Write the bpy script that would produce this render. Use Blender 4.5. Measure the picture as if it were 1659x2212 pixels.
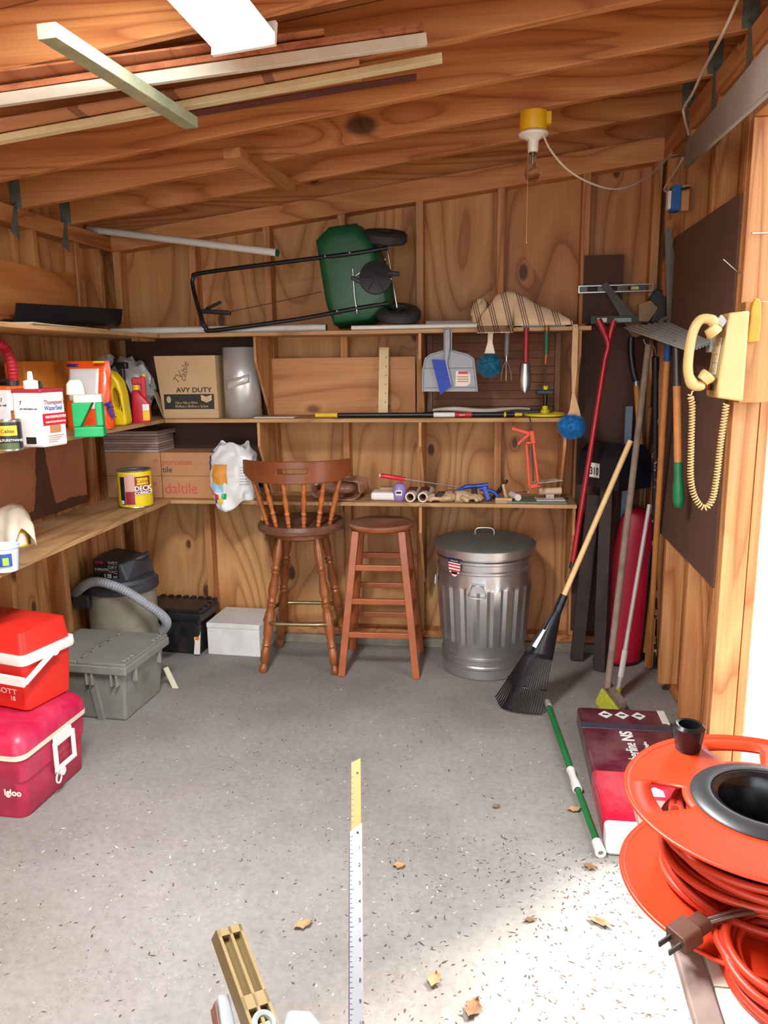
import bpy, bmesh, math, random
from mathutils import Vector, Matrix, noise
random.seed(7)
for o in list(bpy.data.objects): bpy.data.objects.remove(o)
S = bpy.context.scene
COL = S.collection
R = math.radians
# ------------------------------------------------------------------ camera
CAM = Vector((0.0, 0.0, 1.56)); FPX = 1661.0
PITCH, YAW, ROLL = R(11), R(8), R(-.75)
fw = Vector((-math.sin(YAW)*math.cos(PITCH), math.cos(YAW)*math.cos(PITCH), -math.sin(PITCH)))
rt0 = Vector((math.cos(YAW), math.sin(YAW), 0)); up0 = rt0.cross(fw)
rt = rt0*math.cos(ROLL) + up0*math.sin(ROLL); up = rt.cross(fw)
cam = bpy.data.cameras.new('camera'); camo = bpy.data.objects.new('camera', cam); COL.objects.link(camo)
camo.matrix_world = Matrix(((rt.x, up.x, -fw.x, CAM.x), (rt.y, up.y, -fw.y, CAM.y), (rt.z, up.z, -fw.z, CAM.z), (0, 0, 0, 1)))
cam.sensor_fit = 'VERTICAL'; cam.sensor_height = 36; cam.sensor_width = 27; cam.lens = FPX/2212*36
cam.clip_start = .02
S.camera = camo
# ------------------------------------------------------------------ world, sun, exposure
W = bpy.data.worlds.new('sky'); S.world = W; W.use_nodes = True
bg = W.node_tree.nodes['Background']; bg.inputs[0].default_value = (.86, .94, 1.0, 1); bg.inputs[1].default_value = 2.2
sun = bpy.data.lights.new('sun', 'SUN'); sun.energy = 11; sun.angle = R(15); sun.color = (1, .95, .88)
suno = bpy.data.objects.new('sun', sun); COL.objects.link(suno)
suno.rotation_euler = Vector((-1, -1.15, -1.9)).to_track_quat('-Z', 'Y').to_euler()
S.view_settings.view_transform = 'Standard'; S.view_settings.look = 'None'
S.view_settings.exposure = 1.15; S.view_settings.gamma = 1; S.view_settings.use_curve_mapping = False
try:
    S.cycles.max_bounces = 5; S.cycles.diffuse_bounces = 4; S.cycles.glossy_bounces = 3; S.cycles.transmission_bounces = 5; S.cycles.caustics_reflective = False; S.cycles.caustics_refractive = False
    S.cycles.sample_clamp_indirect = 6; S.cycles.use_light_tree = False
except Exception: pass
# ------------------------------------------------------------------ measuring: photo direction + a known plane -> a place in the room
def ray(px, py): return fw + rt*((px-829.5)/FPX) - up*((py-1106)/FPX)
def at(px, py, X=None, Y=None, Z=None):
    d = ray(px, py)
    t = (X-CAM.x)/d.x if X is not None else (Y-CAM.y)/d.y if Y is not None else (Z-CAM.z)/d.z
    return CAM + d*t
def atd(px, py, dist): return CAM + ray(px, py)*dist
def zr(x): return 2.23 + .1285*(x+2.0)          # underside of the rafters
def atr(px, py, dz=0):
    d = ray(px, py); t = (2.23+dz+.1285*2.0+.1285*CAM.x-CAM.z)/(d.z-.1285*d.x); return CAM + d*t
# ------------------------------------------------------------------ materials
def lin(c):
    f = lambda v: (v/255/12.92 if v/255 <= .04045 else ((v/255+.055)/1.055)**2.4)
    return (f(c[0]), f(c[1]), f(c[2]), 1)
MT = {}
def nt(name):
    m = bpy.data.materials.new(name); m.use_nodes = True; t = m.node_tree; return m, t, t.nodes['Principled BSDF']
def node(t, typ, **k):
    n = t.nodes.new(typ)
    for a, v in k.items(): setattr(n, a, v)
    return n
def ramp(t, fac, stops):
    r = node(t, 'ShaderNodeValToRGB'); e = r.color_ramp.elements
    while len(e) < len(stops): e.new(.5)
    for i, (p, c) in enumerate(stops): e[i].position = p; e[i].color = c if len(c) == 4 else lin(c)
    t.links.new(fac, r.inputs[0]); return r.outputs[0]
def mixc(t, fac, a, b, mode='MIX'):
    n = node(t, 'ShaderNodeMix', data_type='RGBA', blend_type=mode)
    for s, v in ((n.inputs[0], fac), (n.inputs[6], a), (n.inputs[7], b)):
        if hasattr(v, 'links') or hasattr(v, 'is_linked'): t.links.new(v, s)
        elif isinstance(v, (int, float)): s.default_value = v
        else: s.default_value = v if len(v) == 4 else lin(v)
    return n.outputs[2]
def math_(t, op, a, b=0, c=0):
    n = node(t, 'ShaderNodeMath', operation=op)
    for i, v in enumerate((a, b, c)):
        if hasattr(v, 'is_linked'): t.links.new(v, n.inputs[i])
        else: n.inputs[i].default_value = v
    return n.outputs[0]
def coords(t, scale=(1, 1, 1), rnd=True):
    tc = node(t, 'ShaderNodeTexCoord'); mp = node(t, 'ShaderNodeMapping'); mp.inputs['Scale'].default_value = scale
    v = tc.outputs['Object']
    if rnd:
        oi = node(t, 'ShaderNodeObjectInfo'); ad = node(t, 'ShaderNodeVectorMath', operation='MULTIPLY_ADD')
        ad.inputs[1].default_value = (7.3, 9.1, 5.7); t.links.new(oi.outputs['Random'], ad.inputs[0]); t.links.new(v, ad.inputs[2]); v = ad.outputs[0]
    t.links.new(v, mp.inputs[0]); return mp.outputs[0]
def noise_(t, vec, scale, detail=3, rough=.55, dist=0):
    n = node(t, 'ShaderNodeTexNoise'); n.inputs['Scale'].default_value = scale; n.inputs['Detail'].default_value = detail
    n.inputs['Roughness'].default_value = rough; n.inputs['Distortion'].default_value = dist; t.links.new(vec, n.inputs['Vector']); return n.outputs[0]
def M(name, c=None, rough=.5, metal=0, var=.12, vs=14, bump=0, bs=60, coat=0, trans=0, alpha=1, emit=0, dust=None, dusta=.35):
    if name in MT: return MT[name]
    m, t, b = nt(name); v = coords(t); n = noise_(t, v, vs, 4)
    lo = tuple(x*(1-var) for x in lin(c)[:3])+(1,); hi = tuple(min(1, x*(1+var)) for x in lin(c)[:3])+(1,)
    col = ramp(t, n, [(.3, lo), (.7, hi)])
    if dust:
        d = noise_(t, v, vs*.6, 5, .7); d = math_(t, 'MULTIPLY', math_(t, 'GREATER_THAN', d, 2) if False else ramp(t, d, [(.45, (0, 0, 0, 1)), (.62, (1, 1, 1, 1))]), dusta)
        col = mixc(t, d, col, dust)
    t.links.new(col, b.inputs['Base Color']); b.inputs['Roughness'].default_value = rough; b.inputs['Metallic'].default_value = metal
    b.inputs['Coat Weight'].default_value = coat; b.inputs['Transmission Weight'].default_value = trans; b.inputs['Alpha'].default_value = alpha
    if emit: b.inputs['Emission Color'].default_value = lin(c); b.inputs['Emission Strength'].default_value = emit
    if bump:
        bp = node(t, 'ShaderNodeBump'); bp.inputs['Strength'].default_value = bump; bp.inputs['Distance'].default_value = .01
        t.links.new(noise_(t, v, bs, 4), bp.inputs['Height']); t.links.new(bp.outputs[0], b.inputs['Normal'])
    MT[name] = m; return m
def WOOD(name, axis, light, mid, dark, rings=9, across=5.0, along=.55, knots=1.0, rough=.6, kscale=2.2, stain=0, fib=.35):
    if name in MT: return MT[name]
    m, t, b = nt(name); i = 'XYZ'.index(axis)
    sc = [across]*3; sc[i] = along; v = coords(t, tuple(sc)); vo = coords(t)
    n1 = noise_(t, v, 1.0, 1.5, .45, .3)
    sp_ = node(t, 'ShaderNodeSeparateXYZ'); t.links.new(vo, sp_.inputs[0]); oth = [k for k in range(3) if k != i]
    cb = node(t, 'ShaderNodeCombineXYZ'); t.links.new(math_(t, 'ADD', sp_.outputs[oth[0]], sp_.outputs[oth[1]]), cb.inputs[0]); t.links.new(math_(t, 'MULTIPLY', sp_.outputs[i], .55), cb.inputs[1])
    vo_ = node(t, 'ShaderNodeTexVoronoi', voronoi_dimensions='2D'); vo_.inputs['Scale'].default_value = kscale*1.25
    vo_.inputs['Randomness'].default_value = 1.0; t.links.new(cb.outputs[0], vo_.inputs['Vector'])
    vc = node(t, 'ShaderNodeSeparateColor'); t.links.new(vo_.outputs['Color'], vc.inputs[0])
    kd = math_(t, 'MULTIPLY_ADD', math_(t, 'LESS_THAN', vc.outputs[0], .45), 1.0, math_(t, 'DIVIDE', vo_.outputs['Distance'], math_(t, 'MULTIPLY_ADD', vc.outputs[1], .9, .55)))
    swirl = math_(t, 'POWER', 2.718, math_(t, 'MULTIPLY', math_(t, 'MULTIPLY', kd, kd), -60))
    ph = math_(t, 'MULTIPLY_ADD', n1, rings, math_(t, 'MULTIPLY', swirl, 1.2*knots))
    fr = math_(t, 'FRACT', ph)
    g = ramp(t, fr, [(0, mid), (.5, light), (.78, mid), (.94, tuple((a*.3+b*.7) for a, b in zip(mid, dark))), (1, mid)])
    fs = [150]*3; fs[i] = 3.5; fv = coords(t, tuple(fs)); f = noise_(t, fv, 1.0, 1)
    g = mixc(t, fib, g, ramp(t, f, [(.3, (.55, .5, .45, 1)), (.65, (1, 1, 1, 1))]), 'MULTIPLY')
    big = noise_(t, vo, 1.1, 1, .6); g = mixc(t, .55, g, ramp(t, big, [(.3, (.72, .66, .6, 1)), (.65, (1, 1, 1, 1))]), 'MULTIPLY')
    oi = node(t, 'ShaderNodeObjectInfo'); g = mixc(t, .6, g, ramp(t, oi.outputs['Random'], [(0, (.8, .76, .7, 1)), (1, (1, 1, 1, 1))]), 'MULTIPLY')
    if knots:
        kk = ramp(t, kd, [(.045, (1, 1, 1, 1)), (.075, (0, 0, 0, 1))]); g = mixc(t, math_(t, 'MULTIPLY', kk, .85*min(1, knots)), g, (58, 30, 14))
    if stain:
        s = noise_(t, vo, 2.6, 4, .6); s = ramp(t, s, [(.52, (0, 0, 0, 1)), (.68, (1, 1, 1, 1))]); g = mixc(t, math_(t, 'MULTIPLY', s, stain), g, (88, 64, 44))
    t.links.new(g, b.inputs['Base Color']); b.inputs['Roughness'].default_value = rough
    MT[name] = m; return m
# ------------------------------------------------------------------ mesh builder
def frame(o, z, x=None):
    z = Vector(z).normalized(); x = Vector(x) if x is not None else (Vector((1, 0, 0)) if abs(z.x) < .9 else Vector((0, 1, 0)))
    x = (x - z*x.dot(z)).normalized(); y = z.cross(x); o = Vector(o)
    return Matrix(((x.x, y.x, z.x, o.x), (x.y, y.y, z.y, o.y), (x.z, y.z, z.z, o.z), (0, 0, 0, 1)))
def face(o, x=(1, 0, 0), y=(0, 0, 1)):
    x = Vector(x).normalized(); y = Vector(y); y = (y-x*y.dot(x)).normalized(); return frame(o, x.cross(y), x)
def T(x=0, y=0, z=0, rz=0, rx=0, ry=0):
    return Matrix.Translation((x, y, z)) @ Matrix.Rotation(rz, 4, 'Z') @ Matrix.Rotation(ry, 4, 'Y') @ Matrix.Rotation(rx, 4, 'X')
def rrect(w, h, r, n=5):
    pts = []
    for cx, cy, a0 in ((w/2-r, h/2-r, 0), (-w/2+r, h/2-r, 90), (-w/2+r, -h/2+r, 180), (w/2-r, -h/2+r, 270)):
        for k in range(n+1):
            a = R(a0+90*k/n); pts.append((cx+r*math.cos(a), cy+r*math.sin(a)))
    return pts
def spline(pts, n=8):
    pts = [Vector(p) for p in pts]; out = []
    for i in range(len(pts)-1):
        p0 = pts[max(i-1, 0)]; p1 = pts[i]; p2 = pts[i+1]; p3 = pts[min(i+2, len(pts)-1)]
        for k in range(n):
            t = k/n; out.append(.5*((2*p1)+(p2-p0)*t+(2*p0-5*p1+4*p2-p3)*t*t+(3*p1-p0-3*p2+p3)*t**3))
    out.append(pts[-1]); return out
class MB:
    def __init__(s): s.v = []; s.f = []
    def add(s, vs, fs, m=None):
        k = len(s.v); s.v += [(m @ Vector(v)) if m is not None else Vector(v) for v in vs]; s.f += [tuple(i+k for i in f) for f in fs]; return s
    def box(s, x0, x1, y0, y1, z0, z1, m=None):
        return s.add([(x, y, z) for z in (z0, z1) for y in (y0, y1) for x in (x0, x1)], [(0, 2, 3, 1), (4, 5, 7, 6), (0, 1, 5, 4), (2, 6, 7, 3), (0, 4, 6, 2), (1, 3, 7, 5)], m)
    def bar(s, p0, p1, w, h, hint=None):
        p0 = Vector(p0); p1 = Vector(p1); return s.box(-w/2, w/2, -h/2, h/2, 0, (p1-p0).length, frame(p0, p1-p0, hint))
    def cyl(s, p0, p1, r0, r1=None, n=16, m=None):
        p0 = Vector(p0); p1 = Vector(p1); r1 = r0 if r1 is None else r1; f = frame(p0, p1-p0); L = (p1-p0).length
        return s.lathe([(0, 0), (r0, 0), (r1, L), (0, L)], n, (m @ f) if m is not None else f)
    def lathe(s, prof, n=24, m=None, a0=0, a1=2*math.pi, closed=True):
        vs = []; fs = []; rows = []
        full = abs(a1-a0-2*math.pi) < 1e-6; cnt = n if full else n+1
        for r, z in prof:
            if r < 1e-6: rows.append([len(vs)]); vs.append((0, 0, z))
            else:
                rows.append(list(range(len(vs), len(vs)+cnt)))
                vs += [(r*math.cos(a0+(a1-a0)*k/n), r*math.sin(a0+(a1-a0)*k/n), z) for k in range(cnt)]
        for a, b in zip(rows, rows[1:]):
            for k in range(n):
                k2 = (k+1) % cnt if full else k+1
                q = [a[k] if len(a) > 1 else a[0], a[k2] if len(a) > 1 else a[0], b[k2] if len(b) > 1 else b[0], b[k] if len(b) > 1 else b[0]]
                q = list(dict.fromkeys(q))
                if len(q) > 2: fs.append(tuple(q))
        return s.add(vs, fs, m)
    def tube(s, pts, r, n=8, closed=False, caps=True, m=None):
        pts = [Vector(p) for p in pts]; N = len(pts); vs = []; fs = []; ref = None
        for i, p in enumerate(pts):
            d = (pts[(i+1) % N]-pts[i-1]) if closed else (pts[min(i+1, N-1)]-pts[max(i-1, 0)]); d.normalize()
            if ref is None: ref = Vector((0, 0, 1)) if abs(d.z) < .9 else Vector((1, 0, 0))
            u = (ref-d*ref.dot(d)).normalized(); ref = u; w = d.cross(u); rr = r[i] if isinstance(r, (list, tuple)) else r
            vs += [p+(u*math.cos(2*math.pi*k/n)+w*math.sin(2*math.pi*k/n))*rr for k in range(n)]
        for i in range(N if closed else N-1):
            j = (i+1) % N
            for k in range(n): fs.append((i*n+k, i*n+(k+1) % n, j*n+(k+1) % n, j*n+k))
        if caps and not closed: fs.append(tuple(range(n-1, -1, -1))); fs.append(tuple((N-1)*n+k for k in range(n)))
        return s.add(vs, fs, m)
    def prism(s, poly, d0, d1, m=None):
        n = len(poly); vs = [(p[0], p[1], d0) for p in poly]+[(p[0], p[1], d1) for p in poly]
        fs = [tuple(range(n-1, -1, -1)), tuple(range(n, 2*n))]+[(k, (k+1) % n, n+(k+1) % n, n+k) for k in range(n)]
        return s.add(vs, fs, m)
    def grid(s, fn, nu, nv, cu=False, cv=False, m=None):
        U = nu if cu else nu+1; V = nv if cv else nv+1
        vs = [fn(i/nu, j/nv) for j in range(V) for i in range(U)]; fs = []
        for j in range(nv):
            for i in range(nu):
                a = (i+1) % U; b = (j+1) % V; fs.append((j*U+i, j*U+a, b*U+a, b*U+i))
        return s.add(vs, fs, m)
    def ball(s, c, r, n=16, m=None, fn=None):
        r = (r, r, r) if not isinstance(r, (tuple, list)) else r
        def f(u, v):
            a = 2*math.pi*u; b = math.pi*(v-.5); d = Vector((math.cos(b)*math.cos(a), math.cos(b)*math.sin(a), math.sin(b)))
            k = fn(d) if fn else 1; return (c[0]+d.x*r[0]*k, c[1]+d.y*r[1]*k, c[2]+d.z*r[2]*k)
        return s.grid(f, n, max(6, n//2), cu=True, m=m)
    def loft(s, rings, caps=True, m=None):
        n = len(rings[0]); vs = [p for r in rings for p in r]; fs = []
        for j in range(len(rings)-1):
            for k in range(n): fs.append((j*n+k, j*n+(k+1) % n, (j+1)*n+(k+1) % n, (j+1)*n+k))
        if caps: fs.append(tuple(range(n-1, -1, -1))); fs.append(tuple((len(rings)-1)*n+k for k in range(n)))
        return s.add(vs, fs, m)
    def obj(s, name, mat, parent=None, smooth=35, bevel=0, solid=0, m=None, sub=0, label=None, bseg=2):
        me = bpy.data.meshes.new(name); me.from_pydata([tuple(v) for v in s.v], [], s.f); me.validate()
        bm = bmesh.new(); bm.from_mesh(me); bmesh.ops.remove_doubles(bm, verts=bm.verts, dist=1e-6); bmesh.ops.recalc_face_normals(bm, faces=bm.faces); bm.to_mesh(me); bm.free()
        if smooth:
            me.polygons.foreach_set('use_smooth', [True]*len(me.polygons)); me.set_sharp_from_angle(angle=R(smooth))
        me.materials.append(mat if not isinstance(mat, str) else MT[mat])
        o = bpy.data.objects.new(name, me); COL.objects.link(o)
        if parent is not None: o.parent = parent
        if m is not None:
            if parent is None: o.matrix_world = m
            else: o.matrix_local = m
        if bevel:
            b = o.modifiers.new('bevel', 'BEVEL'); b.width = bevel; b.segments = bseg; b.limit_method = 'ANGLE'; b.angle_limit = R(40)
        if solid:
            b = o.modifiers.new('solid', 'SOLIDIFY'); b.thickness = solid; b.offset = 0
        if sub:
            b = o.modifiers.new('sub', 'SUBSURF'); b.levels = sub; b.render_levels = sub
        if label: o['label'] = label
        return o
def tag(o, label, cat, group=None):
    o['label'] = label; o['category'] = cat
    if group: o['group'] = group
    return o
def thing(name, label, cat, m=None, group=None):
    o = bpy.data.objects.new(name, None); COL.objects.link(o); o.empty_display_size = .05
    if m is not None: o.matrix_world = m if isinstance(m, Matrix) else Matrix.Translation(m)
    return tag(o, label, cat, group)
def struct(o): o['kind'] = 'structure'; return o
def dup(root, m=None, label=None):
    r = root.copy(); COL.objects.link(r)
    if m is not None: r.matrix_world = m
    if label: r['label'] = label
    for ch in list(root.children):
        c = ch.copy(); COL.objects.link(c); c.parent = r
        for g in list(ch.children):
            d = g.copy(); COL.objects.link(d); d.parent = c
    return r
def txt(s, m, size, mat, parent, name='lettering', ax='LEFT', ext=.0004, shear=0, spacing=1, sx=1, bold=0):
    c = bpy.data.curves.new(name, 'FONT'); c.body = s; c.size = size; c.align_x = ax; c.extrude = ext; c.shear = shear; c.space_character = spacing; c.offset = bold; c.resolution_u = 3
    t = bpy.data.objects.new('tmp', c); COL.objects.link(t); dg = bpy.context.evaluated_depsgraph_get()
    me = bpy.data.meshes.new_from_object(t.evaluated_get(dg)); bpy.data.objects.remove(t)
    me.materials.clear(); me.materials.append(mat); o = bpy.data.objects.new(name, me); COL.objects.link(o); o.parent = parent; o.matrix_local = m @ Matrix.Diagonal((sx, 1, 1, 1)); me.name = name
    return o
# ================================================================== materials of the shed
rafw = WOOD('rafter_pine', 'X', (226, 160, 102), (208, 136, 80), (160, 92, 48), rings=10, across=5.5, along=.5, knots=1, kscale=1.7)
studw = WOOD('stud_pine', 'Z', (216, 160, 104), (200, 136, 82), (158, 96, 52), rings=8, across=7, along=.45, knots=1, kscale=1.6)
studl = WOOD('plate_pine', 'Y', (212, 152, 96), (194, 126, 74), (150, 88, 46), rings=8, across=7, along=.45, knots=1, kscale=1.8)
plyb = WOOD('plywood', 'Z', (224, 172, 112), (208, 150, 92), (160, 104, 56), rings=13, across=2.6, along=.55, knots=1, kscale=2.6, fib=.25)
plyr = WOOD('plywood_warm', 'Z', (212, 152, 94), (194, 130, 76), (142, 88, 46), rings=12, across=2.6, along=.5, knots=1, kscale=2.4, fib=.25)
shelfx = WOOD('shelf_ply_x', 'X', (206, 166, 118), (188, 146, 98), (150, 110, 68), rings=8, across=4, along=.6, knots=.5, stain=.5)
shelfy = WOOD('shelf_ply_y', 'Y', (206, 166, 118), (190, 148, 100), (152, 112, 70), rings=8, across=4, along=.6, knots=.5, stain=.55)
M('hardboard', (92, 64, 50), .75, var=.1, vs=8, bump=.2, bs=300)
M('hardboard_dark', (78, 50, 38), .75, var=.14, vs=5)
M('galv', (120, 128, 122), .55, .55, var=.25, vs=30)
def concrete():
    m, t, b = nt('concrete'); v = coords(t, rnd=False)
    a = noise_(t, v, 1.3, 5, .62); base = ramp(t, a, [(.3, (128, 123, 117)), (.7, (158, 154, 149))])
    st = ramp(t, noise_(t, v, .9, 4, .6, .4), [(.55, (0, 0, 0, 1)), (.72, (1, 1, 1, 1))]); base = mixc(t, math_(t, 'MULTIPLY', st, .35), base, (112, 100, 84))
    fine = noise_(t, v, 42, 4, .7); base = mixc(t, .55, base, ramp(t, fine, [(.3, (.6, .59, .57, 1)), (.62, (1, 1, 1, 1))]), 'MULTIPLY')
    vo = node(t, 'ShaderNodeTexVoronoi'); vo.inputs['Scale'].default_value = 85; t.links.new(v, vo.inputs['Vector'])
    pit = math_(t, 'MULTIPLY', ramp(t, vo.outputs['Distance'], [(.14, (1, 1, 1, 1)), (.22, (0, 0, 0, 1))]), ramp(t, noise_(t, v, 6, 3), [(.5, (0, 0, 0, 1)), (.6, (1, 1, 1, 1))]))
    base = mixc(t, math_(t, 'MULTIPLY', pit, .55), base, (84, 78, 70))
    vo2 = node(t, 'ShaderNodeTexVoronoi'); vo2.inputs['Scale'].default_value = 60; mp = coords(t, (1, 1.6, 1), False); t.links.new(mp, vo2.inputs['Vector'])
    wf = math_(t, 'MULTIPLY', ramp(t, vo2.outputs['Distance'], [(.09, (1, 1, 1, 1)), (.14, (0, 0, 0, 1))]), ramp(t, noise_(t, v, 9, 3), [(.5, (0, 0, 0, 1)), (.62, (1, 1, 1, 1))]))
    base = mixc(t, math_(t, 'MULTIPLY', wf, .8), base, (214, 208, 198))
    t.links.new(base, b.inputs['Base Color']); b.inputs['Roughness'].default_value = .8
    bp = node(t, 'ShaderNodeBump'); bp.inputs['Strength'].default_value = .35; bp.inputs['Distance'].default_value = .004
    t.links.new(fine, bp.inputs['Height']); t.links.new(bp.outputs[0], b.inputs['Normal']); MT['concrete'] = m
concrete()
M('kerb_concrete', (132, 124, 108), .9, var=.25, vs=10, bump=.5)
M('ground_gravel', (112, 106, 94), .95, var=.2, vs=20, bump=.4)
YS, YW = 4.08, 4.17            # back wall: stud faces, sheathing
XL, XLW = -2.03, -2.12         # left wall
XR, XRW = .80, .89             # right wall
JY = 2.77                      # far jamb of the side opening
NJ = 1.75                      # near jamb
# floor and ground
struct(MB().box(-2.3, .95, -2.2, 4.3, -.12, 0).obj('floor', 'concrete', smooth=0))
struct(MB().box(.95, 9, -9, 9, -.14, -.03).box(-9, .95, -9, -2.2, -.14, -.03).obj('ground', 'ground_gravel', smooth=0))
# back wall
wb = MB().box(XLW, XRW+.015, YW, YW+.013, 0, 2.75).obj('wall_back', plyb, smooth=0); struct(wb)
for a, b in ((XLW+.001, -1.585), (-1.583, -1.175), (-1.173, -.775), (-.773, -.372), (-.370, .036), (.038, .445), (.447, XRW)):
    MB().box(a, b, YW-.004, YW-.0005, .05, 2.72).obj('plywood_panel', plyb if a < .0 else plyr, wb, smooth=0)
for x in (-2.03, -1.605, -1.195, -.795, -.392, .016, .428, .762):
    zt = 2.19+.119*(x+2.0)
    MB().box(x, x+.038, YS, YW-.004, .09, zt).obj('stud', studw, wb, smooth=0, bevel=.003)
MB().box(XL, XR, YS, YW-.004, .05, .088).obj('bottom_plate', studl, wb, smooth=0, bevel=.002)
MB().add([(XL, YS-.012, 2.158), (XR, YS-.012, 2.49), (XR, YS-.012, 2.60), (XL, YS-.012, 2.25), (XL, YW-.005, 2.158), (XR, YW-.005, 2.49), (XR, YW-.005, 2.60), (XL, YW-.005, 2.25)],
         [(0, 1, 2, 3), (5, 4, 7, 6), (0, 4, 5, 1), (3, 2, 6, 7), (0, 3, 7, 4), (1, 5, 6, 2)]).obj('top_plate', rafw, wb, smooth=0, bevel=.003)
MB().box(XL, XR, YS-.03, YW, 0, .05).obj('concrete_kerb', 'kerb_concrete', wb, smooth=0, bevel=.004)
# dark hardboard sheets fixed to the back wall: in the left corner and behind the long tools
MB().box(-1.99, -1.2, YS-.007, YS-.001, 1.32, 1.72).obj('hardboard_panel', 'hardboard_dark', wb, smooth=0)
MB().box(-1.99, -1.2, YS-.007, YS-.001, .89, 1.29).obj('hardboard_panel', 'hardboard_dark', wb, smooth=0)
MB().box(.44, .775, YS-.008, YS-.001, .12, 1.72).obj('hardboard_panel', 'hardboard_dark', wb, smooth=0)
p = at(1252, 552, Y=4.07); q = at(1345, 640, Y=4.07)
MB().box(.445, q.x, YS-.008, YS-.001, 1.74, p.z).obj('hardboard_panel', 'hardboard_dark', wb, smooth=0)
# left wall
wl = MB().box(XLW-.013, XLW, -1.4, YW+.013, 0, 2.40).obj('wall_left', plyb, smooth=0); struct(wl)
for y0, y1 in ((.4, 1.6), (1.602, 2.3), (2.302, 2.80), (2.802, 3.3), (3.302, 3.72), (3.722, YW-.006)):
    MB().box(XLW+.0005, XLW+.004, y0, y1, .05, 2.38).obj('plywood_panel', plyb, wl, smooth=0)
for y in (.9, 1.3, 1.7, 2.12, 2.52, 2.93, 3.34, 3.70, 3.93):
    MB().box(XLW+.004, XL, y, y+.038, .05, 2.16).obj('stud', studw, wl, smooth=0, bevel=.003)
MB().box(XLW+.004, XL+.003, -1.4, YS-.013, 2.16, 2.235).obj('top_plate', studl, wl, smooth=0, bevel=.003)
MB().box(XLW+.004, XL+.002, -1.4, YS-.031, 0, .05).obj('bottom_plate', studl, wl, smooth=0, bevel=.003)
# reddish hardboard behind the left shelves, with a dark water stain
def redboard():
    m, t, b = nt('red_hardboard'); v = coords(t, rnd=False)
    c = ramp(t, noise_(t, v, 3, 4, .6), [(.3, (150, 92, 60)), (.7, (182, 120, 82))])
    sx = node(t, 'ShaderNodeSeparateXYZ'); t.links.new(v, sx.inputs[0])
    w = noise_(t, v, 9, 4, .6)
    # stain: a tapering run down to a spread along the shelf
    dy = math_(t, 'ABSOLUTE', math_(t, 'SUBTRACT', sx.outputs[1], math_(t, 'MULTIPLY_ADD', w, .05, 3.20)))
    hgt = math_(t, 'SUBTRACT', 1.29, sx.outputs[2])
    wid = math_(t, 'MULTIPLY_ADD', math_(t, 'POWER', math_(t, 'MAXIMUM', hgt, .001), 2.0), .45, .03)
    run = math_(t, 'LESS_THAN', dy, wid)
    low = math_(t, 'MULTIPLY', math_(t, 'LESS_THAN', sx.outputs[2], math_(t, 'MULTIPLY_ADD', w, .06, .90)), math_(t, 'GREATER_THAN', sx.outputs[1], 2.95))
    f = math_(t, 'MAXIMUM', run, low)
    c = mixc(t, math_(t, 'MULTIPLY', f, .86), c, (60, 34, 24)); t.links.new(c, b.inputs['Base Color']); b.inputs['Roughness'].default_value = .7; MT['red_hardboard'] = m
redboard()
MB().box(XL+.001, XL+.007, 1.9, 3.60, .885, 1.285).obj('hardboard_panel', 'red_hardboard', wl, smooth=0)
p0 = at(0, 555, X=XL+.01); p1 = at(156, 585, X=XL+.01)
MB().box(XL+.001, XL+.009, 1.9, p1.y, 1.74, p0.z-.01).obj('plywood_panel', WOOD('ply_orange', 'Y', (206, 136, 76), (190, 116, 60), (150, 84, 40), rings=5, across=3, knots=.6), wl, smooth=0)
# right wall: far part, header, near part with the side opening between
wr = MB().box(XRW, XRW+.013, JY, YW+.013, 0, 2.75).obj('wall_right', plyr, smooth=0); struct(wr)
MB().box(XRW-.004, XRW-.0005, JY+.04, YW-.006, .05, 2.5).obj('plywood_panel', WOOD('plywood_pale', 'Z', (206, 156, 100), (186, 132, 80), (140, 92, 50), rings=12, across=3, along=.5, knots=.4, kscale=2.2), wr, smooth=0)
for y in (2.77, 3.15, 3.56, 3.96):
    MB().box(XR, XRW-.004, y, y+.038, .05, 2.49).obj('stud', studw, wr, smooth=0, bevel=.003)
MB().box(XRW-.03, XRW-.004, JY+.04, YS-.035, 0, .05).obj('bottom_plate', studl, wr, smooth=0, bevel=.003)
MB().box(XR-.003, XRW-.001, -1.4, YS-.013, 2.49, 2.588).obj('top_plate', studl, wr, smooth=0, bevel=.003)
MB().box(XRW-.0005, XRW+.03, 2.735, 2.769, 0, 2.49).obj('jamb_trim', studw, wr, smooth=0, bevel=.003)
MB().box(XR+.002, XRW-.004, 2.731, 2.769, 0, 2.30).obj('jamb_stud', studw, wr, smooth=0, bevel=.003)
MB().box(XRW, XRW+.013, NJ, JY, 2.30, 2.75).obj('header_panel', plyr, wr, smooth=0)
MB().box(XR, XRW-.002, NJ, 2.73, 2.30, 2.488).obj('header', studl, wr, smooth=0, bevel=.003)
MB().box(XRW, XRW+.013, -1.4, NJ, 0, 2.75).obj('near_panel', plyr, wr, smooth=0)
for y in (NJ-.04, 1.35, 1.0, .6, .2, -.2, -.6, -1.0):
    MB().box(XR, XRW-.002, y, y+.038, 0, 2.488).obj('stud', studw, wr, smooth=0, bevel=.003)
# large brown hardboard sheet on the stud faces
MB().box(XR-.0075, XR-.001, 2.784, 3.70, .757, 2.087).obj('hardboard_panel', 'hardboard', wr, smooth=0, bevel=.001)
# white painted door swung open outside the opening
M('white_paint', (236, 234, 228), .5, var=.04); M('weathered_edge', (190, 180, 158), .8, var=.3, vs=30)
p = at(1623, 1300, Y=2.86)
struct(MB().box(-.014, .014, 0, .04, -.03, 2.3, T(p.x, 2.86, 0)).obj('trim_1', 'weathered_edge', smooth=0, bevel=.003))
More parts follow.
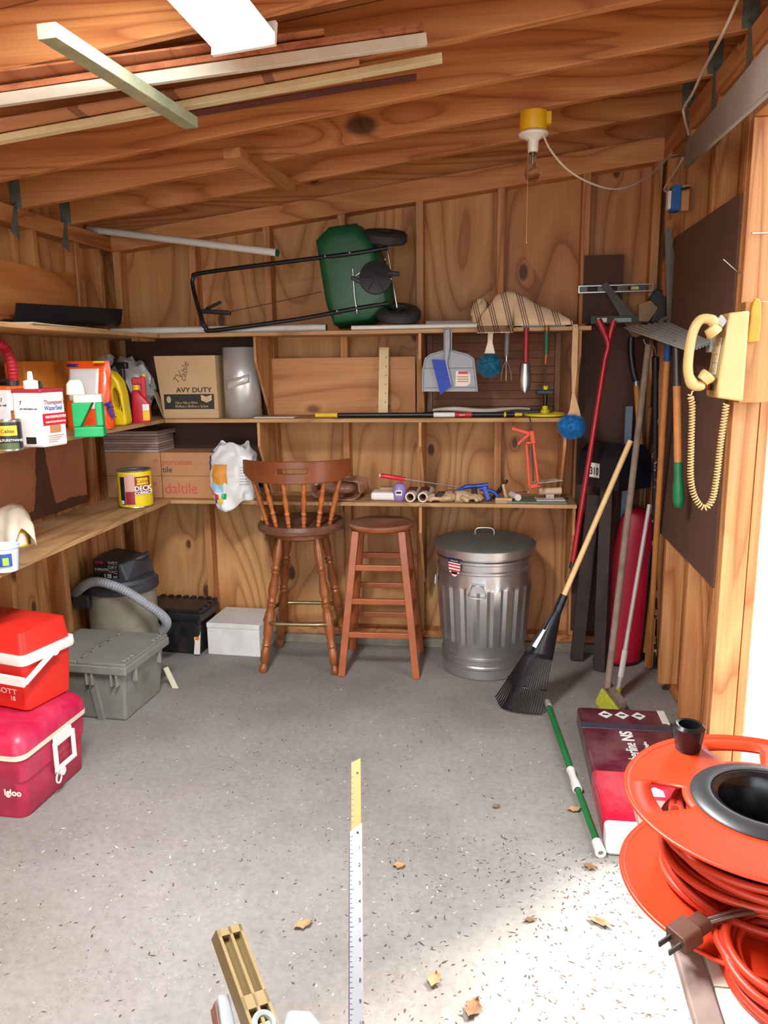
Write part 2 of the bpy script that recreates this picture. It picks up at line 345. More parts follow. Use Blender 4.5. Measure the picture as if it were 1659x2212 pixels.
# ceiling: roof deck, rafters, metal ties
def slab(x0, x1, y0, y1, dz0, dz1):
    z = [(x0, y0, zr(x0)+dz0), (x1, y0, zr(x1)+dz0), (x1, y1, zr(x1)+dz0), (x0, y1, zr(x0)+dz0), (x0, y0, zr(x0)+dz1), (x1, y0, zr(x1)+dz1), (x1, y1, zr(x1)+dz1), (x0, y1, zr(x0)+dz1)]
    return MB().add(z, [(3, 2, 1, 0), (4, 5, 6, 7), (0, 1, 5, 4), (1, 2, 6, 5), (2, 3, 7, 6), (3, 0, 4, 7)])
plyc = WOOD('roof_deck_ply', 'X', (186, 122, 72), (168, 104, 58), (126, 72, 38), rings=6, across=2.5, along=.5, knots=.6, kscale=1.5)
ce = slab(-2.5, 1.27, -1.6, 4.45, .145, .16).obj('ceiling', plyc, smooth=0); struct(ce)
for k, y in enumerate((-1.2, -.8, -.4, 0, .42, .83, 1.23, 1.64, 2.04, 2.44, 2.84, 3.24, 3.64, 4.10)):
    slab(-2.3, 1.25, y, y+.038, .0, .144).obj('rafter', rafw, ce, smooth=0, bevel=.003)
    if 2.3 < y < 4.0:
        for x in (XL-.001, XR):
            s = -1 if x > 0 else 1
            f = MB().box(x-.026, x+.026, y-.0022, y-.0005, zr(x)+.002, zr(x)+.12)
            f.add([(x+s*.006, y-.03, zr(x)+.0), (x+s*.006, y-.004, zr(x)+.03), (x+s*.006, y-.004, zr(x)-.125), (x+s*.006, y-.065, zr(x)-.10),
                   (x+s*.0035, y-.03, zr(x)+.0), (x+s*.0035, y-.004, zr(x)+.03), (x+s*.0035, y-.004, zr(x)-.125), (x+s*.0035, y-.065, zr(x)-.10)],
                  [(0, 1, 2, 3), (7, 6, 5, 4), (0, 4, 5, 1), (1, 5, 6, 2), (2, 6, 7, 3), (3, 7, 4, 0)])
            f.obj('rafter_tie', 'galv', ce, smooth=0)
p = atr(500, 318); q = atr(622, 392)
MB().bar((p.x, p.y, zr(p.x)-.019), (q.x, q.y, zr(q.x)-.019), .07, .036, (1, 0, 0)).obj('cleat', studl, ce, smooth=0, bevel=.002)
# ================================================================== shelves
ZL, ZM, ZT = .87, 1.29, 1.715       # top faces of the three shelves
FY, FX = 3.76, -1.66                # front edges: back-wall shelves, left-wall shelves
edgeply = WOOD('ply_edge', 'X', (220, 178, 126), (204, 156, 102), (170, 120, 72), rings=10, across=20, along=.4, knots=0)
brx = [-1.172, -.352, .40]
def bracket(x, z1, z0):
    # plywood gusset: full depth at the top, cut back to the wall at the bottom
    y0 = FY+.012; h = z1-z0
    return MB().add([(x, y0, z1), (x, YS-.001, z1), (x, YS-.001, z0), (x, YS-.10, z0), (x, y0, z1-h*.30)]+[(x+.013, y0, z1), (x+.013, YS-.001, z1), (x+.013, YS-.001, z0), (x+.013, YS-.10, z0), (x+.013, y0, z1-h*.30)],
                    [(0, 1, 2, 3, 4), (9, 8, 7, 6, 5)]+[(k, 5+k, 5+(k+1) % 5, (k+1) % 5) for k in range(5)])
bw = WOOD('gusset_ply', 'Z', (212, 158, 102), (196, 136, 84), (152, 98, 54), rings=8, across=4, knots=.5)
for nm, z, lab, zb, xr in (('top', ZT, 'highest plywood shelf on the back wall, under the green spreader', ZM+.002, .455),
                       ('mid', ZM, 'middle plywood shelf on the back wall, carrying the black telescopic pole', ZL+.002, .36),
                       ('low', ZL, 'lowest plywood shelf on the back wall, just above the stools and trash can', .36, .418)):
    t = thing('wall_shelf', lab, 'shelf', (-.8, FY, z), 'plywood wall shelves')
    t.matrix_world = Matrix.Translation((0, 0, 0))
    MB().box(-1.655, xr, FY, YS-.009, z-.019, z).obj('board', shelfx, t, smooth=0, bevel=.002)
    for i, x in enumerate(brx):
        if nm == 'mid' and i == 2: x = .345
        bracket(x, z-.0195, zb if nm != 'low' else .40).obj('bracket', bw, t, smooth=0)
for z, lab in ((ZT, 'highest plywood shelf along the left wall, under the black gutter'), (ZM, 'middle plywood shelf along the left wall, crowded with cans and jugs'), (ZL, 'lowest plywood shelf along the left wall, holding the yellow deck can')):
    t = thing('wall_shelf', lab, 'shelf', (0, 0, 0), 'plywood wall shelves')
    MB().box(XL+.008, FX, 1.9, YS-.009, z-.019, z).obj('board', shelfy, t, smooth=0, bevel=.002)
    if z == ZT:
        a = at(300, 728, Y=3.74); MB().box(a.x-.035, a.x+.03, FY-.03, FY+.10, z-.034, z-.0195).obj('joining_block', bw, t, smooth=0)
# ================================================================== things on the floor
M('stool_brown', (144, 80, 38), .35, var=.25, vs=9, coat=.3); M('stool_seat', (104, 62, 44), .45, var=.25, vs=10, dust=(140, 118, 104), dusta=.4)
M('stool_red', (158, 84, 42), .4, var=.2, vs=9, coat=.2); M('stool_red_seat', (138, 82, 58), .5, var=.2, vs=12, dust=(170, 140, 120), dusta=.5)
M('brass_dull', (150, 130, 92), .35, .8, var=.2)
# ---- swivel bar stool with a spindle back, back towards the room
cx, cy = -.965, 3.80
t = thing('bar_stool', 'brown swivel bar stool with turned spindle back and brass foot ring', 'stool', T(cx, cy, 0, R(2)))
ZS = at(650, 1142, Y=cy-.21).z          # seat top
leg = [(.0, 0), (.014, 0), (.021, .012), (.022, .03), (.015, .045), (.015, .052), (.021, .06), (.024, .11), (.018, .135), (.024, .142), (.018, .15), (.021, .165), (.017, .178), (.024, .20), (.026, .30), (.018, .335), (.025, .345), (.018, .356),
       (.024, .366), (.018, .376), (.020, .39), (.026, .42), (.015, .50), (.023, .51), (.017, .52), (.024, .53), (.016, .54), (.017, .55), (.024, .60), (.014, .69), (0, .69)]
leg = [(r*1.03, z) for r, z in leg]
for sx in (-1, 1):
    for sy in (-1, 1):
        a = Vector((sx*.19, sy*.185, 0)); b = Vector((sx*.095, sy*.095, ZS-.07)); L = (b-a).length
        MB().lathe([(r, z*L/.69) for r, z in leg], 14, frame(a, b-a)).obj('leg', 'stool_brown', t, smooth=50)
def leg_at(z, sx, sy): k = z/(ZS-.07); return Vector((sx*(.19-.095*k), sy*(.185-.09*k), z))
hx = .19; pts = []
for ang in range(0, 360, 10):
    c, s = math.cos(R(ang)), math.sin(R(ang)); e = .42
    pts.append((math.copysign(abs(c)**e, c)*hx, math.copysign(abs(s)**e, s)*.18, .262))
MB().tube(pts, .011, 8, closed=True).obj('foot_ring', 'brass_dull', t, smooth=60)
MB().lathe([(0, ZS-.085), (.135, ZS-.085), (.15, ZS-.075), (.15, ZS-.05), (.10, ZS-.048), (0, ZS-.048)], 32).obj('swivel_base', 'stool_brown', t)
MB().lathe([(0, ZS-.047), (.20, ZS-.047), (.222, ZS-.038), (.226, ZS-.018), (.215, ZS), (.10, ZS-.008), (0, ZS-.01)], 40, T(0, 0, 0)).obj('seat', 'stool_seat', t)
ZB = at(650, 1046, Y=cy-.26).z; ZC = at(650, 997, Y=cy-.26).z
sp = [(0, 0), (.009, 0), (.012, .06), (.009, .1), (.014, .13), (.010, .16), (.015, .22), (.010, .27), (.016, .31), (.010, .36), (.012, .42), (.016, .58), (.010, .72), (.015, .75), (.010, .80), (.013, .9), (.009, 1), (0, 1)]
for k in range(6):
    a = R(-86+(-55+22*k)); b0 = Vector((.19*math.cos(a), .19*math.sin(a), ZS-.006)); b1 = Vector((.262*math.cos(a)*1.02, .25*math.sin(a), ZB+.012+abs(k-2.5)*.004)); L = (b1-b0).length
    MB().lathe([(r*.95, z*L) for r, z in sp], 10, frame(b0, b1-b0)).obj('spindle', M('spindle_amber', (176, 98, 46), .35, var=.2, coat=.3), t, smooth=50)
# crest rail: a bent board with a hand slot, its ends turned away
def crest(u, side, v):
    a = R(-86+(-68+136*u)); e = abs(2*u-1); rr = .27+side*.009; z0 = ZB+.0*e; z1 = ZC-.008*e-(.02 if e > .8 else 0)*0
    flare = .03*max(0, e-.8)/.2
    z0 += max(0, e-.72)*.12
    return (rr*math.cos(a)*(1.02+flare), rr*math.sin(a)*.97, z0+(z1-z0)*v)
NU = 44; vs = [[0, .42, .60, 1.0]]
c = MB(); V = [0, .45, .66, 1.0]
for i in range(NU):
    for j in range(3):
        u0, u1 = i/NU, (i+1)/NU
        hole = j == 1 and 17 <= i < 27
        if hole: continue
        q = [crest(u0, 1, V[j]), crest(u1, 1, V[j]), crest(u1, 1, V[j+1]), crest(u0, 1, V[j+1])]
        r = [crest(u0, -1, V[j]), crest(u1, -1, V[j]), crest(u1, -1, V[j+1]), crest(u0, -1, V[j+1])]
        fs = [(0, 1, 2, 3), (7, 6, 5, 4)]
        if j == 0 or (j == 2 and 17 <= i < 27): fs.append((0, 4, 5, 1))
        if j == 2 or (j == 0 and 17 <= i < 27): fs.append((3, 2, 6, 7))
        if i == 0 or (j == 1 and i == 27): fs.append((0, 3, 7, 4))
        if i == NU-1 or (j == 1 and i == 16): fs.append((1, 5, 6, 2))
        c.add(q+r, fs)
c.obj('crest_rail', M('crest_brown', (126, 66, 36), .35, var=.25, vs=6, coat=.25), t, smooth=50, bevel=.003)
# ---- plain wooden stool
cx2, cy2 = -.55, 3.80
t = thing('wooden_stool', 'plain backless reddish wooden stool with square legs and rungs', 'stool', T(cx2, cy2, 0, R(1.5)))
Z2 = at(825, 1141, Y=cy2-.16).z
def l2(z, sx, sy): k = z/(Z2-.03); return Vector((sx*(.19-.075*k), sy*(.185-.075*k), z))
for sx in (-1, 1):
    for sy in (-1, 1):
        MB().bar(l2(0, sx, sy), l2(Z2-.028, sx, sy), .036, .036, (1, 0, 0)).obj('leg', 'stool_red', t, smooth=0, bevel=.003)
for sy in (-1, 1):
    for z in (.215, .385, .555): MB().bar(l2(z, -1, sy), l2(z, 1, sy), .022, .030, (0, 1, 0)).obj('rung', 'stool_red', t, smooth=0, bevel=.004)
for sx in (-1, 1):
    for z in (.15, .30, .47): MB().bar(l2(z, sx, -1), l2(z, sx, 1), .022, .030, (1, 0, 0)).obj('rung', 'stool_red', t, smooth=0, bevel=.004)
MB().lathe([(0, Z2-.03), (.152, Z2-.03), (.165, Z2-.022), (.168, Z2-.01), (.16, Z2), (.08, Z2-.005), (0, Z2-.006)], 40).obj('seat', 'stool_red_seat', t)
MB().lathe([(.150, Z2-.0305), (.164, Z2-.0215), (.1675, Z2-.012), (.1685, Z2-.012), (.165, Z2-.023), (.151, Z2-.032)], 40).obj('seat_edge', 'stool_red', t)
# ---- galvanised trash can
tcx, tcy = at(1045, 1300, Y=3.83).x, 3.825
t = thing('trash_can', 'galvanised steel trash can with domed lid beside the stools', 'trash can', T(tcx, tcy, 0))
def galv():
    m, tt, b = nt('galvanised_steel'); v = coords(tt, rnd=False); vo = node(tt, 'ShaderNodeTexVoronoi'); vo.inputs['Scale'].default_value = 35; tt.links.new(v, vo.inputs['Vector'])
    c = mixc(tt, .06, (196, 198, 202), vo.outputs['Color'], 'MULTIPLY'); c2 = node(tt, 'ShaderNodeHueSaturation'); c2.inputs['Saturation'].default_value = .05; tt.links.new(c, c2.inputs['Color'])
    tt.links.new(c2.outputs[0], b.inputs['Base Color']); b.inputs['Metallic'].default_value = .93
    r = ramp(tt, noise_(tt, v, 20, 3), [(.3, (.28, .28, .28, 1)), (.7, (.38, .38, .38, 1))]); tt.links.new(r, b.inputs['Roughness']); MT['galvanised_steel'] = m
galv(); M('lid_dusty', (112, 114, 108), .55, .6, var=.15, vs=12)
LZ = at(1045, 1192, Y=tcy-.25).z
prof = [(.20, .0), (.207, .004), (.207, .05), (.213, .056), (.213, .066), (.208, .072), (.208, .095), (.214, .102), (.214, .112), (.208, .118), (.208, .14)]
c = MB(); n = 88; rows = []
H = LZ-.02
zs = [p[1] for p in prof]+[.16, .175, .19, .40, H-.19, H-.175, H-.16, H-.11, H-.105, H-.095, H-.088, H-.06, H-.055, H-.045, H-.038, H]
rad = [p[0] for p in prof]+[None]*7+[.232, .238, .238, .232, .233, .24, .24, .234, .236]
amp = [0]*len(prof)+[.15, .6, 1, 1, 1, .6, .15]+[0]*9
for z, r, a in zip(zs, rad, amp):
    base = r if r else .209+.023*(z-.14)/(H-.30)
    ring = []
    for k in range(n):
        ph = (k*22/n) % 1.0; w = 1-min(1, abs(ph-.5)/.5*1.9) if False else (1 if .22 < ph < .78 else 0)
        rr = base+(.009*w*a); an = 2*math.pi*k/n; ring.append((rr*math.cos(an), rr*math.sin(an), z))
    rows.append(ring)
c.loft(rows, caps=False); c.lathe([(0, .012), (.205, .012)], n)
c.obj('body', 'galvanised_steel', t, smooth=28)
MB().lathe([(.252, LZ-.045), (.256, LZ-.043), (.256, LZ-.006), (.25, LZ), (.20, LZ+.012), (.12, LZ+.03), (.0, LZ+.036)], 64).obj('lid', 'lid_dusty', t, smooth=40)
MB().lathe([(.2535, LZ-.046), (.2575, LZ-.044), (.2575, LZ-.008), (.2535, LZ-.006)], 64).obj('lid_rim', 'galvanised_steel', t, smooth=40)
MB().tube(spline([(-.045, -.02, LZ+.028), (-.047, -.02, LZ+.05), (-.03, -.02, LZ+.066), (.03, -.02, LZ+.066), (.047, -.02, LZ+.05), (.045, -.02, LZ+.028)], 6), .0045, 8).obj('lid_handle', 'galvanised_steel', t, smooth=60)
for an in (R(-97), R(185)):
    m = frame((.236*math.cos(an), .236*math.sin(an), H-.18), (math.cos(an), math.sin(an), 0), (-math.sin(an), math.cos(an), 0))
    if m.col[1].z < 0: m = m @ Matrix.Rotation(math.pi, 4, 'Z')
    hd = MB().prism([(-.032, -.01), (.032, -.01), (.034, .035), (-.034, .035)], .004, .006, m).obj('handle_plate', 'galvanised_steel', t, smooth=0)
    MB().tube(spline([(-.024, .028, .012), (-.036, .0, .014), (-.042, -.02, .014), (-.03, -.032, .014), (.03, -.032, .014), (.042, -.02, .014), (.036, 0, .014), (.024, .028, .012)], 4), .003, 6, closed=True, m=m).obj('bail_handle', 'galvanised_steel', t, smooth=60)
# flag sticker on the can
an = R(-126); sm = frame((.2415*math.cos(an), .2415*math.sin(an), H-.065), (math.cos(an), math.sin(an), 0), (-math.sin(an), math.cos(an), 0))
M('sticker_white', (232, 230, 226), .5, var=.03); M('sticker_red', (196, 40, 44), .5); M('sticker_navy', (26, 34, 92), .5); M('sticker_yellow', (236, 200, 50), .5)
def shield(y0, y1):
    def hw(y): return .036 if y > -.01 else .036*math.sqrt(max(0, 1-((y+.01)/.045)**2))
    pts = [(-hw(y0+(y1-y0)*k/6), y0+(y1-y0)*k/6) for k in range(7)]+[(hw(y1+(y0-y1)*k/6), y1+(y0-y1)*k/6) for k in range(7)]; return pts
st = MB().prism(shield(-.054, .038), .0, .0012, sm).obj('flag_sticker', 'sticker_white', t, smooth=0)
MB().prism(shield(.014, .0382), .0012, .0018, sm).obj('sticker_header', 'sticker_navy', st, smooth=0)
for k in range(4): MB().prism(shield(-.044+k*.015, -.037+k*.015), .0012, .0018, sm).obj('sticker_stripe', 'sticker_red', st, smooth=0)
txt('SINCE USA', sm @ T(-.024, .020, .0018), .010, MT['sticker_yellow'], st)
MB().prism([(-.016, -.042), (.016, -.042), (.02, -.03), (-.02, -.03)], .0018, .0024, sm).obj('sticker_badge', M('black_print', (22, 22, 24), .5), st, smooth=0)
# ---- black leaf rake leaning to the right
M('rake_black', (18, 20, 26), .35, var=.2); M('handle_pale', (224, 190, 130), .45, var=.08, vs=20); M('white_print', (235, 235, 232), .5, var=.02)
hb = at(1213, 1298, Y=3.42); ht = at(1362, 952, Y=3.55)
tip = at(1130, 1555, Z=.012)
ax = (ht-hb).normalized()
t = thing('leaf_rake', 'black plastic leaf rake with pale wooden handle leaning by the trash can', 'rake', Matrix.Translation((tip.x, tip.y, 0)))
off = Vector((tip.x, tip.y, 0))
tl, tr = at(1072, 1500, Y=3.36), at(1172, 1557, Y=3.27)
tl.z = max(tl.z, .03); tr.z = max(tr.z, .015)
neck = hb-ax*.02
def fan(u, v):
    e = tl.lerp(tr, u)+Vector((-.02, -.02, -.035))*math.sin(math.pi*u)*1.3; e.z = max(e.z, .012)
    s = neck+Vector((.022*(u-.5), 0, 0)); p = s.lerp(e, v)
    nrm = Vector((-.35, -.75, .5)); return tuple(p+nrm*.05*math.sin(math.pi*min(1, v*1.05))*(1-abs(2*u-1)**2)-off)
g = MB().grid(lambda u, v: fan(u, v*.52), 14, 10); g.obj('rake_plate', 'rake_black', t, solid=.005, smooth=60)
tn = MB()
for k in range(24):
    u = (k+.5)/24; pts = [Vector(fan(u, .50+.5*j/7)) for j in range(8)]
    d = (pts[-1]-pts[-2]).normalized(); e = pts[-1].copy(); pts.append(e+Vector((-.012, -.02, -.004))*.6); pts[-1].z = max(.004, pts[-1].z)
    MB().tube(pts, .0032, 5).obj('tine', 'rake_black', t, smooth=60)
MB().tube([Vector(fan(j/14, .80))+Vector((0, 0, .002)) for j in range(15)], .004, 6).obj('brace_band', 'rake_black', t, smooth=60)
MB().cyl(hb-ax*.05-off, hb+ax*.03-off, .021, .019, 14).obj('socket', 'rake_black', t)
MB().cyl(hb-ax*.01-off, ht-off, .0125, .0125, 14).obj('handle', 'handle_pale', t)
a0 = Vector(fan(.52, .26)); a1 = Vector(fan(.45, .42)); m = face(a0+Vector((-.004, -.008, .004)), (a1-a0), (1, -.4, .3))
MB().prism([(0, -.006), (.09, -.011), (.09, .011), (0, .006)], 0, .001, face(a0+Vector((-.006, -.012, .006)), (a1-a0), Vector((1, -.5, .2)))).obj('white_label', 'white_print', t, smooth=0)
# ---- green telescopic pole on the floor
M('pole_green', (22, 116, 56), .4, var=.1); M('plastic_white', (222, 220, 212), .45, var=.05)
a = at(1184, 1522, Z=.015); b = at(1296, 1838, Z=.018); d = (b-a).normalized(); j = at(1242, 1690, Z=.018)
t = thing('telescopic_pole', 'green telescopic pole with white grips lying on the floor', 'pole', Matrix.Translation((a.x, a.y, 0))); o = Vector((a.x, a.y, 0))
MB().cyl(a-o, j-o, .0125, n=16).obj('upper_tube', 'pole_green', t); MB().cyl(j-o, b-d*.02-o, .0105, n=16).obj('lower_tube', 'pole_green', t)
MB().cyl(a-d*.03-o, a+d*.03-o, .014, .0135, 16).obj('end_cap', 'plastic_white', t)
MB().lathe([(.0135, -.09), (.017, -.088), (.014, -.06), (.0135, -.03), (.0165, .0), (.0185, .03), (.0185, .05), (.0125, .052)], 18, frame(j-o, d)).obj('grip', 'plastic_white', t)
MB().lathe([(.012, -.06), (.0165, -.058), (.0175, .0), (.009, .001), (.009, -.02), (0, -.02)], 18, frame(b+d*.012-o, d)).obj('end_ferrule', 'plastic_white', t)
# ---- maroon bundle of shingles
p1, p2, p3 = at(1250, 1560, Z=.05), at(1308, 1845, Z=.0), at(1455, 1590, Z=.08)
ya = Vector((p1.x-p2.x, p1.y-p2.y, 0)); ang = math.atan2(ya.y, ya.x)-math.pi/2
t = thing('shingle_bundle', 'maroon wrapped bundle of roof shingles lying on the floor', 'package', T(p2.x, p2.y, 0, ang)); Lb = ya.length+.08; wb_ = .36; hb_ = .085
M('wrap_maroon', (86, 22, 38), .3, var=.3, vs=8, coat=.3, dust=(150, 120, 118), dusta=.25); M('wrap_red', (196, 24, 54), .3, var=.15, vs=8, coat=.3, dust=(220, 150, 150), dusta=.2); M('wrap_grey', (66, 62, 74), .35, var=.2); M('wrap_white', (232, 230, 226), .4, var=.06)
MB().box(0, wb_, Lb*.05, Lb, .002, hb_).obj('wrapped_body', 'wrap_maroon', t, smooth=40, bevel=.012)
MB().box(-.001, wb_+.001, Lb*.05, Lb*.42, .001, hb_+.001).obj('red_wrap', 'wrap_red', t, smooth=40, bevel=.012)
MB().box(-.0005, wb_+.0005, -.01, Lb*.1, .0015, hb_+.0005).obj('white_end', 'wrap_white', t, smooth=40, bevel=.012)
MB().box(-.002, wb_+.002, Lb*.78, Lb*.84, hb_-.01, hb_+.0022).obj('grey_band', 'wrap_grey', t, smooth=40, bevel=.002)
MB().box(wb_-.03, wb_+.0015, Lb*.86, Lb*.995, .01, hb_+.0015).obj('torn_corner', 'wrap_white', t, smooth=0, bevel=.003)
for k in range(3):
    dm = MB().prism([(-.03, 0), (0, -.035), (.03, 0), (0, .035)], 0, .0008, T(.11+.068*k, Lb*.925, hb_+.0004)).obj('diamond_mark', 'white_print', t, smooth=0)
    MB().prism([(-.012, -.006), (.012, -.006), (.012, .006), (-.012, .006)], .0008, .0012, T(.11+.068*k, Lb*.925, hb_+.0004)).obj('diamond_symbol', 'black_print', dm, smooth=0)
txt('Timberline', T(.19, Lb*.43, hb_+.0006, R(90)), .066, MT['white_print'], t, sx=.72); txt('NS', T(.19, Lb*.43+.222, hb_+.0006, R(90)), .066, MT['white_print'], t, bold=.002)
txt('Shingles', T(.235, Lb*.60, hb_+.0006, R(90)), .022, MT['white_print'], t); txt('Self sealing\nhigh definition', T(.27, Lb*.44, hb_+.0006, R(90)), .018, MT['white_print'], t)
for k, (x, y, w) in enumerate(((.2, .27, .05), (.25, .2, .035), (.3, .14, .03))):
    MB().prism([(-w/2, -.03), (w/2, -.03), (w/2, .01), (0, .03), (-w/2, .01)], 0, .0008, T(x, Lb*y, hb_+.0014)).obj('house_mark', 'wrap_white', t, smooth=0)
# ---- white foam box, black tote
a = at(450, 1413, Z=0); b = at(560, 1416, Z=0); M('foam_white', (226, 224, 220), .7, var=.04, dust=(190, 180, 168), dusta=.3)
hz = at(455, 1345, Y=a.y).z
t = thing('foam_box', 'plain white foam box on the floor beside the swivel stool', 'box', T(a.x, a.y, 0, R(-3)))
MB().box(0, .30, 0, .28, 0, hz-.03).obj('box_body', 'foam_white', t, smooth=0, bevel=.004)
MB().box(-.002, .302, -.002, .282, hz-.0295, hz).obj('box_lid', 'foam_white', t, smooth=0, bevel=.004)
M('tote_black', (24, 25, 30), .4, var=.2, dust=(84, 74, 64), dusta=.35); M('label_paper', (226, 220, 208), .7, var=.05); M('label_orange', (222, 120, 40), .6)
a = at(439, 1412, Z=0); a.y -= .04; h = at(440, 1318, Y=a.y).z
t = thing('storage_tote', 'black lidded storage tote with torn shipping label behind the shop vacuum', 'tote', T(a.x, a.y, 0, R(-4)))
w, dp = .33, .21
rg = lambda x0, x1, y0, y1, z: [(x0, y0, z), (x1, y0, z), (x1, y1, z), (x0, y1, z)]
c = MB(); c.loft([rg(-w+.02, -.01, .02, dp-.02, 0), rg(-w, .01, 0, dp, h-.06)]); c.obj('tote_body', 'tote_black', t, smooth=0, bevel=.012)
MB().box(-w-.015, .025, -.015, dp+.015, h-.062, h-.02).obj('tote_rim', 'tote_black', t, smooth=0, bevel=.006)
MB().box(-w-.01, .02, -.01, dp+.01, h-.022, h).obj('tote_lid', 'tote_black', t, smooth=0, bevel=.005)
for k in range(7):
    MB().box(-w+.01+k*.046, -w+.034+k*.046, dp-.01, dp+.012, h-.005, h+.008).obj('lid_rib', 'tote_black', t, smooth=0)
for k in range(4):
    MB().box(.0, .022, .02+k*.055, .045+k*.055, h-.005, h+.008).obj('lid_rib', 'tote_black', t, smooth=0)
pl = MB().prism([(-.035, .01), (.0, .012), (.004, .15), (-.02, .145), (-.034, .10), (-.03, .08)], 0, .001, face((-.002, -.003, 0), (1, 0, 0), (0, .13, 1))).obj('paper_label', 'label_paper', t, smooth=0)
MB().prism([(-.028, .09), (-.004, .09), (-.004, .125), (-.028, .125)], .001, .0016, face((-.002, -.003, 0), (1, 0, 0), (0, .13, 1))).obj('label_patch', 'label_orange', pl, smooth=0)
# ---- grey lidded tote
M('tote_grey', (128, 130, 122), .45, var=.08, dust=(164, 156, 140), dusta=.3)
c0 = at(272, 1558, Z=0); c1 = at(342, 1498, Z=0); h = at(275, 1425, Y=c0.y).z
ang = math.atan2(c1.y-c0.y, c1.x-c0.x)-math.pi/2
t = thing('storage_tote', 'grey lidded storage tote with folding lid beside the red coolers', 'tote', T(c0.x, c0.y, 0, ang)); D = (c1-c0).length+.02; Wd = .40
c = MB(); c.loft([rg(-Wd+.02, 0, 0, D, 0), rg(-Wd, .025, -.02, D+.02, h-.045)]); c.obj('tote_body', 'tote_grey', t, smooth=0, bevel=.01)
MB().box(-Wd-.03, .045, -.045, D+.04, h-.06, h-.02).obj('tote_rim', 'tote_grey', t, smooth=0, bevel=.006)
for x in (-.14, -.02): MB().box(x-.018, x-.008, -.042, -.012, h-.115, h-.05).box(x+.008, x+.018, -.042, -.012, h-.115, h-.05).obj('rim_rib', 'tote_grey', t, smooth=0, bevel=.003)
for y in (.06, D-.04): MB().box(.02, .043, y-.015, y+.0, h-.12, h-.05).obj('rim_rib', 'tote_grey', t, smooth=0, bevel=.003)
MB().add([(-.13, -.012, 0), (-.10, -.012, 0), (-.125, -.033, h-.06), (-.155, -.033, h-.06), (-.13, .0, 0), (-.10, 0, 0), (-.125, 0, h-.06), (-.155, 0, h-.06)], [(0, 1, 2, 3), (7, 6, 5, 4), (0, 4, 5, 1), (1, 5, 6, 2), (2, 6, 7, 3), (3, 7, 4, 0)]).obj('wall_rib', 'tote_grey', t, smooth=0)
for s, nm in ((-1, 'left'), (1, 'right')):
    x0, x1 = (-Wd-.025, -.195) if s < 0 else (-.19, .04)
    fl = MB().box(x0, x1, -.04, D+.035, h-.02, h-.006); o_ = fl.obj('lid_flap', 'tote_grey', t, smooth=0, bevel=.003)
    for k in range(5):
        y = .0+k*(D/4.4); MB().box((x1-.012 if s < 0 else x0-.006), (x1+.006 if s < 0 else x0+.012), y, y+.03, h-.0055, h+.004).obj('hinge_tooth', 'tote_grey', o_, smooth=0, bevel=.002)
for k in range(3):
    for y in (D-.02-k*.03, -.02+k*.03): MB().box(.012, .034, y, y+.018, h-.006, h+.004).obj('lid_bump', 'tote_grey', t, smooth=0, bevel=.004)
m = face((.0265, D*.38, h*.52), (0, 1, 0), (.06, 0, 1)); txt('KEEP\nDRY', m, .03, M('faded_print', (118, 112, 74), .6), t)
M('cream_plastic', (222, 214, 182), .5)
q = at(370, 1425, Y=c1.y+.05); tt = thing('plastic_scraper', 'cream plastic blade leaning at the back corner of the grey tote', 'scraper', face((q.x-.02, c1.y+.07, .055), (.42, 0, -.95), (.3, 0, 1)))
MB().prism([(-.055, -.012), (.06, -.016), (.065, .012), (-.055, .014)], -.002, .002).obj('blade', 'cream_plastic', tt, smooth=0)
# ---- lower magenta cooler
M('cooler_pink', (186, 24, 66), .4, var=.12, vs=6, dust=(205, 120, 140), dusta=.2); M('cooler_red', (216, 44, 34), .4, var=.1, vs=6); M('cooler_white', (236, 234, 226), .45, var=.04); M('cooler_cream', (232, 220, 190), .5, var=.06)
c0 = at(60, 1775, Z=0); c1 = at(194, 1652, Z=0); ang = math.atan2(c1.y-c0.y, c1.x-c0.x)-math.pi/2; D = (c1-c0).length; Wd = XL+.02; Lx = c0.x-(XL+.03)
hT = at(193, 1500, X=c1.x).z+.045
def rr_(x0, x1, y0, y1, z, r, n=5): return [(x0+(x1-x0)/2+px, y0+(y1-y0)/2+py, z) for px, py in rrect(x1-x0, y1-y0, r, n)]
t = thing('cooler', 'large crimson-pink cooler with white handle and drain plug on the floor', 'cooler', T(c0.x, c0.y, 0, ang))
LZ_ = hT-.075
c = MB(); c.loft([rr_(-Lx, 0-.02, .015, D-.015, 0, .03), rr_(-Lx, -.012, .01, D-.01, .01, .035), rr_(-Lx, -.006, .004, D-.004, .14, .035), rr_(-Lx, 0, 0, D, .145, .035), rr_(-Lx, 0.006, -.006, D+.006, LZ_-.02, .035)]); c.obj('cooler_body', 'cooler_pink', t, smooth=40)
MB().loft([rr_(-Lx, .011, -.011, D+.011, LZ_-.0195, .038), rr_(-Lx, .012, -.012, D+.012, LZ_+.0, .038)]).obj('rim_band', 'cooler_cream', t, smooth=40)
MB().loft([rr_(-Lx, .012, -.012, D+.012, LZ_+.0005, .038), rr_(-Lx, .008, -.008, D+.008, LZ_+.035, .04), rr_(-Lx+.01, -.008, .008, D-.008, LZ_+.06, .04), rr_(-Lx+.02, -.03, .03, D-.03, LZ_+.07, .03)]).obj('cooler_lid', 'cooler_pink', t, smooth=40)
m = face((.012, D*.56, LZ_-.03), (0, 1, 0), (0, 0, 1))
MB().box(-.055, .055, -.028, .012, -.004, .006, m).obj('handle_bracket', 'cooler_white', t, smooth=0, bevel=.003)
hm = MB(); 
for x0, x1, y0, y1 in ((-.064, -.048, -.105, -.005), (.048, .064, -.105, -.005), (-.064, .064, -.12, -.104)): hm.box(x0, x1, y0, y1, .0, .012, m)
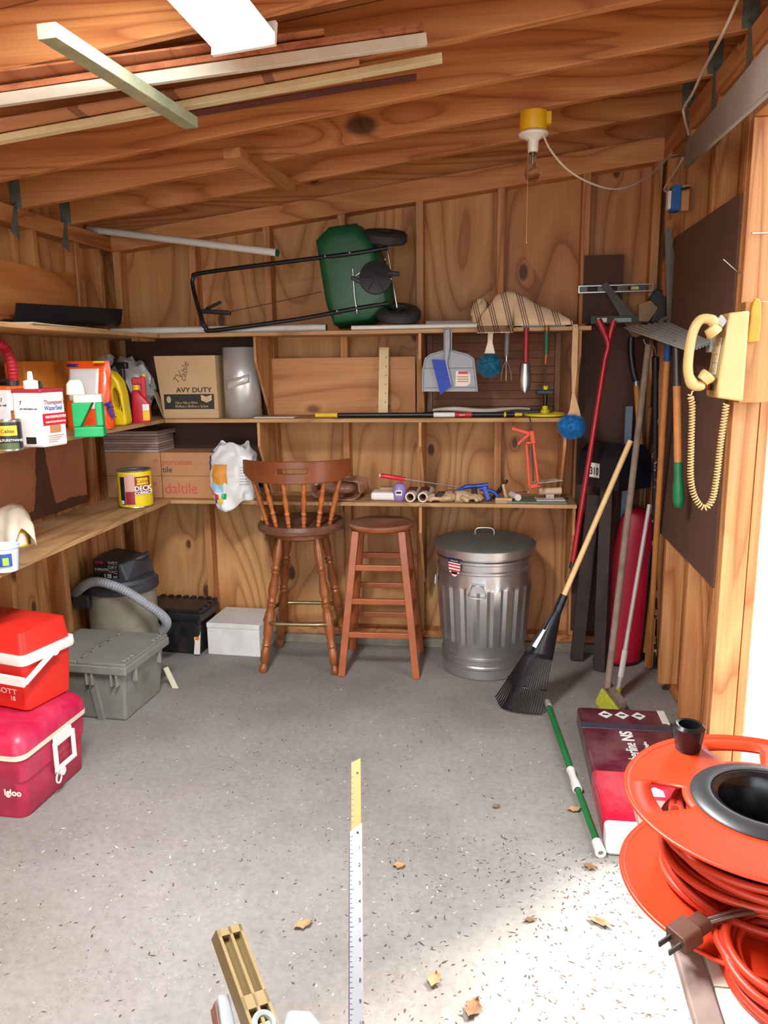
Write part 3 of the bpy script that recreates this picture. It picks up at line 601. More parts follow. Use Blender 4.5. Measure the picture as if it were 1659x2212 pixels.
hm.obj('handle', 'cooler_white', t, smooth=0, bevel=.003)
m = face((.003, D*.46, .085), (0, 1, 0), (0, 0, 1))
MB().cyl((.01, .005, -.004), (.01, .005, .022), .016, n=18, m=m).obj('drain_plug', 'cooler_white', t)
MB().tube(spline([(.0, .012, .012), (-.018, .0, .012), (-.022, -.022, .012), (-.008, -.034, .012), (.006, -.022, .012), (.008, 0, .012)], 5), .0035, 6, m=m).obj('plug_leash', 'cooler_white', t, smooth=60)
txt('igloo', face((-.074, -.0075, LZ_*.40), (1, 0, 0), (0, -.01, 1)), .034, MT['cooler_white'], t, bold=.001)
# ---- upper red cooler
zb = LZ_+.071
d0 = at(62, 1541, Z=zb); d1 = at(158, 1490, Z=zb); ang = math.atan2(d1.y-d0.y, d1.x-d0.x)-math.pi/2; D = (d1-d0).length; Lx = .36; hT = at(62, 1330, X=d0.x, ).z
hT = at(158, 1318, X=d1.x).z; hh = hT-zb
t = thing('cooler', 'smaller bright red cooler with white swing handle stacked on the pink cooler', 'cooler', T(d0.x, d0.y, zb, ang))
MB().loft([rr_(-Lx, -.012, .012, D-.012, 0, .02), rr_(-Lx, -.004, .004, D-.004, .008, .02), rr_(-Lx, .0, .0, D, .07, .02), rr_(-Lx, .006, -.006, D+.006, hh*.60, .02)]).obj('cooler_body', 'cooler_red', t, smooth=40)
MB().loft([rr_(-Lx-.01, .018, -.018, D+.018, hh*.605, .024), rr_(-Lx-.01, .022, -.022, D+.022, hh*.64, .024), rr_(-Lx-.01, .02, -.02, D+.02, hh*.725, .024)]).obj('rim_band', 'cooler_white', t, smooth=40)
MB().loft([rr_(-Lx, .008, -.008, D+.008, hh*.726, .022), rr_(-Lx, .006, -.006, D+.006, hh*.80, .022), rr_(-Lx, -.0, .0, D-.0, hh*.985, .022), rr_(-Lx+.01, -.012, .012, D-.012, hh, .02)]).obj('cooler_lid', 'cooler_red', t, smooth=40)
# white bail handle folded down across the front
MB().bar((.028, D*.55, hh*.66), (.028, -.03, hh*.42), .02, .012, (1, 0, 0)).bar((.030, -.03, hh*.44), (-Lx, -.034, hh*.44), .036, .012, (0, 0, 1)).cyl((.018, D*.55, hh*.66), (.036, D*.55, hh*.66), .02, n=16).obj('swing_handle', 'cooler_white', t, smooth=40, bevel=.003)
txt('SCOTT', face((-.166, -.0045, hh*.215), (1, 0, 0), (0, -.02, 1)), .03, MT['cooler_white'], t, sx=1.3); txt('18', face((-.078, -.004, hh*.135), (1, 0, 0), (0, -.02, 1)), .026, MT['cooler_white'], t)
# ---- shop vacuum
vx = at(268, 1330, Y=3.66).x; vy = 3.66
t = thing('shop_vacuum', 'wet dry shop vacuum with dark motor head and grey hose', 'vacuum', T(vx, vy, 0))
M('vac_tank', (150, 142, 124), .6, var=.18, vs=8, dust=(120, 108, 88), dusta=.4); M('vac_dark', (52, 54, 60), .5, var=.15, dust=(96, 92, 88), dusta=.3); M('vac_black', (26, 26, 28), .5); M('hose_grey', (150, 154, 158), .5, var=.12, vs=20); M('caster_black', (20, 20, 20), .5)
zr0 = at(268, 1275, Y=vy-.17).z; ztop = at(268, 1203, Y=vy-.08).z
MB().lathe([(0, .055), (.15, .055), (.165, .07), (.172, .17), (.178, .172), (.178, .19), (.172, .192), (.176, zr0-.02), (.18, zr0-.015), (0, zr0-.015)], 36).obj('tank', 'vac_tank', t)
MB().lathe([(.186, zr0-.035), (.19, zr0-.03), (.19, zr0+.005), (.178, zr0+.012), (.17, zr0+.03), (.13, zr0+.045), (0, zr0+.05)], 36).obj('head_base', 'vac_dark', t)
mh = T(.012, 0, 0, R(-8))
zt = ztop
b0 = zr0+.03
hd = MB(); hd.loft([[(-.10, -.11, b0), (.10, -.11, b0), (.12, -.04, b0), (.12, .11, b0), (-.12, .11, b0), (-.12, -.04, b0)], [(-.095, -.105, zt-.01), (.06, -.105, zt-.03), (.10, -.03, zt-.02), (.10, .10, zt-.02), (-.10, .10, zt), (-.105, -.03, zt)]], m=mh).obj('motor_housing', 'vac_dark', t, smooth=0, bevel=.008)
fp = face((-.093, -.1125, b0+.0), (1, 0, 0), (0, .03, 1)); fp = mh @ fp
pn = MB().prism([(0, .012), (.15, .012), (.148, zt-b0-.03), (.002, zt-b0-.012)], 0, .002, fp).obj('front_panel', 'vac_black', t, smooth=0)
hp = zt-b0
txt('WET\nDRY\nVAC', fp @ T(.088, hp*.72, .0022), .023, MT['white_print'] if False else M('print_grey', (190, 190, 190), .5), pn, sx=1.2)
txt('6 GALLON', fp @ T(.010, hp*.44, .0022), .0165, MT['white_print'], pn); txt('1.25', fp @ T(.062, hp*.13, .0022), .026, MT['white_print'], pn, bold=.001); txt('H.P.', fp @ T(.118, hp*.14, .0022), .014, MT['white_print'], pn)
MB().box(.012, .062, hp*.72, hp*.84, .002, .0028, fp).box(.008, .142, hp*.36, hp*.385, .002, .0028, fp).obj('red_stripe', M('print_red', (150, 30, 40), .5), pn, smooth=0)
MB().tube(spline([(.085, .08, zt-.03), (.13, .06, zt-.01), (.135, .0, zt-.015), (.09, -.03, zt-.03)], 6), .009, 8).obj('carry_handle', 'vac_dark', t, smooth=60)
MB().box(-.175, -.09, -.185, -.12, zr0-.10, zr0-.03, T(0, 0, 0, R(0))).obj('inlet_block', 'vac_dark', t, smooth=0, bevel=.006)
for a_ in (R(-25), R(-150), R(90), R(25)):
    MB().cyl((.15*math.cos(a_), .15*math.sin(a_)-.012, .024), (.15*math.cos(a_), .15*math.sin(a_)+.012, .024), .024, n=16).box(.15*math.cos(a_)-.008, .15*math.cos(a_)+.008, .15*math.sin(a_)-.014, .15*math.sin(a_)+.014, .03, .065).obj('caster', 'caster_black', t)
hp_ = [at(185, 1263, Y=3.44), at(215, 1257, Y=3.43), at(262, 1272, Y=3.42), at(305, 1297, Y=3.42), at(345, 1325, Y=3.46), at(360, 1345, Y=3.52), at(352, 1362, Y=3.56)]
hp_ = [Vector((vx-.17, vy+.06, .36))]+[Vector((at(165, 1285, Y=3.52)))]+hp_
o = Vector((vx, vy, 0)); pp = spline([p-o for p in hp_], 26); rad = [.0225+.0022*math.sin(k*2.1) for k in range(len(pp))]
MB().tube(pp, rad, 12).obj('hose', 'hose_grey', t, smooth=60)
q = [at(150, 1300, Y=3.66)-o, at(140, 1325, Y=3.68)-o, at(150, 1360, Y=3.72)-o, at(180, 1378, Y=3.78)-o]
MB().tube(spline(q, 8), .014, 10).obj('power_cord', M('cord_grey', (120, 112, 96), .6), t, smooth=60)
# ================================================================== left shelves and the corner
M('gutter_black', (24, 25, 30), .45, var=.15)
a = at(14, 690, Y=3.02); b = at(246, 692, Y=3.82); a.z = ZT+.021; b.z = ZT+.045
d = b-a; t = thing('gutter_piece', 'length of black plastic gutter on the top left shelf', 'gutter', frame(a, d, (d.y, -d.x, 0)))
hw, hh2 = .055, .082
prof_o = [(hw, hh2)]+[(hw-.008, .02)]+[(hw*math.cos(R(k))*.75, .02+.02*math.sin(R(k))) for k in range(0, -181, -20)]+[(-hw, hh2)]
m2 = [(x, y) for x, y in prof_o]; inn = [(x*.93, max(y, .004)+.002) for x, y in reversed(prof_o)]
# x of the frame points to the room, so turn the section upright
c = MB(); L = d.length
ring = m2+inn
up_ = (t.matrix_world.inverted().to_3x3() @ Vector((0, 0, 1))).normalized(); sd = up_.cross(Vector((0, 0, 1))).normalized()
c.loft([[tuple(sd*x+up_*y+Vector((0, 0, z))) for x, y in ring] for z in (0, L)]); c.obj('trough', 'gutter_black', t, smooth=30)
q0, q1 = at(2, 697, Y=2.7), at(215, 712, Y=3.6)
M('cardboard_grey', (178, 168, 150), .8, var=.15)
tag(MB().box(-.14, .14, 0, .62, 0, .004, T(-1.79, 2.66, ZT+.0005, R(3))).box(-.1, .1, .1, .75, .0045, .012, T(-1.8, 2.66, ZT+.0005, R(8))).obj('cardboard_sheet', 'cardboard_grey', smooth=0), 'flat grey cardboard sheet under the black gutter', 'cardboard')
zz = ZM+.0008
# ---- lettered tins
def paint_can(loc, r, h, body, label, name='paint_can', rot=0):
    t = thing(name, label, 'can', T(loc.x, loc.y, loc.z, rot))
    MB().lathe([(0, .002), (r*.97, .002), (r*1.0, 0), (r*1.02, .003), (r*1.0, .008)], 32).obj('bottom_rim', M('tin', (176, 176, 170), .3, .9, var=.1), t)
    MB().lathe([(r*.995, .006), (r, .009), (r, h-.01), (r*.995, h-.006)], 32).obj('wall', body, t)
    MB().lathe([(r*.995, h-.008), (r*1.02, h-.005), (r*1.02, h-.001), (r*.97, h), (r*.92, h-.003), (r*.88, h-.01), (0, h-.01)], 32).obj('lid', 'tin', t)
    return t
def curved(t, r, a0, a1, z0, z1, mat, name, off=.0006, n=10):
    c = MB(); c.grid(lambda u, v: ((r+off)*math.cos(R(a0+(a1-a0)*u)), (r+off)*math.sin(R(a0+(a1-a0)*u)), z0+(z1-z0)*v), n, 1); return c.obj(name, mat, t, smooth=60)
def ctext(t, s, r, ang, z, size, mat, sx=1, name='lettering', bold=0):
    a = R(ang); m = face(((r+.0012)*math.cos(a), (r+.0012)*math.sin(a), z), (-math.sin(a), math.cos(a), 0), (0, 0, 1)); return txt(s, m, size, mat, t, name, 'CENTER', sx=sx, bold=bold)
M('can_yellow', (232, 206, 30), .4, var=.05); M('print_wine', (148, 40, 48), .45); M('print_pink', (214, 168, 150), .5); M('print_tan', (172, 112, 74), .5)
M('can_black', (34, 34, 34), .4); M('can_white', (220, 222, 222), .4, var=.06, dust=(190, 190, 186), dusta=.4)
# yellow deck can on the lowest left shelf
r = .0825; base = at(282, 1098, Z=ZL); cc = Vector((base.x, base.y+r*.8, ZL+.0006)); hC = at(282, 1018, Y=cc.y-r).z-ZL
t = paint_can(cc, r, hC, MT['can_yellow'], 'yellow gallon can lettered DECK CORRECT on the lowest left shelf')
f = -90-math.degrees(math.atan2(-cc.x, cc.y)) if False else -68
w = curved(t, r, f-52, f-30, .018, hC-.03, MT['can_black'], 'dark_panel'); w = curved(t, r, f-32, f+2, .018, hC-.02, MT['print_pink'], 'deck_picture', .0009); curved(t, r, f-30, f+1, .02, hC*.45, MT['print_wine'], 'red_deck', .0014)
curved(t, r, f+3, f+62, hC*.36, hC-.03, MT['print_wine'], 'name_panel'); e = curved(t, r, f+10, f+52, hC*.62, hC*.80, MT['can_yellow'], 'badge', .0012)
ctext(t, 'Cabot', r, f+30, hC*.67, .026, MT['print_red']); ctext(t, 'DECK', r+.001, f+30, hC*.47, .034, MT['white_print'], bold=.001); ctext(t, 'CORRECT', r+.001, f+31, hC*.37, .02, MT['white_print'], bold=.0008)
curved(t, r, f-50, f-37, .022, .04, MT['white_print'], 'barcode', .0012)
# small dark can at the left edge of the middle shelf
r = .038; b0 = at(14, 975, Z=ZM); cc = Vector((b0.x, b0.y+r*.7, zz)); hC = at(14, 908, Y=cc.y-r).z-zz
t = paint_can(cc, r, hC, MT['can_black'], 'small dark polyurethane tin at the front of the middle left shelf')
curved(t, r, -110, -20, hC*.50, hC*.82, M('badge_gold', (214, 170, 44), .4), 'badge'); ctext(t, 'Cabot', r+.0008, -64, hC*.60, .017, MT['black_print']); ctext(t, 'POLYURETHANE', r+.0006, -62, hC*.32, .011, MT['white_print']); curved(t, r, -115, -15, hC*.06, hC*.26, M('label_green', (70, 84, 52), .5), 'lower_band')
# two rectangular gallon tins
def stain_tin(c, w, d, h, rot, label, strip, nozzle):
    t = thing('solvent_tin', label, 'tin', T(c.x, c.y, c.z, rot))
    MB().box(-w/2, w/2, -d/2, d/2, .0, h).obj('tin_body', 'can_white', t, smooth=0, bevel=.008)
    MB().box(-w/2-.001, w/2+.001, -d/2-.001, d/2+.001, h-.012, h+.003).obj('top_rim', strip, t, smooth=0, bevel=.004)
    MB().tube(spline([(-w*.3, 0, h+.002), (-w*.28, 0, h+.02), (w*.1, 0, h+.022), (w*.12, 0, h+.002)], 5), .006, 8).obj('carry_handle', 'can_black', t)
    if nozzle:
        n = MB().lathe([(0, 0), (.024, 0), (.024, .026), (.01, .03), (.008, .055), (.005, .058), (0, .058)], 18, T(.0, -.03, h+.003)).obj('spout_cap', 'plastic_white', t)
    else: MB().lathe([(0, 0), (.022, 0), (.022, .018), (0, .02)], 18, T(.03, 0, h+.003)).obj('screw_cap', 'can_black', t)
    return t
w_ = .185; d_ = .11
c0 = at(104, 968, Z=ZM); hT = at(104, 842, Y=c0.y).z-zz
t = stain_tin(Vector((c0.x-.062, c0.y+.07, zz)), .118, .118, hT, R(-8), 'white gallon tin of wood sealer with red band and white spout', MT['print_wine'], True)
fr_ = face((-.059, -.0598, 0), (1, 0, 0), (0, 0, 1)); fs_ = face((.0598, -.059, 0), (0, 1, 0), (0, 0, 1))
for s, z, sz, mt in (('7', hT*.74, .02, 'black_print'), ('stir well before use', hT*.66, .009, 'black_print')): txt(s, fr_ @ T(.03, z, .0006), sz, MT[mt], t)
MB().box(.045, .085, .012, .035, 0, .0006, fr_).obj('barcode', MT['black_print'], t, smooth=0)
txt('Thompson\'s', fs_ @ T(.012, hT*.74, .0006), .022, MT['print_red'], t, sx=.95); txt('WaterSeal', fs_ @ T(.012, hT*.64, .0006), .022, M('print_blue', (40, 70, 150), .5), t, sx=.95)
bd = MB().box(-.0, .117, hT*.38, hT*.585, .0002, .0009, fs_).obj('red_band', M('band_red', (178, 34, 44), .45), t, smooth=0); txt('WATERPROOFER', fs_ @ T(.012, hT*.50, .0012), .0135, MT['white_print'], bd); txt('PLUS WOOD PROTECTOR', fs_ @ T(.012, hT*.42, .0012), .0085, MT['white_print'], bd)
MB().box(.03, .085, hT*.245, hT*.375, .0002, .0008, fs_).obj('wood_picture', 'print_tan', t, smooth=0)
for k in range(4): txt(('Beautiful, even finish', 'for decks and fences', 'one coat protection', 'ONE GALLON'), fs_, .01, MT['black_print'], t) if False else MB().box(.02, .10-.012*k, hT*(.19-.035*k), hT*(.20-.035*k), .0002, .0007, fs_).obj('small_print', 'print_tan', t, smooth=0)
c1 = at(20, 955, Z=ZM); 
t = stain_tin(Vector((c1.x-.055, c1.y+.10, zz)), .12, .12, hT*1.02, R(-8), 'white gallon tin with orange rim, left of the sealer tin', M('rim_orange', (206, 96, 40), .5), False)
fs2 = face((.0608, -.06, 0), (0, 1, 0), (0, 0, 1)); fr2 = face((-.06, -.0608, 0), (1, 0, 0), (0, 0, 1))
MB().box(0, .12, .01, hT*.58, .0002, .0008, fs2).obj('brown_label', M('print_brown', (140, 82, 44), .5), t, smooth=0); txt('7', fr2 @ T(.08, hT*.74, .0006), .02, MT['black_print'], t); txt('stir well', fr2 @ T(.07, hT*.66, .0006), .011, MT['black_print'], t)
# red corrugated hose rising behind the tins
M('hose_red', (176, 28, 44), .5, var=.15)
pts = [at(-40, 770, Y=2.72), at(-12, 742, Y=2.75), at(10, 752, Y=2.78), at(24, 785, Y=2.8), at(30, 830, Y=2.82)]; pts.append(Vector((pts[-1].x, pts[-1].y, zz+.02))); pp = spline(pts, 14); o = Vector((pp[-1].x, pp[-1].y, zz))
tag(MB().tube([p-o for p in pp], [.020+.0022*math.sin(k*2.2) for k in range(len(pp))], 12).obj('red_hose', 'hose_red', m=Matrix.Translation(o), smooth=60), 'red corrugated hose bending up behind the tins', 'hose')
# amber box behind the tins, against the wall
p = at(90, 780, X=XL+.10); tag(MB().box(0, .09, 0, .42, 0, p.z-zz, T(XL+.012, 3.02, zz)).obj('amber_box', M('amber', (196, 116, 30), .6, var=.15), smooth=0, bevel=.004), 'plain amber box against the wall behind the tins', 'box')
# orange pouch
M('pouch_orange', (234, 84, 24), .35, var=.08, coat=.3); M('pouch_white', (226, 224, 220), .4, var=.04)
a = at(132, 940, Z=ZM); b = at(232, 938, Z=ZM); base = Vector((at(180, 930, Z=ZM)))
hp = at(180, 780, Y=base.y+.06).z-zz
def pouch(u, v):
    w = .105-.004*v; th = .062*(1-v)**.6+.004; a = 2*math.pi*u; x = w*math.copysign(abs(math.cos(a))**.6, math.cos(a)); y = th*math.sin(a)
    x += .006*math.sin(9*v+3*u); return (x, y+.02*math.sin(v*2), hp*v)
t = thing('orange_pouch', 'upright orange and white plastic pouch between the sealer tin and yellow jug', 'pouch', T(base.x-.02, base.y+.10, zz, R(-4)))
MB().grid(pouch, 32, 14, cu=True).obj('pouch_body', 'pouch_orange', t, smooth=60)
def pf(x, z): # front skin of the pouch
    v = z/hp; th = .062*(1-v)**.6+.004; k = max(0, 1-(abs(x)/.106)**3.3)**.5; return Vector((x, -th*k+.02*math.sin(v*2)-.002, z))
MB().grid(lambda u, v: tuple(pf(-.085+.15*u, hp*.42+hp*.47*v)), 10, 8).obj('back_label', 'pouch_white', t, smooth=60, solid=.001)
MB().grid(lambda u, v: tuple(pf(-.095+.06*u, hp*.92+hp*.04*v)+Vector((0, -.001, 0))), 4, 1).obj('blue_flash', M('flash_blue', (40, 50, 140), .4), t, smooth=60, solid=.001)
MB().grid(lambda u, v: tuple(pf(-.02+.08*u, hp*.30+hp*.12*v)+Vector((0, -.002, 0))), 4, 1).obj('lower_label', 'pouch_white', t, smooth=60, solid=.001)
MB().bar((.055, -.02, hp*.985), (.103, -.02, hp*.985), .018, .008).obj('zip_tab', M('tab_yellow', (236, 190, 40), .5), t, smooth=0, bevel=.002)
txt('Max', face(tuple(pf(.085, hp*.38)+Vector((.006, -.004, 0))), (.25, .3, -.9), (1, .4, .3)), .045, MT['flash_blue'], t, bold=.001)
# white/green feeder and small tub
M('green_bright', (26, 168, 96), .45, var=.06); M('milky', (224, 226, 206), .35, var=.04)
p = at(182, 946, Z=ZM); hs = at(182, 853, Y=p.y).z-zz; k = hs/.16
t = thing('measuring_cup', 'bright green plastic stand holding a milky white bottle', 'container', T(p.x, p.y+.05, zz, R(20)))
MB().box(-.055, .055, -.04, .04, 0, .04*k).obj('stand_base', 'green_bright', t, smooth=0, bevel=.006)
MB().box(.03, .055, -.04, .03, .041*k, .13*k).obj('stand_post', 'green_bright', t, smooth=0, bevel=.005)
MB().add([(-.055, -.04, .04*k), (-.03, -.04, .04*k), (.02, -.04, .13*k), (-.055, -.04, .13*k), (-.055, .03, .04*k), (-.03, .03, .04*k), (.02, .03, .13*k), (-.055, .03, .13*k)], [(0, 1, 2, 3), (7, 6, 5, 4), (0, 4, 5, 1), (1, 5, 6, 2), (2, 6, 7, 3), (3, 7, 4, 0)]).obj('stand_arm', 'green_bright', t, smooth=0, bevel=.004)
MB().loft([rr_(-.05, .055, -.036, .03, .131*k, .012), rr_(-.05, .055, -.036, .03, .16*k, .012)]).obj('white_cup', 'milky', t, smooth=40)
MB().loft([rr_(-.075, -.005, -.03, .03, .161*k, .02), rr_(-.072, -.01, -.03, .03, .20*k, .02), rr_(-.06, -.02, -.02, .02, .215*k, .015)]).obj('bottle', 'milky', t, smooth=40)
p = at(163, 957, Z=ZM); r = .024; hC = at(160, 893, Y=p.y).z-zz
t = thing('small_tub', 'small white tub with orange lid in front of the green stand', 'tub', T(min(p.x-.03, FX-.03), p.y+r-.02, zz)); MB().lathe([(0, 0), (r*.85, 0), (r*.98, hC*.78), (0, hC*.78)], 24).obj('tub', 'plastic_white', t); MB().lathe([(r*1.02, hC*.78), (r*1.12, hC*.79), (r*1.12, hC), (r*.9, hC), (0, hC*.97)], 24).obj('lid', M('lid_white_orange', (226, 130, 66), .5), t)
curved(t, r*.955, -130, -10, hC*.25, hC*.62, M('print_sky', (140, 190, 214), .5), 'blue_label', .0012)
# yellow jug with a handle hole
M('jug_yellow', (226, 198, 24), .35, var=.06)
p = at(252, 921, Z=ZM); hJ = at(252, 797, Y=p.y).z-zz
t = thing('yellow_jug', 'yellow plastic jug with moulded handle next to the orange pouch', 'jug', T(p.x-.035, p.y+.06, zz, R(5)) @ Matrix.Diagonal((.82, 1, 1, 1))); k = hJ/.24
out = [(-.075, .0), (.075, .0), (.082, .02), (.07, .14), (.055, .19), (.02, .225), (-.03, .24), (-.06, .235), (-.075, .20)]
hole = [(.02, .075), (.045, .07), (.052, .085), (.045, .14), (.03, .165), (.015, .155), (.012, .11)]
bm = bmesh.new(); 
def ring2(pts): 
    vs = [bm.verts.new((x, 0, z*k)) for x, z in pts]; return [bm.edges.new((vs[i], vs[(i+1) % len(vs)])) for i in range(len(vs))]
bmesh.ops.triangle_fill(bm, edges=ring2(out)+ring2(hole), use_beauty=True)
ext = bmesh.ops.extrude_face_region(bm, geom=bm.faces[:]); bmesh.ops.translate(bm, verts=[v for v in ext['geom'] if isinstance(v, bmesh.types.BMVert)], vec=(0, .085, 0)); bmesh.ops.translate(bm, verts=bm.verts[:], vec=(0, -.0425, 0)); bmesh.ops.recalc_face_normals(bm, faces=bm.faces[:])
me = bpy.data.meshes.new('jug_body'); bm.to_mesh(me); bm.free(); me.materials.append(MT['jug_yellow']); jo = bpy.data.objects.new('jug_body', me); COL.objects.link(jo); jo.parent = t
b_ = jo.modifiers.new('bevel', 'BEVEL'); b_.width = .014; b_.segments = 3; b_.limit_method = 'ANGLE'; b_.angle_limit = R(60)
me.polygons.foreach_set('use_smooth', [True]*len(me.polygons)); me.set_sharp_from_angle(angle=R(70))
MB().lathe([(0, 0), (.022, 0), (.022, .022), (0, .024)], 20, T(-.05, 0, .236*k)).obj('screw_cap', M('cap_orange', (216, 96, 40), .5), t)
# spray bottle, red bottle
p = at(268, 902, Z=ZM); hB = at(268, 782, Y=3.74).z-zz; pb = Vector((p.x-.0, p.y+.14, zz)); pb = Vector((at(268, 850, Y=p.y+.12).x, p.y+.12, zz))
pb = Vector((at(268, 850, Y=3.74).x, 3.74, zz)); t = thing('spray_bottle', 'black spray bottle standing behind the yellow jug', 'bottle', T(pb.x, pb.y, zz))
MB().lathe([(0, 0), (.036, 0), (.038, .01), (.038, .12), (.02, .17), (.013, .185), (0, .185)], 24).obj('bottle', 'can_black', t)
MB().cyl((0, 0, .186), (0, 0, hB-.035), .013, n=12).obj('neck', 'can_black', t); MB().box(-.03, .03, -.016, .016, hB-.034, hB).obj('trigger_head', 'can_black', t, smooth=0, bevel=.008); MB().bar((-.024, 0, hB-.03), (-.012, 0, hB-.075), .012, .008).obj('trigger', 'can_black', t, smooth=0, bevel=.002)
p = at(300, 914, Z=ZM); hB = at(300, 810, Y=p.y+.03).z-zz; k = hB/.2
t = thing('weed_killer_bottle', 'red hose-end bottle with yellow collar left of the cardboard box', 'bottle', T(p.x, p.y+.035, zz, R(15)))
M('bottle_red', (190, 28, 44), .35, var=.06)
MB().loft([rr_(-.042, .042, -.025, .025, 0, .015), rr_(-.044, .044, -.027, .027, .01*k, .015), rr_(-.04, .044, -.027, .027, .085*k, .015), rr_(-.038, .0, -.022, .022, .13*k, .012), rr_(-.03, -.002, -.016, .016, .137*k, .01)]).obj('bottle', 'bottle_red', t, smooth=50)
MB().cyl((-.016, 0, .138*k), (-.016, 0, .158*k), .018, n=18).obj('collar', 'tab_yellow', t)
MB().box(-.034, .012, -.014, .014, .159*k, .19*k).box(.005, .03, -.012, .012, .10*k, .195*k).obj('sprayer_head', 'bottle_red', t, smooth=0, bevel=.006); MB().cyl((.018, 0, .197*k), (.032, 0, .197*k), .010, n=14).obj('dial', 'tab_yellow', t)
MB().box(.012, .043, -.0285, -.0265, .01*k, .078*k).obj('yellow_label', 'tab_yellow', t, smooth=0); MB().box(.012, .043, -.0292, -.0288, .052*k, .078*k).obj('white_label', 'white_print', t, smooth=0)
# grey plastic bag behind
M('bag_grey', (196, 196, 196), .35, var=.1, coat=.2)
p = at(280, 830, Y=3.93)
def lump(seed, amp=.18, f=2.4): return lambda d: 1+amp*noise.noise(Vector((d.x*f+seed, d.y*f, d.z*f)))+.5*amp*noise.noise(Vector((d.x*f*2.5, d.y*f*2.5+seed, d.z*f*2.5)))
t = thing('plastic_bag', 'crumpled grey-white plastic bag bulging behind the spray bottle', 'bag', T(p.x-.01, 3.955, zz)); hb2 = at(285, 768, Y=3.9).z-zz
MB().ball((0, 0, hb2*.45), (.13, .075, hb2*.5), 36, fn=lump(3, .22, 3)).obj('bag_body', 'bag_grey', t, smooth=30)
MB().ball((-.13, .0, hb2*.93), (.05, .03, .035), 16, fn=lump(8, .5, 3)).obj('bag_knot', 'bag_grey', t, smooth=30)
# cardboard moving box
M('cardboard', (196, 164, 122), .75, var=.06, vs=6); M('cardboard_brown', (184, 134, 92), .75, var=.06, vs=6)
bl = at(354, 903, Z=ZM); br = at(470, 901, Z=ZM); yb = FY+.035
bl = at(354, 900, Y=yb); br = at(472, 900, Y=yb); tz = at(410, 768, Y=yb).z; w = br.x-bl.x; h = tz-zz
t = thing('cardboard_box', 'cardboard moving box printed HEAVY DUTY on the middle shelf', 'box', T(bl.x, yb, zz, R(1)))
MB().add([(0, 0, 0), (w, 0, 0), (w-.0, .25, 0), (0, .25, 0), (-.035, 0, h), (w-.005, 0, h), (w-.005, .25, h), (-.035, .25, h)], [(3, 2, 1, 0), (4, 5, 6, 7), (0, 1, 5, 4), (1, 2, 6, 5), (2, 3, 7, 6), (3, 0, 4, 7)]).obj('box_body', 'cardboard', t, smooth=0, bevel=.003)
MB().bar((-.05, .03, h*.42), (-.004, .03, .005), .05, .003, (0, 1, 0)).obj('flap', 'cardboard', t, smooth=0)
bf = face((0, -.0008, 0), (1, 0, 0), (0, 0, 1)); pr = M('print_black', (44, 42, 40), .7)
txt('AVY DUTY', bf @ T(.075, h*.42, 0), .034, pr, t, sx=1.15, bold=.0006)
bp_ = MB().box(.008, w-.02, h*.15, h*.39, 0, .0006, bf).obj('black_panel', pr, t, smooth=0)
M('print_box', (206, 176, 136), .7)
txt('12in x 12in x 10½in\n30.45cm x 30.45cm x 26.6cm', bf @ T(.065, h*.235, .0008), .0185, MT['print_box'], bp_, sx=.80)
MB().prism([(-.028, 0), (0, -.012), (.028, 0), (.028, .028), (0, .018), (-.028, .028)], 0, .0006, bf @ T(w-.06, h*.29, .0006)).obj('box_symbol', 'print_box', bp_, smooth=0)
MB().ball((0, 0, 0), (.012, .017, .0006), 16, bf @ T(.033, h*.305, .0008)).obj('badge_symbol', 'print_box', bp_)
txt('TV', bf @ T(.085, h*.54, 0, R(55)), .05, M('pencil', (120, 96, 70), .8), t, shear=.2); txt('cable', bf @ T(.125, h*.58, 0, R(75)), .048, MT['pencil'], t, shear=.3)
# roll of aluminium flashing, taped
M('aluminium', (226, 228, 228), .32, .65, var=.06, vs=5); M('tape_clear', (206, 204, 196), .3, .3)
p = at(522, 900, Z=ZM); r = at(568, 850, Y=3.92).x-at(526, 850, Y=3.92).x; pc = at(524, 850, Y=3.90); hr = at(524, 750, Y=3.84).z-zz
t = thing('foil_roll', 'upright roll of shiny aluminium flashing beside the cardboard box', 'roll', T(pc.x, 3.90, zz)); rr0 = .098
sp_ = []
for k in range(90):
    a = R(-150+k*12); rr1 = rr0-.004*k/90*3; sp_.append((rr1*math.cos(a), rr1*math.sin(a)))
c = MB(); c.grid(lambda u, v: (sp_[min(89, int(round(u*89)))][0]*(1 if v < .5 else .97), sp_[min(89, int(round(u*89)))][1]*(1 if v < .5 else .97), hr*v), 89, 1); c.obj('coil', 'aluminium', t, smooth=50, solid=.0012)
c = MB(); c.grid(lambda u, v: ((rr0+.0012)*math.cos(R(-125+75*u)), (rr0+.0012)*math.sin(R(-125+75*u)), hr*(.40+.1*u)+.045*v), 12, 1); c.obj('tape_strip', 'tape_clear', t, smooth=50, solid=.0006)
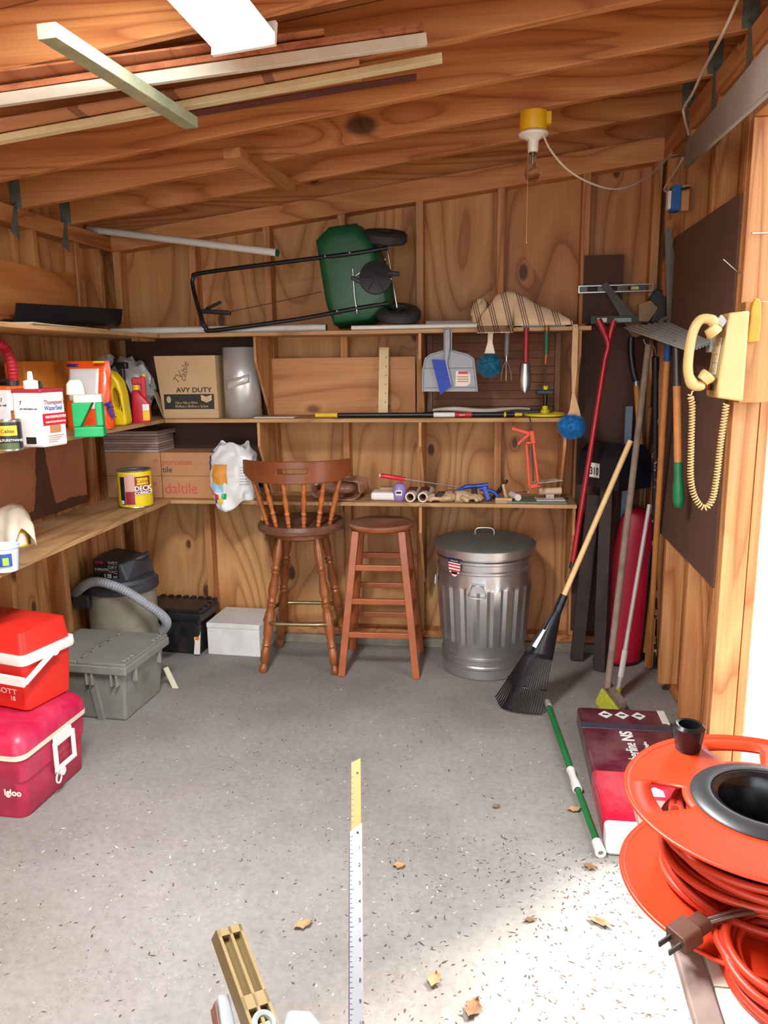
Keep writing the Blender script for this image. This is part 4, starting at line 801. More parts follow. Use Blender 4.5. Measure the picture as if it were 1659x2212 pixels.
# ---- tile boxes and loose tiles in the corner of the lowest shelf
M('print_rose', (196, 84, 74), .7); zl = ZL+.0008
yb = FY+.05; x0 = at(234, 1075, Y=yb).x; x1 = at(352, 1075, Y=yb).x; x2 = at(470, 1075, Y=yb).x
h1 = at(300, 1028, Y=yb).z-zl; h2 = at(300, 977, Y=yb).z-zl-h1
def tbox(xa, xb, z, h, label, y=yb, rz=0):
    t = thing('tile_box', label, 'box', T(xa, y, z, rz), 'tile boxes in the corner'); w = xb-xa
    MB().box(0, w, 0, .20, 0, h-.0008).obj('box_body', 'cardboard_brown', t, smooth=0, bevel=.003); MB().box(-.0004, w+.0004, -.0006, -.0002, h*.5-.001, h*.5).obj('fold_line', MT['print_tan'], t, smooth=0); return t, w
t, w = tbox(x0, x1-.002, zl, h1, 'plain brown tile box behind the yellow deck can, lower left'); txt('80', face((w-.045, -.001, h1*.6), (1, 0, 0), (0, 0, 1)), .022, MT['print_rose'], t)
t, w = tbox(x0, x1-.002, zl+h1, h2, 'brown tile box under the stack of loose tiles'); txt('80', face((w-.035, -.001, h2*.6), (1, 0, 0), (0, 0, 1)), .022, MT['print_rose'], t)
t, w = tbox(x1+.002, x2, zl, h1, 'brown tile box printed daltile on the lowest shelf'); txt('daltile', face((.012, -.001, h1*.22), (1, 0, 0), (0, 0, 1)), .082, MT['print_rose'], t, sx=.92)
t, w = tbox(x1+.002, x2-.012, zl+h1, h2, 'brown tile box printed porcelain tile, on top'); txt('porcelain', face((.006, -.001, h2*.48), (1, 0, 0), (0, 0, 1)), .044, MT['print_rose'], t); txt('tile', face((.006, -.001, h2*.16), (1, 0, 0), (0, 0, 1)), .044, pr, t)
M('tile_mauve', (150, 122, 114), .5, var=.12); M('tile_pale', (176, 160, 152), .5, var=.1)
zt_ = zl+h1+h2; top_ = at(300, 928, Y=yb+.1).z; nT = 8; th = (top_-zt_)/nT
me = None
for k in range(nT):
    sx_ = random.uniform(-.004, .004)+(.03 if k >= 6 else 0); wt = (x1-x0)-.006-(.02 if k >= 6 else 0)
    nm = ('bottom', 'second', 'third', 'fourth', 'fifth', 'sixth', 'second highest', 'topmost')[k]
    o = MB().box(0, wt+.0, 0, .20 if k < 6 else .24, .0004, th-.0016).obj('floor_tile', 'tile_mauve' if k % 3 else 'tile_pale', smooth=0, m=T(x0+sx_*.5, yb+.002+abs(sx_)*.3, zt_+.0004+k*th, R(random.uniform(-1, 1))))
    tag(o, nm+' mauve tile'+(' from below' if 0 < k < 6 else '')+' in the stack on the brown boxes', 'tile', 'loose floor tiles')
# ---- bag of grout
M('bag_white', (224, 224, 222), .4, var=.06, vs=10, coat=.2)
bb = at(505, 1100, Y=FY-.03); tz = at(512, 962, Y=FY+.05).z; H = tz-ZL
t = thing('grout_bag', 'white printed grout bag slumped over the front of the lowest shelf', 'bag', T(at(512, 1050, Y=FY+.10).x, FY+.10, zl, 0))
def bag(u, v):
    a = 2*math.pi*u; c_, s_ = math.cos(a), math.sin(a)
    w = .108+.012*math.sin(v*3.1); dpt = .085*(1-v**3*.55)
    if v > .82: w *= 1-.25*(v-.82)/.18
    x = w*math.copysign(abs(c_)**.7, c_); y = dpt*math.copysign(abs(s_)**.7, s_)
    n_ = noise.noise(Vector((x*22, y*22, v*5)))*.010+noise.noise(Vector((x*45, y*45, v*12)))*.005
    x += n_*c_*1.6; y += n_*s_*1.6
    z = v*H+ (.015*math.sin(a*3)+.02*noise.noise(Vector((c_*2, s_*2, 5)))) * max(0, (v-.8)*5)
    if s_ < -.2: y -= .034*(1-v)
    dip = .055*max(0, 1-v*2.2)*max(0, 1-((x+.03)/.09)**2) if y < -.101 else 0
    return (x-.01*v, y, max(z, .0)-dip)
MB().grid(bag, 56, 30, cu=True).obj('bag_body', 'bag_white', t, smooth=40, solid=.002)
def bagf(u, v): x, y, z = bag(u, v); return Vector((x, y, z))
def patch(u0, u1, v0, v1, mat, name, off=.004):
    c = MB(); c.grid(lambda u, v: tuple(bagf(u0+(u1-u0)*u, v0+(v1-v0)*v)+Vector((math.cos(2*math.pi*(u0+(u1-u0)*u))*off, math.sin(2*math.pi*(u0+(u1-u0)*u))*off, 0))), 8, 8); return c.obj(name, mat, t, smooth=60)
patch(.645, .745, .34, .66, M('label_amber', (214, 146, 60), .5), 'orange_label'); patch(.52, .60, .55, .9, M('label_navy', (48, 60, 140), .5), 'navy_patch'); patch(.63, .72, .24, .335, M('label_sky', (150, 196, 220), .5), 'blue_band')
for k, (u, v, mt) in enumerate(((.66, .14, 'sticker_red'), (.69, .10, 'sticker_yellow'), (.64, .08, 'print_blue'), (.71, .16, 'green_bright'))): patch(u, u+.03, v, v+.07, MT[mt], 'colour_dot', .005)
for k in range(7): patch(.80, .88, .30+.05*k, .31+.05*k, MT['hose_grey'], 'text_line', .004)
# ---- items at the left edge of the lowest shelf
p = at(4, 1240, Z=ZL); r = .045
t = thing('plastic_tub', 'small pale blue plastic tub at the left end of the lowest shelf', 'tub', T(p.x-.01, p.y+r, zl)); hq = at(4, 1185, Y=p.y).z-zl
MB().lathe([(0, 0), (r*.8, 0), (r, hq), (r*1.05, hq+.002), (r*1.05, hq-.006), (r*.97, hq-.004), (r*.78, .004), (0, .004)], 28).obj('tub', M('tub_pale', (204, 216, 228), .35, var=.04), t)
curved(t, r*.9, -85, -30, hq*.25, hq*.75, MT['print_blue'], 'blue_print', .003); curved(t, r*.9, -70, -45, hq*.3, hq*.6, M('print_lime', (150, 190, 70), .5), 'green_print', .004)
p = at(-12, 1200, Z=ZL); pc = Vector((p.x-.02, p.y+.16, zl)); hq = at(-6, 1120, Y=pc.y-.04).z-zl
t = thing('varnish_can', 'yellow-labelled can with a rag on it, left end of the lowest shelf', 'can', T(pc.x, pc.y, zl)); r = .048
MB().lathe([(0, 0), (r, 0), (r, hq), (0, hq)], 28).obj('wall', 'can_yellow', t); curved(t, r, -120, 0, hq*.05, hq*.45, MT['label_paper'], 'paper_label')
def rag(u, v):
    a = 2*math.pi*u; f_ = 1+.18*math.sin(5*a+1)*v; rr1 = (.008+.058*min(1, v*1.6))*f_; z = hq+.05-(.05*v+max(0, v-.35)*.14)*(1+.35*math.sin(3*a))
    return (rr1*math.cos(a)+.008, rr1*math.sin(a)-.004, z)
tag(MB().grid(rag, 40, 14, cu=True).obj('rag', M('rag_cream', (234, 222, 200), .9, var=.06), smooth=60, solid=.003, m=T(pc.x, pc.y, zl)), 'cream rag draped over the yellow-labelled can', 'cloth')
tag(MB().cyl((0, 0, 0), (.055, .012, .001), .0022, n=8).obj('nail', 'tin', m=T(at(25, 1222, Z=ZL).x, at(25, 1222, Z=ZL).y, zl+.0022)), 'loose nail lying beside the pale blue tub', 'nail')
# blue masking tape scraps on the front edge of the middle left shelf
M('tape_blue', (74, 150, 206), .6)
for k, (px, py, w) in enumerate(((16, 992, .012), (47, 987, .012), (98, 975, .03), (112, 971, .03), (136, 966, .012), (172, 958, .012), (197, 951, .012), (218, 946, .012))):
    p = at(px, py, X=FX+.001); tag(MB().box(0, .0006, -w/2, w/2, -.0085, .0085).obj('tape_scrap', 'tape_blue', smooth=0, m=T(FX+.0008, p.y, ZM-.0095)), ('leftmost', 'second from the left', 'third from the left', 'fourth from the left', 'fifth from the left', 'third from the right', 'second from the right', 'rightmost')[k]+' scrap of blue tape on the middle left shelf edge', 'tape', 'blue tape scraps on the left shelf edge')
# ================================================================== top shelf of the back wall
zt = ZT+.0008
M('pvc_white', (222, 220, 212), .4, var=.04); M('pipe_green_end', (36, 92, 58), .5)
def pipe(name, a, b, r, label, end=None, mat='pvc_white'):
    d = (b-a); t = thing(name, label, 'pipe', frame(a, d))
    MB().lathe([(r*.86, 0), (r, 0), (r, d.length), (r*.86, d.length), (r*.86, 0)], 18).obj('tube', mat, t)
    if end: MB().lathe([(0, 0), (r*1.02, 0), (r*1.02, .004), (0, .004)], 18, T(0, 0, d.length)).obj('end_cap', end, t)
    return t
yP = FY+.055
a = at(240, 714, Y=yP); b = at(704, 712, Y=yP)
pipe('plastic_pipe', Vector((a.x, yP, zt+.0165)), Vector((b.x, yP+.005, zt+.0165)), .0165, 'long white plastic pipe along the front of the top shelf', 'pipe_green_end')
pipe('plastic_pipe', Vector((a.x+.1, yP+.05, zt+.02)), Vector((at(688, 700, Y=3.87).x, yP+.055, zt+.02)), .018, 'white plastic pipe lying behind the spreader handle')
a = at(760, 712, Y=FY+.02); b = at(915, 705, Y=FY+.02)
pipe('plastic_pipe', Vector((a.x, FY+.015, zt+.011)), Vector((at(1060, 700, Y=FY+.02).x, FY+.02, zt+.011)), .011, 'thin white pipe at the shelf edge left of the towel')
pipe('plastic_pipe', Vector((at(920, 695, Y=3.9).x, 3.90, zt+.022)), Vector((at(1060, 690, Y=3.9).x, 3.92, zt+.022)), .022, 'short pale grey pipe on the top shelf between spreader wheel and towel', mat=M('pvc_grey', (186, 184, 176), .5))
# pipe slung below the rafters in the left corner
a = at(190, 495, Y=3.96); b = at(598, 546, Y=3.72); pipe('plastic_pipe', a, b, .0175, 'white plastic pipe hanging below the rafters in the upper left corner', 'pipe_green_end')
# ---- green broadcast spreader lying on its side
M('spreader_green', (18, 84, 50), .4, var=.15); M('tube_black', (22, 22, 26), .4); M('tyre', (44, 46, 50), .7, var=.25, vs=30); M('gear_black', (26, 27, 32), .45); M('zinc', (190, 190, 186), .3, .9)
YP = 3.90
pt = lambda x, y, Y=YP: at(x, y, Y=Y)
base = pt(800, 700); t = thing('lawn_spreader', 'green push lawn spreader lying on its side on the top shelf', 'spreader', Matrix.Translation((base.x, YP, zt))); O = Vector((base.x, YP, zt))
# hopper: open top faces the wall; its rounded back towards the room
h0 = [pt(683, 520, 3.84), pt(712, 490, 3.84), pt(770, 482, 3.84), pt(806, 520, 3.84), pt(838, 600, 3.84), pt(842, 660, 3.84), pt(800, 695, 3.84), pt(722, 703, 3.84), pt(706, 660, 3.84)]
cen = sum(h0, Vector())/len(h0)
def hp_ring(k, y): return [tuple(cen.lerp(p, k)+Vector((0, y-3.84, 0))-O) for p in h0]
MB().loft([hp_ring(.72, 3.78), hp_ring(.86, 3.785), hp_ring(.96, 3.80), hp_ring(1.0, 3.84), hp_ring(1.02, 3.97), hp_ring(1.04, 3.975), hp_ring(1.04, 4.01)]).obj('hopper', 'spreader_green', t, smooth=50, bevel=.008)
fr1 = [pt(838, 535, 3.80), pt(760, 548, 3.775), pt(640, 563, 3.80), pt(440, 589, 3.84), pt(418, 600, 3.84), pt(418, 625, 3.83), pt(436, 690, 3.78), pt(445, 708, 3.775), pt(465, 714, 3.775), pt(640, 690, 3.785), pt(760, 668, 3.775), pt(838, 655, 3.80)]
fr1 = [p-O for p in fr1]
for p in fr1: p.z = max(p.z, .013)
MB().tube(spline(fr1, 8), .0105, 10).obj('handle_frame', 'tube_black', t, smooth=60)
# control lever and cable
q = pt(432, 672)-O; e = pt(498, 676)-O
MB().bar(q, e, .026, .022).obj('lever_box', 'tube_black', t, smooth=0, bevel=.004); MB().bar(pt(445, 668)-O, pt(478, 652)-O, .012, .016).obj('lever', 'tube_black', t, smooth=0, bevel=.004)
MB().tube([pt(498, 673)-O, pt(600, 652)-O, pt(695, 630, 3.80)-O], .0022, 6).obj('cable', M('wire_brown', (92, 60, 36), .5), t)
# wheels
def wheel(ctr, axis, r, w):
    m = frame(ctr-O, axis)
    wo = MB().lathe([(r*.55, -w/2), (r*.9, -w/2), (r, -w*.3), (r, w*.3), (r*.9, w/2), (r*.55, w/2), (r*.55, -w/2)], 32, m).obj('wheel', 'tyre', t, smooth=40)
    MB().lathe([(0, -w*.1), (r*.16, -w*.5), (r*.2, -w*.4), (r*.2, w*.4), (r*.16, w*.5), (0, w*.5)], 18, m).obj('wheel_hub', 'gear_black', wo)
    for k in range(5):
        an = 2*math.pi*k/5; MB().bar((r*.15*math.cos(an), r*.15*math.sin(an), 0), (r*.58*math.cos(an), r*.58*math.sin(an), 0), .012, w*.5).obj('spoke', 'gear_black', wo, smooth=0, m=m)
for c_, up_, r in ((pt(832, 512, 3.88), .55, .108), (pt(860, 686, 3.865), .5, .113)):
    ax_ = Vector((.12, -.30 if up_ > .52 else -.35, 1)); wheel(c_ if up_ > .52 else Vector((c_.x, c_.y, zt+.045+.035)), ax_, r, .052)
MB().cyl(pt(832, 512, 3.88)-O, Vector((pt(860, 686, 3.865).x, 3.865, zt+.08))-O, .005, n=10).obj('axle', 'zinc', t)
gc = pt(812, 600, 3.775); m = frame(gc-O, (.1, -1, .15))
g = MB().lathe([(0, 0), (.075, 0), (.08, .006), (.078, .012), (.06, .014), (.0, .02)], 32, m).obj('impeller_plate', 'gear_black', t, smooth=40)
for k in range(6):
    an = 2*math.pi*k/6; MB().bar((.012*math.cos(an), .012*math.sin(an), .018), (.07*math.cos(an), .07*math.sin(an), .018), .003, .018).obj('impeller_vane', 'gear_black', g, smooth=0, m=m)
MB().bar(pt(836, 590, 3.78)-O, pt(862, 592, 3.80)-O, .03, .02).obj('gearbox', 'gear_black', t, smooth=0, bevel=.005); MB().bar(pt(760, 600, 3.77)-O, pt(800, 618, 3.77)-O, .03, .02).obj('shut_off_plate', 'gear_black', t, smooth=0, bevel=.004)
for x, y in ((702, 553), (755, 545), (728, 672), (771, 676), (845, 602), (832, 560)): MB().ball(tuple(pt(x, y, 3.765)-O), .006, 10).obj('bolt', 'zinc', t)
MB().tube([pt(762, 580, 3.77)-O, pt(766, 640, 3.77)-O, pt(772, 678, 3.77)-O], .003, 6).obj('control_rod', 'zinc', t); MB().tube([pt(800, 575, 3.77)-O, pt(768, 596, 3.77)-O], .003, 6).obj('control_rod', 'zinc', t)
# ---- striped towel
def towelm():
    m, tt, b = nt('striped_towel'); v = coords(tt, rnd=False); sx = node(tt, 'ShaderNodeSeparateXYZ'); tt.links.new(v, sx.inputs[0])
    x = math_(tt, 'ADD', sx.outputs[0], math_(tt, 'MULTIPLY', sx.outputs[2], .25)); fr = math_(tt, 'FRACT', math_(tt, 'MULTIPLY', x, 14.0))
    f2 = math_(tt, 'FRACT', math_(tt, 'MULTIPLY', x, 98.0)); band = math_(tt, 'LESS_THAN', fr, .36); ln = math_(tt, 'LESS_THAN', f2, .5)
    c = mixc(tt, math_(tt, 'MULTIPLY', math_(tt, 'MULTIPLY', band, ln), .85), ramp(tt, noise_(tt, v, 14, 3), [(.3, (206, 178, 140)), (.7, (226, 202, 168))]), (92, 62, 54))
    tt.links.new(c, b.inputs['Base Color']); b.inputs['Roughness'].default_value = .95; bp = node(tt, 'ShaderNodeBump'); bp.inputs['Strength'].default_value = .5; bp.inputs['Distance'].default_value = .003
    tt.links.new(noise_(tt, v, 160, 2), bp.inputs['Height']); tt.links.new(bp.outputs[0], b.inputs['Normal']); MT['striped_towel'] = m
towelm()
tc = at(1130, 690, Y=3.86); t = thing('striped_towel', 'cream towel with brown stripes heaped on the right end of the top shelf', 'towel', T(tc.x, 3.86, zt)); TH = at(1100, 632, Y=3.84).z-zt
def tw(u, v):
    x = (u-.5)*.44; y = (v-.5)*.26; e = max(abs(u-.5)*2, abs(v-.5)*2)
    prof = .55+.45*math.exp(-((x+.07)/.11)**2) - .15*max(0, x/.2)
    z = TH*prof*(1-max(0, e-.55)/.45)**.55 + .012*noise.noise(Vector((x*14, y*14, 1)))*(1-e)+.006*noise.noise(Vector((x*35, y*30, 3)))
    x += .012*noise.noise(Vector((y*12, x*5, 7))); y += .02*noise.noise(Vector((x*9, y*4, 2)))
    # a fold spills over the shelf edge on the left
    z = max(z, .004)
    if v < .06 and u < .40: y -= .10-.0*u; z = -.028
    elif v < .12 and u < .40: y = min(y, -.106); z = .006
    return (x, y, z)
MB().grid(tw, 60, 36).obj('cloth', 'striped_towel', t, smooth=60, solid=.004)
MB().ball((-.205, -.03, TH*.42), (.045, .05, TH*.42), 24, fn=lump(2, .4, 3)).obj('bunched_corner', 'striped_towel', t, smooth=50)
tag(MB().box(-.09, .11, -.02, .10, 0, .006, T(tc.x+.08, 3.775, zt+.0002)).obj('blue_folder', M('folder_blue', (120, 170, 206), .5), smooth=0), 'edge of a light blue folder under the striped towel', 'folder')
# ================================================================== middle shelf
# plywood offcut standing at the back of the middle shelf
a = at(592, 890, Y=YS-.03); b = at(897, 770, Y=YS-.03)
tag(MB().box(a.x, b.x, 0, .012, 0, b.z-zz, T(0, YS-.035, zz)).obj('plywood_offcut', WOOD('ply_offcut', 'X', (214, 160, 104), (200, 140, 84), (164, 104, 56), rings=5, across=3, knots=.8, kscale=4), smooth=0, bevel=.001), 'bare plywood offcut standing at the back of the middle shelf', 'board')
# louvred shutter behind the hanging tools
a = at(922, 880, Y=4.0); b = at(1234, 722, Y=4.0); t = thing('louvre_panel', 'brown slatted louvre panel behind the hanging garden tools', 'shutter', T(a.x, 4.015, zz)); w = .345-a.x-.004; h = ZT-.022-zz
M('louvre_brown', (120, 78, 52), .6, var=.18, vs=6)
MB().box(0, .028, 0, .03, 0, h).obj('stile', 'louvre_brown', t, smooth=0, bevel=.002); MB().box(w-.028, w, 0, .03, 0, h).obj('stile', 'louvre_brown', t, smooth=0, bevel=.002)
n = 10
for k in range(n): MB().box(.029, w-.029, -.004, .006, -.021, .021, T(0, .016, h*(k+.5)/n, 0, R(-18))).obj('slat', 'louvre_brown', t, smooth=0, bevel=.001)
# painted measuring stick
a = at(826, 893, Y=FY+.16); tz = at(826, 750, Y=FY+.22).z; t = thing('paint_stick', 'cream painted stick with holes standing upright on the middle shelf', 'stick', T(a.x, FY+.18, zz, 0, R(-12)))
M('stick_cream', (226, 204, 158), .6, var=.08); H = (tz-zz)/math.cos(R(12)); MB().box(-.025, .025, 0, .006, 0.001, H).obj('stick', 'stick_cream', t, smooth=0, bevel=.001)
for k in range(6): MB().cyl((.012, -.0006, H*(.2+.13*k)), (.012, .0004, H*(.2+.13*k)), .003, n=8).obj('hole_mark', MT['black_print'], t)
# black telescopic pole
y_ = FY+.05; a = at(682, 900, Y=y_); b = at(1128, 900, Y=y_); t = thing('extension_pole', 'black telescopic pole with yellow tip lying on the middle shelf', 'pole', T(a.x, y_, zz+.0125, R(.3))); L = b.x-a.x; f = lambda x: (x-682)/(1128-682)*L
MB().cyl((f(732), 0, 0), (f(1092), 0, 0), .012, n=16).obj('tube', 'tube_black', t); MB().cyl((0, 0, 0), (f(731), 0, 0), .0122, n=16).obj('yellow_grip', M('grip_yellow', (232, 192, 40), .5), t)
MB().cyl((f(941), 0, 0), (f(986), 0, 0), .0125, n=16).obj('white_sticker', 'white_print', t); MB().cyl((f(986.5), 0, 0), (f(1022), 0, 0), .0125, n=16).obj('red_sticker', 'sticker_red', t); MB().cyl((f(1090), 0, 0), (f(1094), 0, 0), .0128, n=16).obj('ring', 'grip_yellow', t); MB().cyl((f(1094.5), 0, 0), (f(1112), 0, 0), .0115, n=16).obj('collar', 'tube_black', t); MB().cyl((f(1112.5), 0, 0), (L, 0, 0), .010, .008, n=16).obj('tip', 'grip_yellow', t)
txt('SAVE', face((f(996), -.0128, -.005), (1, 0, 0), (0, 0, 1)), .012, MT['white_print'], t)
# pale flat tile and hedge shears
a = at(590, 905, Y=FY+.03); tag(MB().box(-.10, .11, -.02, .05, 0, .006, T(a.x, FY+.045, zz)).obj('white_tile', M('tile_white', (206, 194, 184), .5), smooth=0, bevel=.001), 'thin pale tile lying flat at the middle shelf edge', 'tile')
y_ = 3.90; a = at(935, 887, Y=y_); t = thing('plastic_sleeve', 'long white plastic sleeve over black blades behind the black pole', 'sleeve', T(a.x, y_, zz, R(2)))
M('sleeve_white', (206, 198, 182), .4, var=.08); lx = at(1145, 887, Y=y_).x-a.x
MB().grid(lambda u, v: (lx*u, .02*math.cos(2*math.pi*v), .030+.014*math.sin(2*math.pi*v)*(.5+.5*math.sin(math.pi*min(1, u*1.1+.05)))+.006*math.sin(9*u)), 24, 10, cv=True).obj('sleeve', 'sleeve_white', t, smooth=60)
MB().box(-.05, .05, -.02, .02, .001, .022).box(lx*.8, lx+.07, -.015, .015, .001, .03).obj('handle', 'tube_black', t, smooth=0, bevel=.006)
# lawn sprinkler on a yellow ring
M('sprinkler_yellow', (222, 204, 30), .45); p = at(1180, 896, Y=FY+.10); t = thing('lawn_sprinkler', 'lawn sprinkler with black head on a yellow ring base', 'sprinkler', T(p.x-.005, FY+.125, zz)); k = 1
MB().lathe([(.085, .004), (.095, 0), (.105, .004), (.105, .012), (.095, .016), (.085, .012), (.085, .004)], 32).obj('ring_base', 'sprinkler_yellow', t)
for an in (0, 60, 120, 180, 240, 300): MB().bar((.015*math.cos(R(an)), .015*math.sin(R(an)), .01), (.088*math.cos(R(an)), .088*math.sin(R(an)), .009), .012, .008).obj('base_spoke', 'sprinkler_yellow', t, smooth=0)
MB().lathe([(0, .002), (.022, .002), (.022, .03), (.014, .034), (.014, .05), (0, .05)], 18).obj('hub', 'sprinkler_yellow', t); MB().cyl((0, 0, .05), (0, 0, .105), .010, n=14).obj('riser', 'tube_black', t)
MB().box(-.045, .04, -.016, .016, .106, .128).obj('impact_head', 'gear_black', t, smooth=0, bevel=.004); MB().bar((-.045, 0, .13), (.04, 0, .138), .008, .01).obj('impact_arm', 'gear_black', t, smooth=0); MB().cyl((.0, 0, .129), (.0, 0, .148), .012, n=14).obj('cap', 'sprinkler_yellow', t)
# ================================================================== tools hung from the top shelf edge
ye = FY-.004
M('pan_grey', (148, 152, 160), .45, var=.05); M('bristle_blue', (20, 60, 170), .6, var=.2, vs=40); M('bristle_teal', (14, 98, 128), .8, var=.3, vs=60); M('steel', (176, 178, 180), .3, .9, var=.1); M('handle_red', (150, 30, 40), .45); M('handle_green', (40, 84, 56), .5); M('handle_wood', (202, 164, 118), .5, var=.1, vs=20); M('handle_ivory', (226, 212, 190), .45)
hookm = M('nail_steel', (90, 88, 86), .4, .8)
def hang(name, label, cat, px, py): 
    p = at(px, py, Y=ye-.012); t = thing(name, label, cat, T(p.x, ye-.012, p.z)); MB().cyl((0, .014, 0), (0, -.012, .003), .0018, n=8).obj('hanging_nail', hookm, t); return t, p
def loc(t, x, y, Y=None): o = t.matrix_world.translation; return at(x, y, Y=o.y if Y is None else Y)-o
# dustpan with hand brush
t, p = hang('dustpan', 'grey dustpan with a blue hand brush clipped on, hung from the shelf', 'dustpan', 967, 718)
P2 = lambda x, y: (loc(t, x, y).x, loc(t, x, y).z)
out = [P2(*q) for q in ((913, 846), (914, 800), (919, 775), (930, 766), (960, 757), (960, 715), (963, 709), (971, 709), (975, 715), (975, 757), (1010, 766), (1023, 775), (1026, 800), (1031, 846))]
fm = Matrix(((1, 0, 0, 0), (0, 0, -1, 0), (0, 1, 0, 0), (0, 0, 0, 1)))
MB().prism(out, -.002, .002, fm).obj('pan', 'pan_grey', t, smooth=0, bevel=.0015)
rim = [P2(*q) for q in ((913, 846), (914, 800), (919, 775), (930, 766), (960, 757), (960, 716), (967, 709), (975, 716), (975, 757), (1010, 766), (1023, 775), (1026, 800), (1031, 846))]
MB().tube([(x, -.004, z) for x, z in rim], .005, 6).obj('pan_rim', 'pan_grey', t, smooth=60)
for y in (796, 838): 
    x0, z0 = P2(917, y); x1, _ = P2(1027, y); MB().box(x0, x1, -.0045, -.002, z0-.002, z0+.002).obj('pan_ridge', M('pan_dark', (104, 108, 116), .5), t, smooth=0)
L_ = MB().prism([P2(*q) for q in ((985, 801), (1008, 801), (1016, 808), (1016, 828), (1008, 834), (984, 834))], .0025, .0032, fm).obj('paper_label', 'label_paper', t, smooth=0); MB().prism([P2(*q) for q in ((990, 802), (1010, 802), (1012, 808), (990, 808))], .0033, .0038, fm).obj('label_red', 'sticker_red', L_, smooth=0)
for k in range(3): MB().prism([P2(*q) for q in ((988, 813+k*5), (1012, 813+k*5), (1012, 815+k*5), (988, 815+k*5))], .0033, .0038, fm).obj('label_line', 'print_tan', L_, smooth=0)
hb_ = [P2(*q) for q in ((962, 712), (972, 712), (973, 745), (970, 768), (967, 785), (978, 832), (973, 833), (962, 783), (961, 776))]
br = MB().prism(hb_, .010, .028, fm).obj('brush_handle', 'pan_grey', t, smooth=0, bevel=.003)
for k in range(16):
    u = k/15; xa = 962+(12)*u; ya = 778+52*u; xb = 933+18*u; yb_ = 776+72*u
    q = [P2(xa, ya), P2(xa+1, ya+3.2), P2(xb+1.4, yb_+4.6), P2(xb, yb_)]; MB().prism(q, .011, .030, fm).obj('bristle_tuft', 'bristle_blue', br, smooth=0)
def bristles(t, c, rx, ry, rz, mat, n=900, ln=.017):
    c_ = MB(); c_.ball(c, (rx*.82, ry*.82, rz*.82), 20)
    for k in range(n):
        z = random.uniform(-1, 1); a = random.uniform(0, 6.283); s = math.sqrt(1-z*z); d = Vector((s*math.cos(a), s*math.sin(a), z)); q = Vector((c[0]+d.x*rx*.8, c[1]+d.y*ry*.8, c[2]+d.z*rz*.8)); dd = Vector((d.x, d.y*.6, d.z-.25)).normalized()
        e = q+dd*ln*random.uniform(.6, 1.3); u = dd.orthogonal().normalized()*.0018; w_ = dd.cross(u)
        c_.add([q+u, q-u*.5+w_*.8, q-u*.5-w_*.8, e], [(0, 1, 3), (1, 2, 3), (2, 0, 3)])
    o = c_.obj('bristles', mat, t, smooth=60); o['kind'] = 'stuff'; return o
# ivory-handled wide brush
t, p = hang('scrub_brush', 'ivory-handled brush with a round teal bristle head, hung beside the dustpan', 'brush', 1060, 718)
MB().prism([P2(*q) for q in ((1054, 716), (1056, 710), (1063, 710), (1066, 716), (1064, 740), (1070, 764), (1046, 764), (1053, 740))], -.006, .006, fm).obj('handle', 'handle_ivory', t, smooth=0, bevel=.003)
q = loc(t, 1058, 789); bristles(t, (q.x, 0, q.z), .060, .026, .056, MT['bristle_teal'])
# hand cultivator
t, p = hang('hand_cultivator', 'three-pronged hand cultivator with grey handle, hung right of the teal brush', 'garden tool', 1097, 712)
a, b = loc(t, 1096, 716), loc(t, 1094, 768); MB().cyl(b, a, .010, .012, 14).obj('handle', M('handle_grey', (112, 114, 110), .5), t)
MB().cyl(loc(t, 1094, 785), b, .004, .005, 10).obj('shank', 'steel', t)
for x in (1082, 1093, 1105): MB().tube(spline([loc(t, 1094, 778), loc(t, 1094+(x-1094)*.7, 795)+Vector((0, -.01, 0)), loc(t, x, 822)+Vector((0, -.02, 0))], 5), .0028, 6).obj('prong', M('prong_bronze', (150, 138, 116), .4, .6), t)
# trowel
t, p = hang('hand_trowel', 'hand trowel with red handle and bright steel blade, hung from the shelf', 'trowel', 1137, 712)
MB().cyl(loc(t, 1136, 783), loc(t, 1137, 708), .0125, .012, 16).obj('handle', 'handle_red', t)
def trow(u, v):
    z = loc(t, 1134, 783+67*v).z; x0 = loc(t, 1134, 816).x; w = .026*(1 if v < .6 else math.sqrt(max(0, 1-((v-.6)/.41)**2)))*(.8+.3*min(1, v*2)); s = (u-.5)*2; return (x0+w*s, -.004-.014*(1-s*s), z)
MB().grid(trow, 10, 14).obj('blade', 'steel', t, smooth=60, solid=.0016)
# weeder
t, p = hang('hand_weeder', 'slim weeding fork with green handle, hung right of the trowel', 'garden tool', 1181, 708)
MB().cyl(loc(t, 1180, 766), loc(t, 1181, 714), .0115, .012, 14).obj('handle', 'handle_green', t); MB().cyl(loc(t, 1178, 786), loc(t, 1180, 766.5), .006, .010, 12).obj('ferrule', M('copper', (164, 96, 56), .4, .5), t); MB().cyl(loc(t, 1181, 715), loc(t, 1181, 703), .012, .010, 14).obj('butt', 'copper', t); MB().cyl(loc(t, 1179, 835), loc(t, 1178, 786), .003, n=8).obj('shank', M('shank_green', (60, 70, 52), .5, .3), t)
# long bath brush at the right end
t, p = hang('long_brush', 'long wooden-handled brush with bright blue bristles at the shelf end', 'brush', 1243, 708)
MB().prism([P2(*q) for q in ((1237, 700), (1248, 700), (1250, 712), (1247, 800), (1242, 850), (1252, 885), (1256, 905), (1222, 905), (1230, 885), (1235, 850), (1234, 780))], -.008, .006, fm).obj('handle', 'handle_wood', t, smooth=0, bevel=.003)
q = loc(t, 1235, 921); bristles(t, (q.x, -.004, q.z), .066, .030, .062, M('bristle_sky', (8, 108, 176), .8, var=.25, vs=60))
# ================================================================== clutter on the lowest back shelf
zl = ZL+.0008
def onlow(px, Y): return at(px, 1080, Y=Y).x
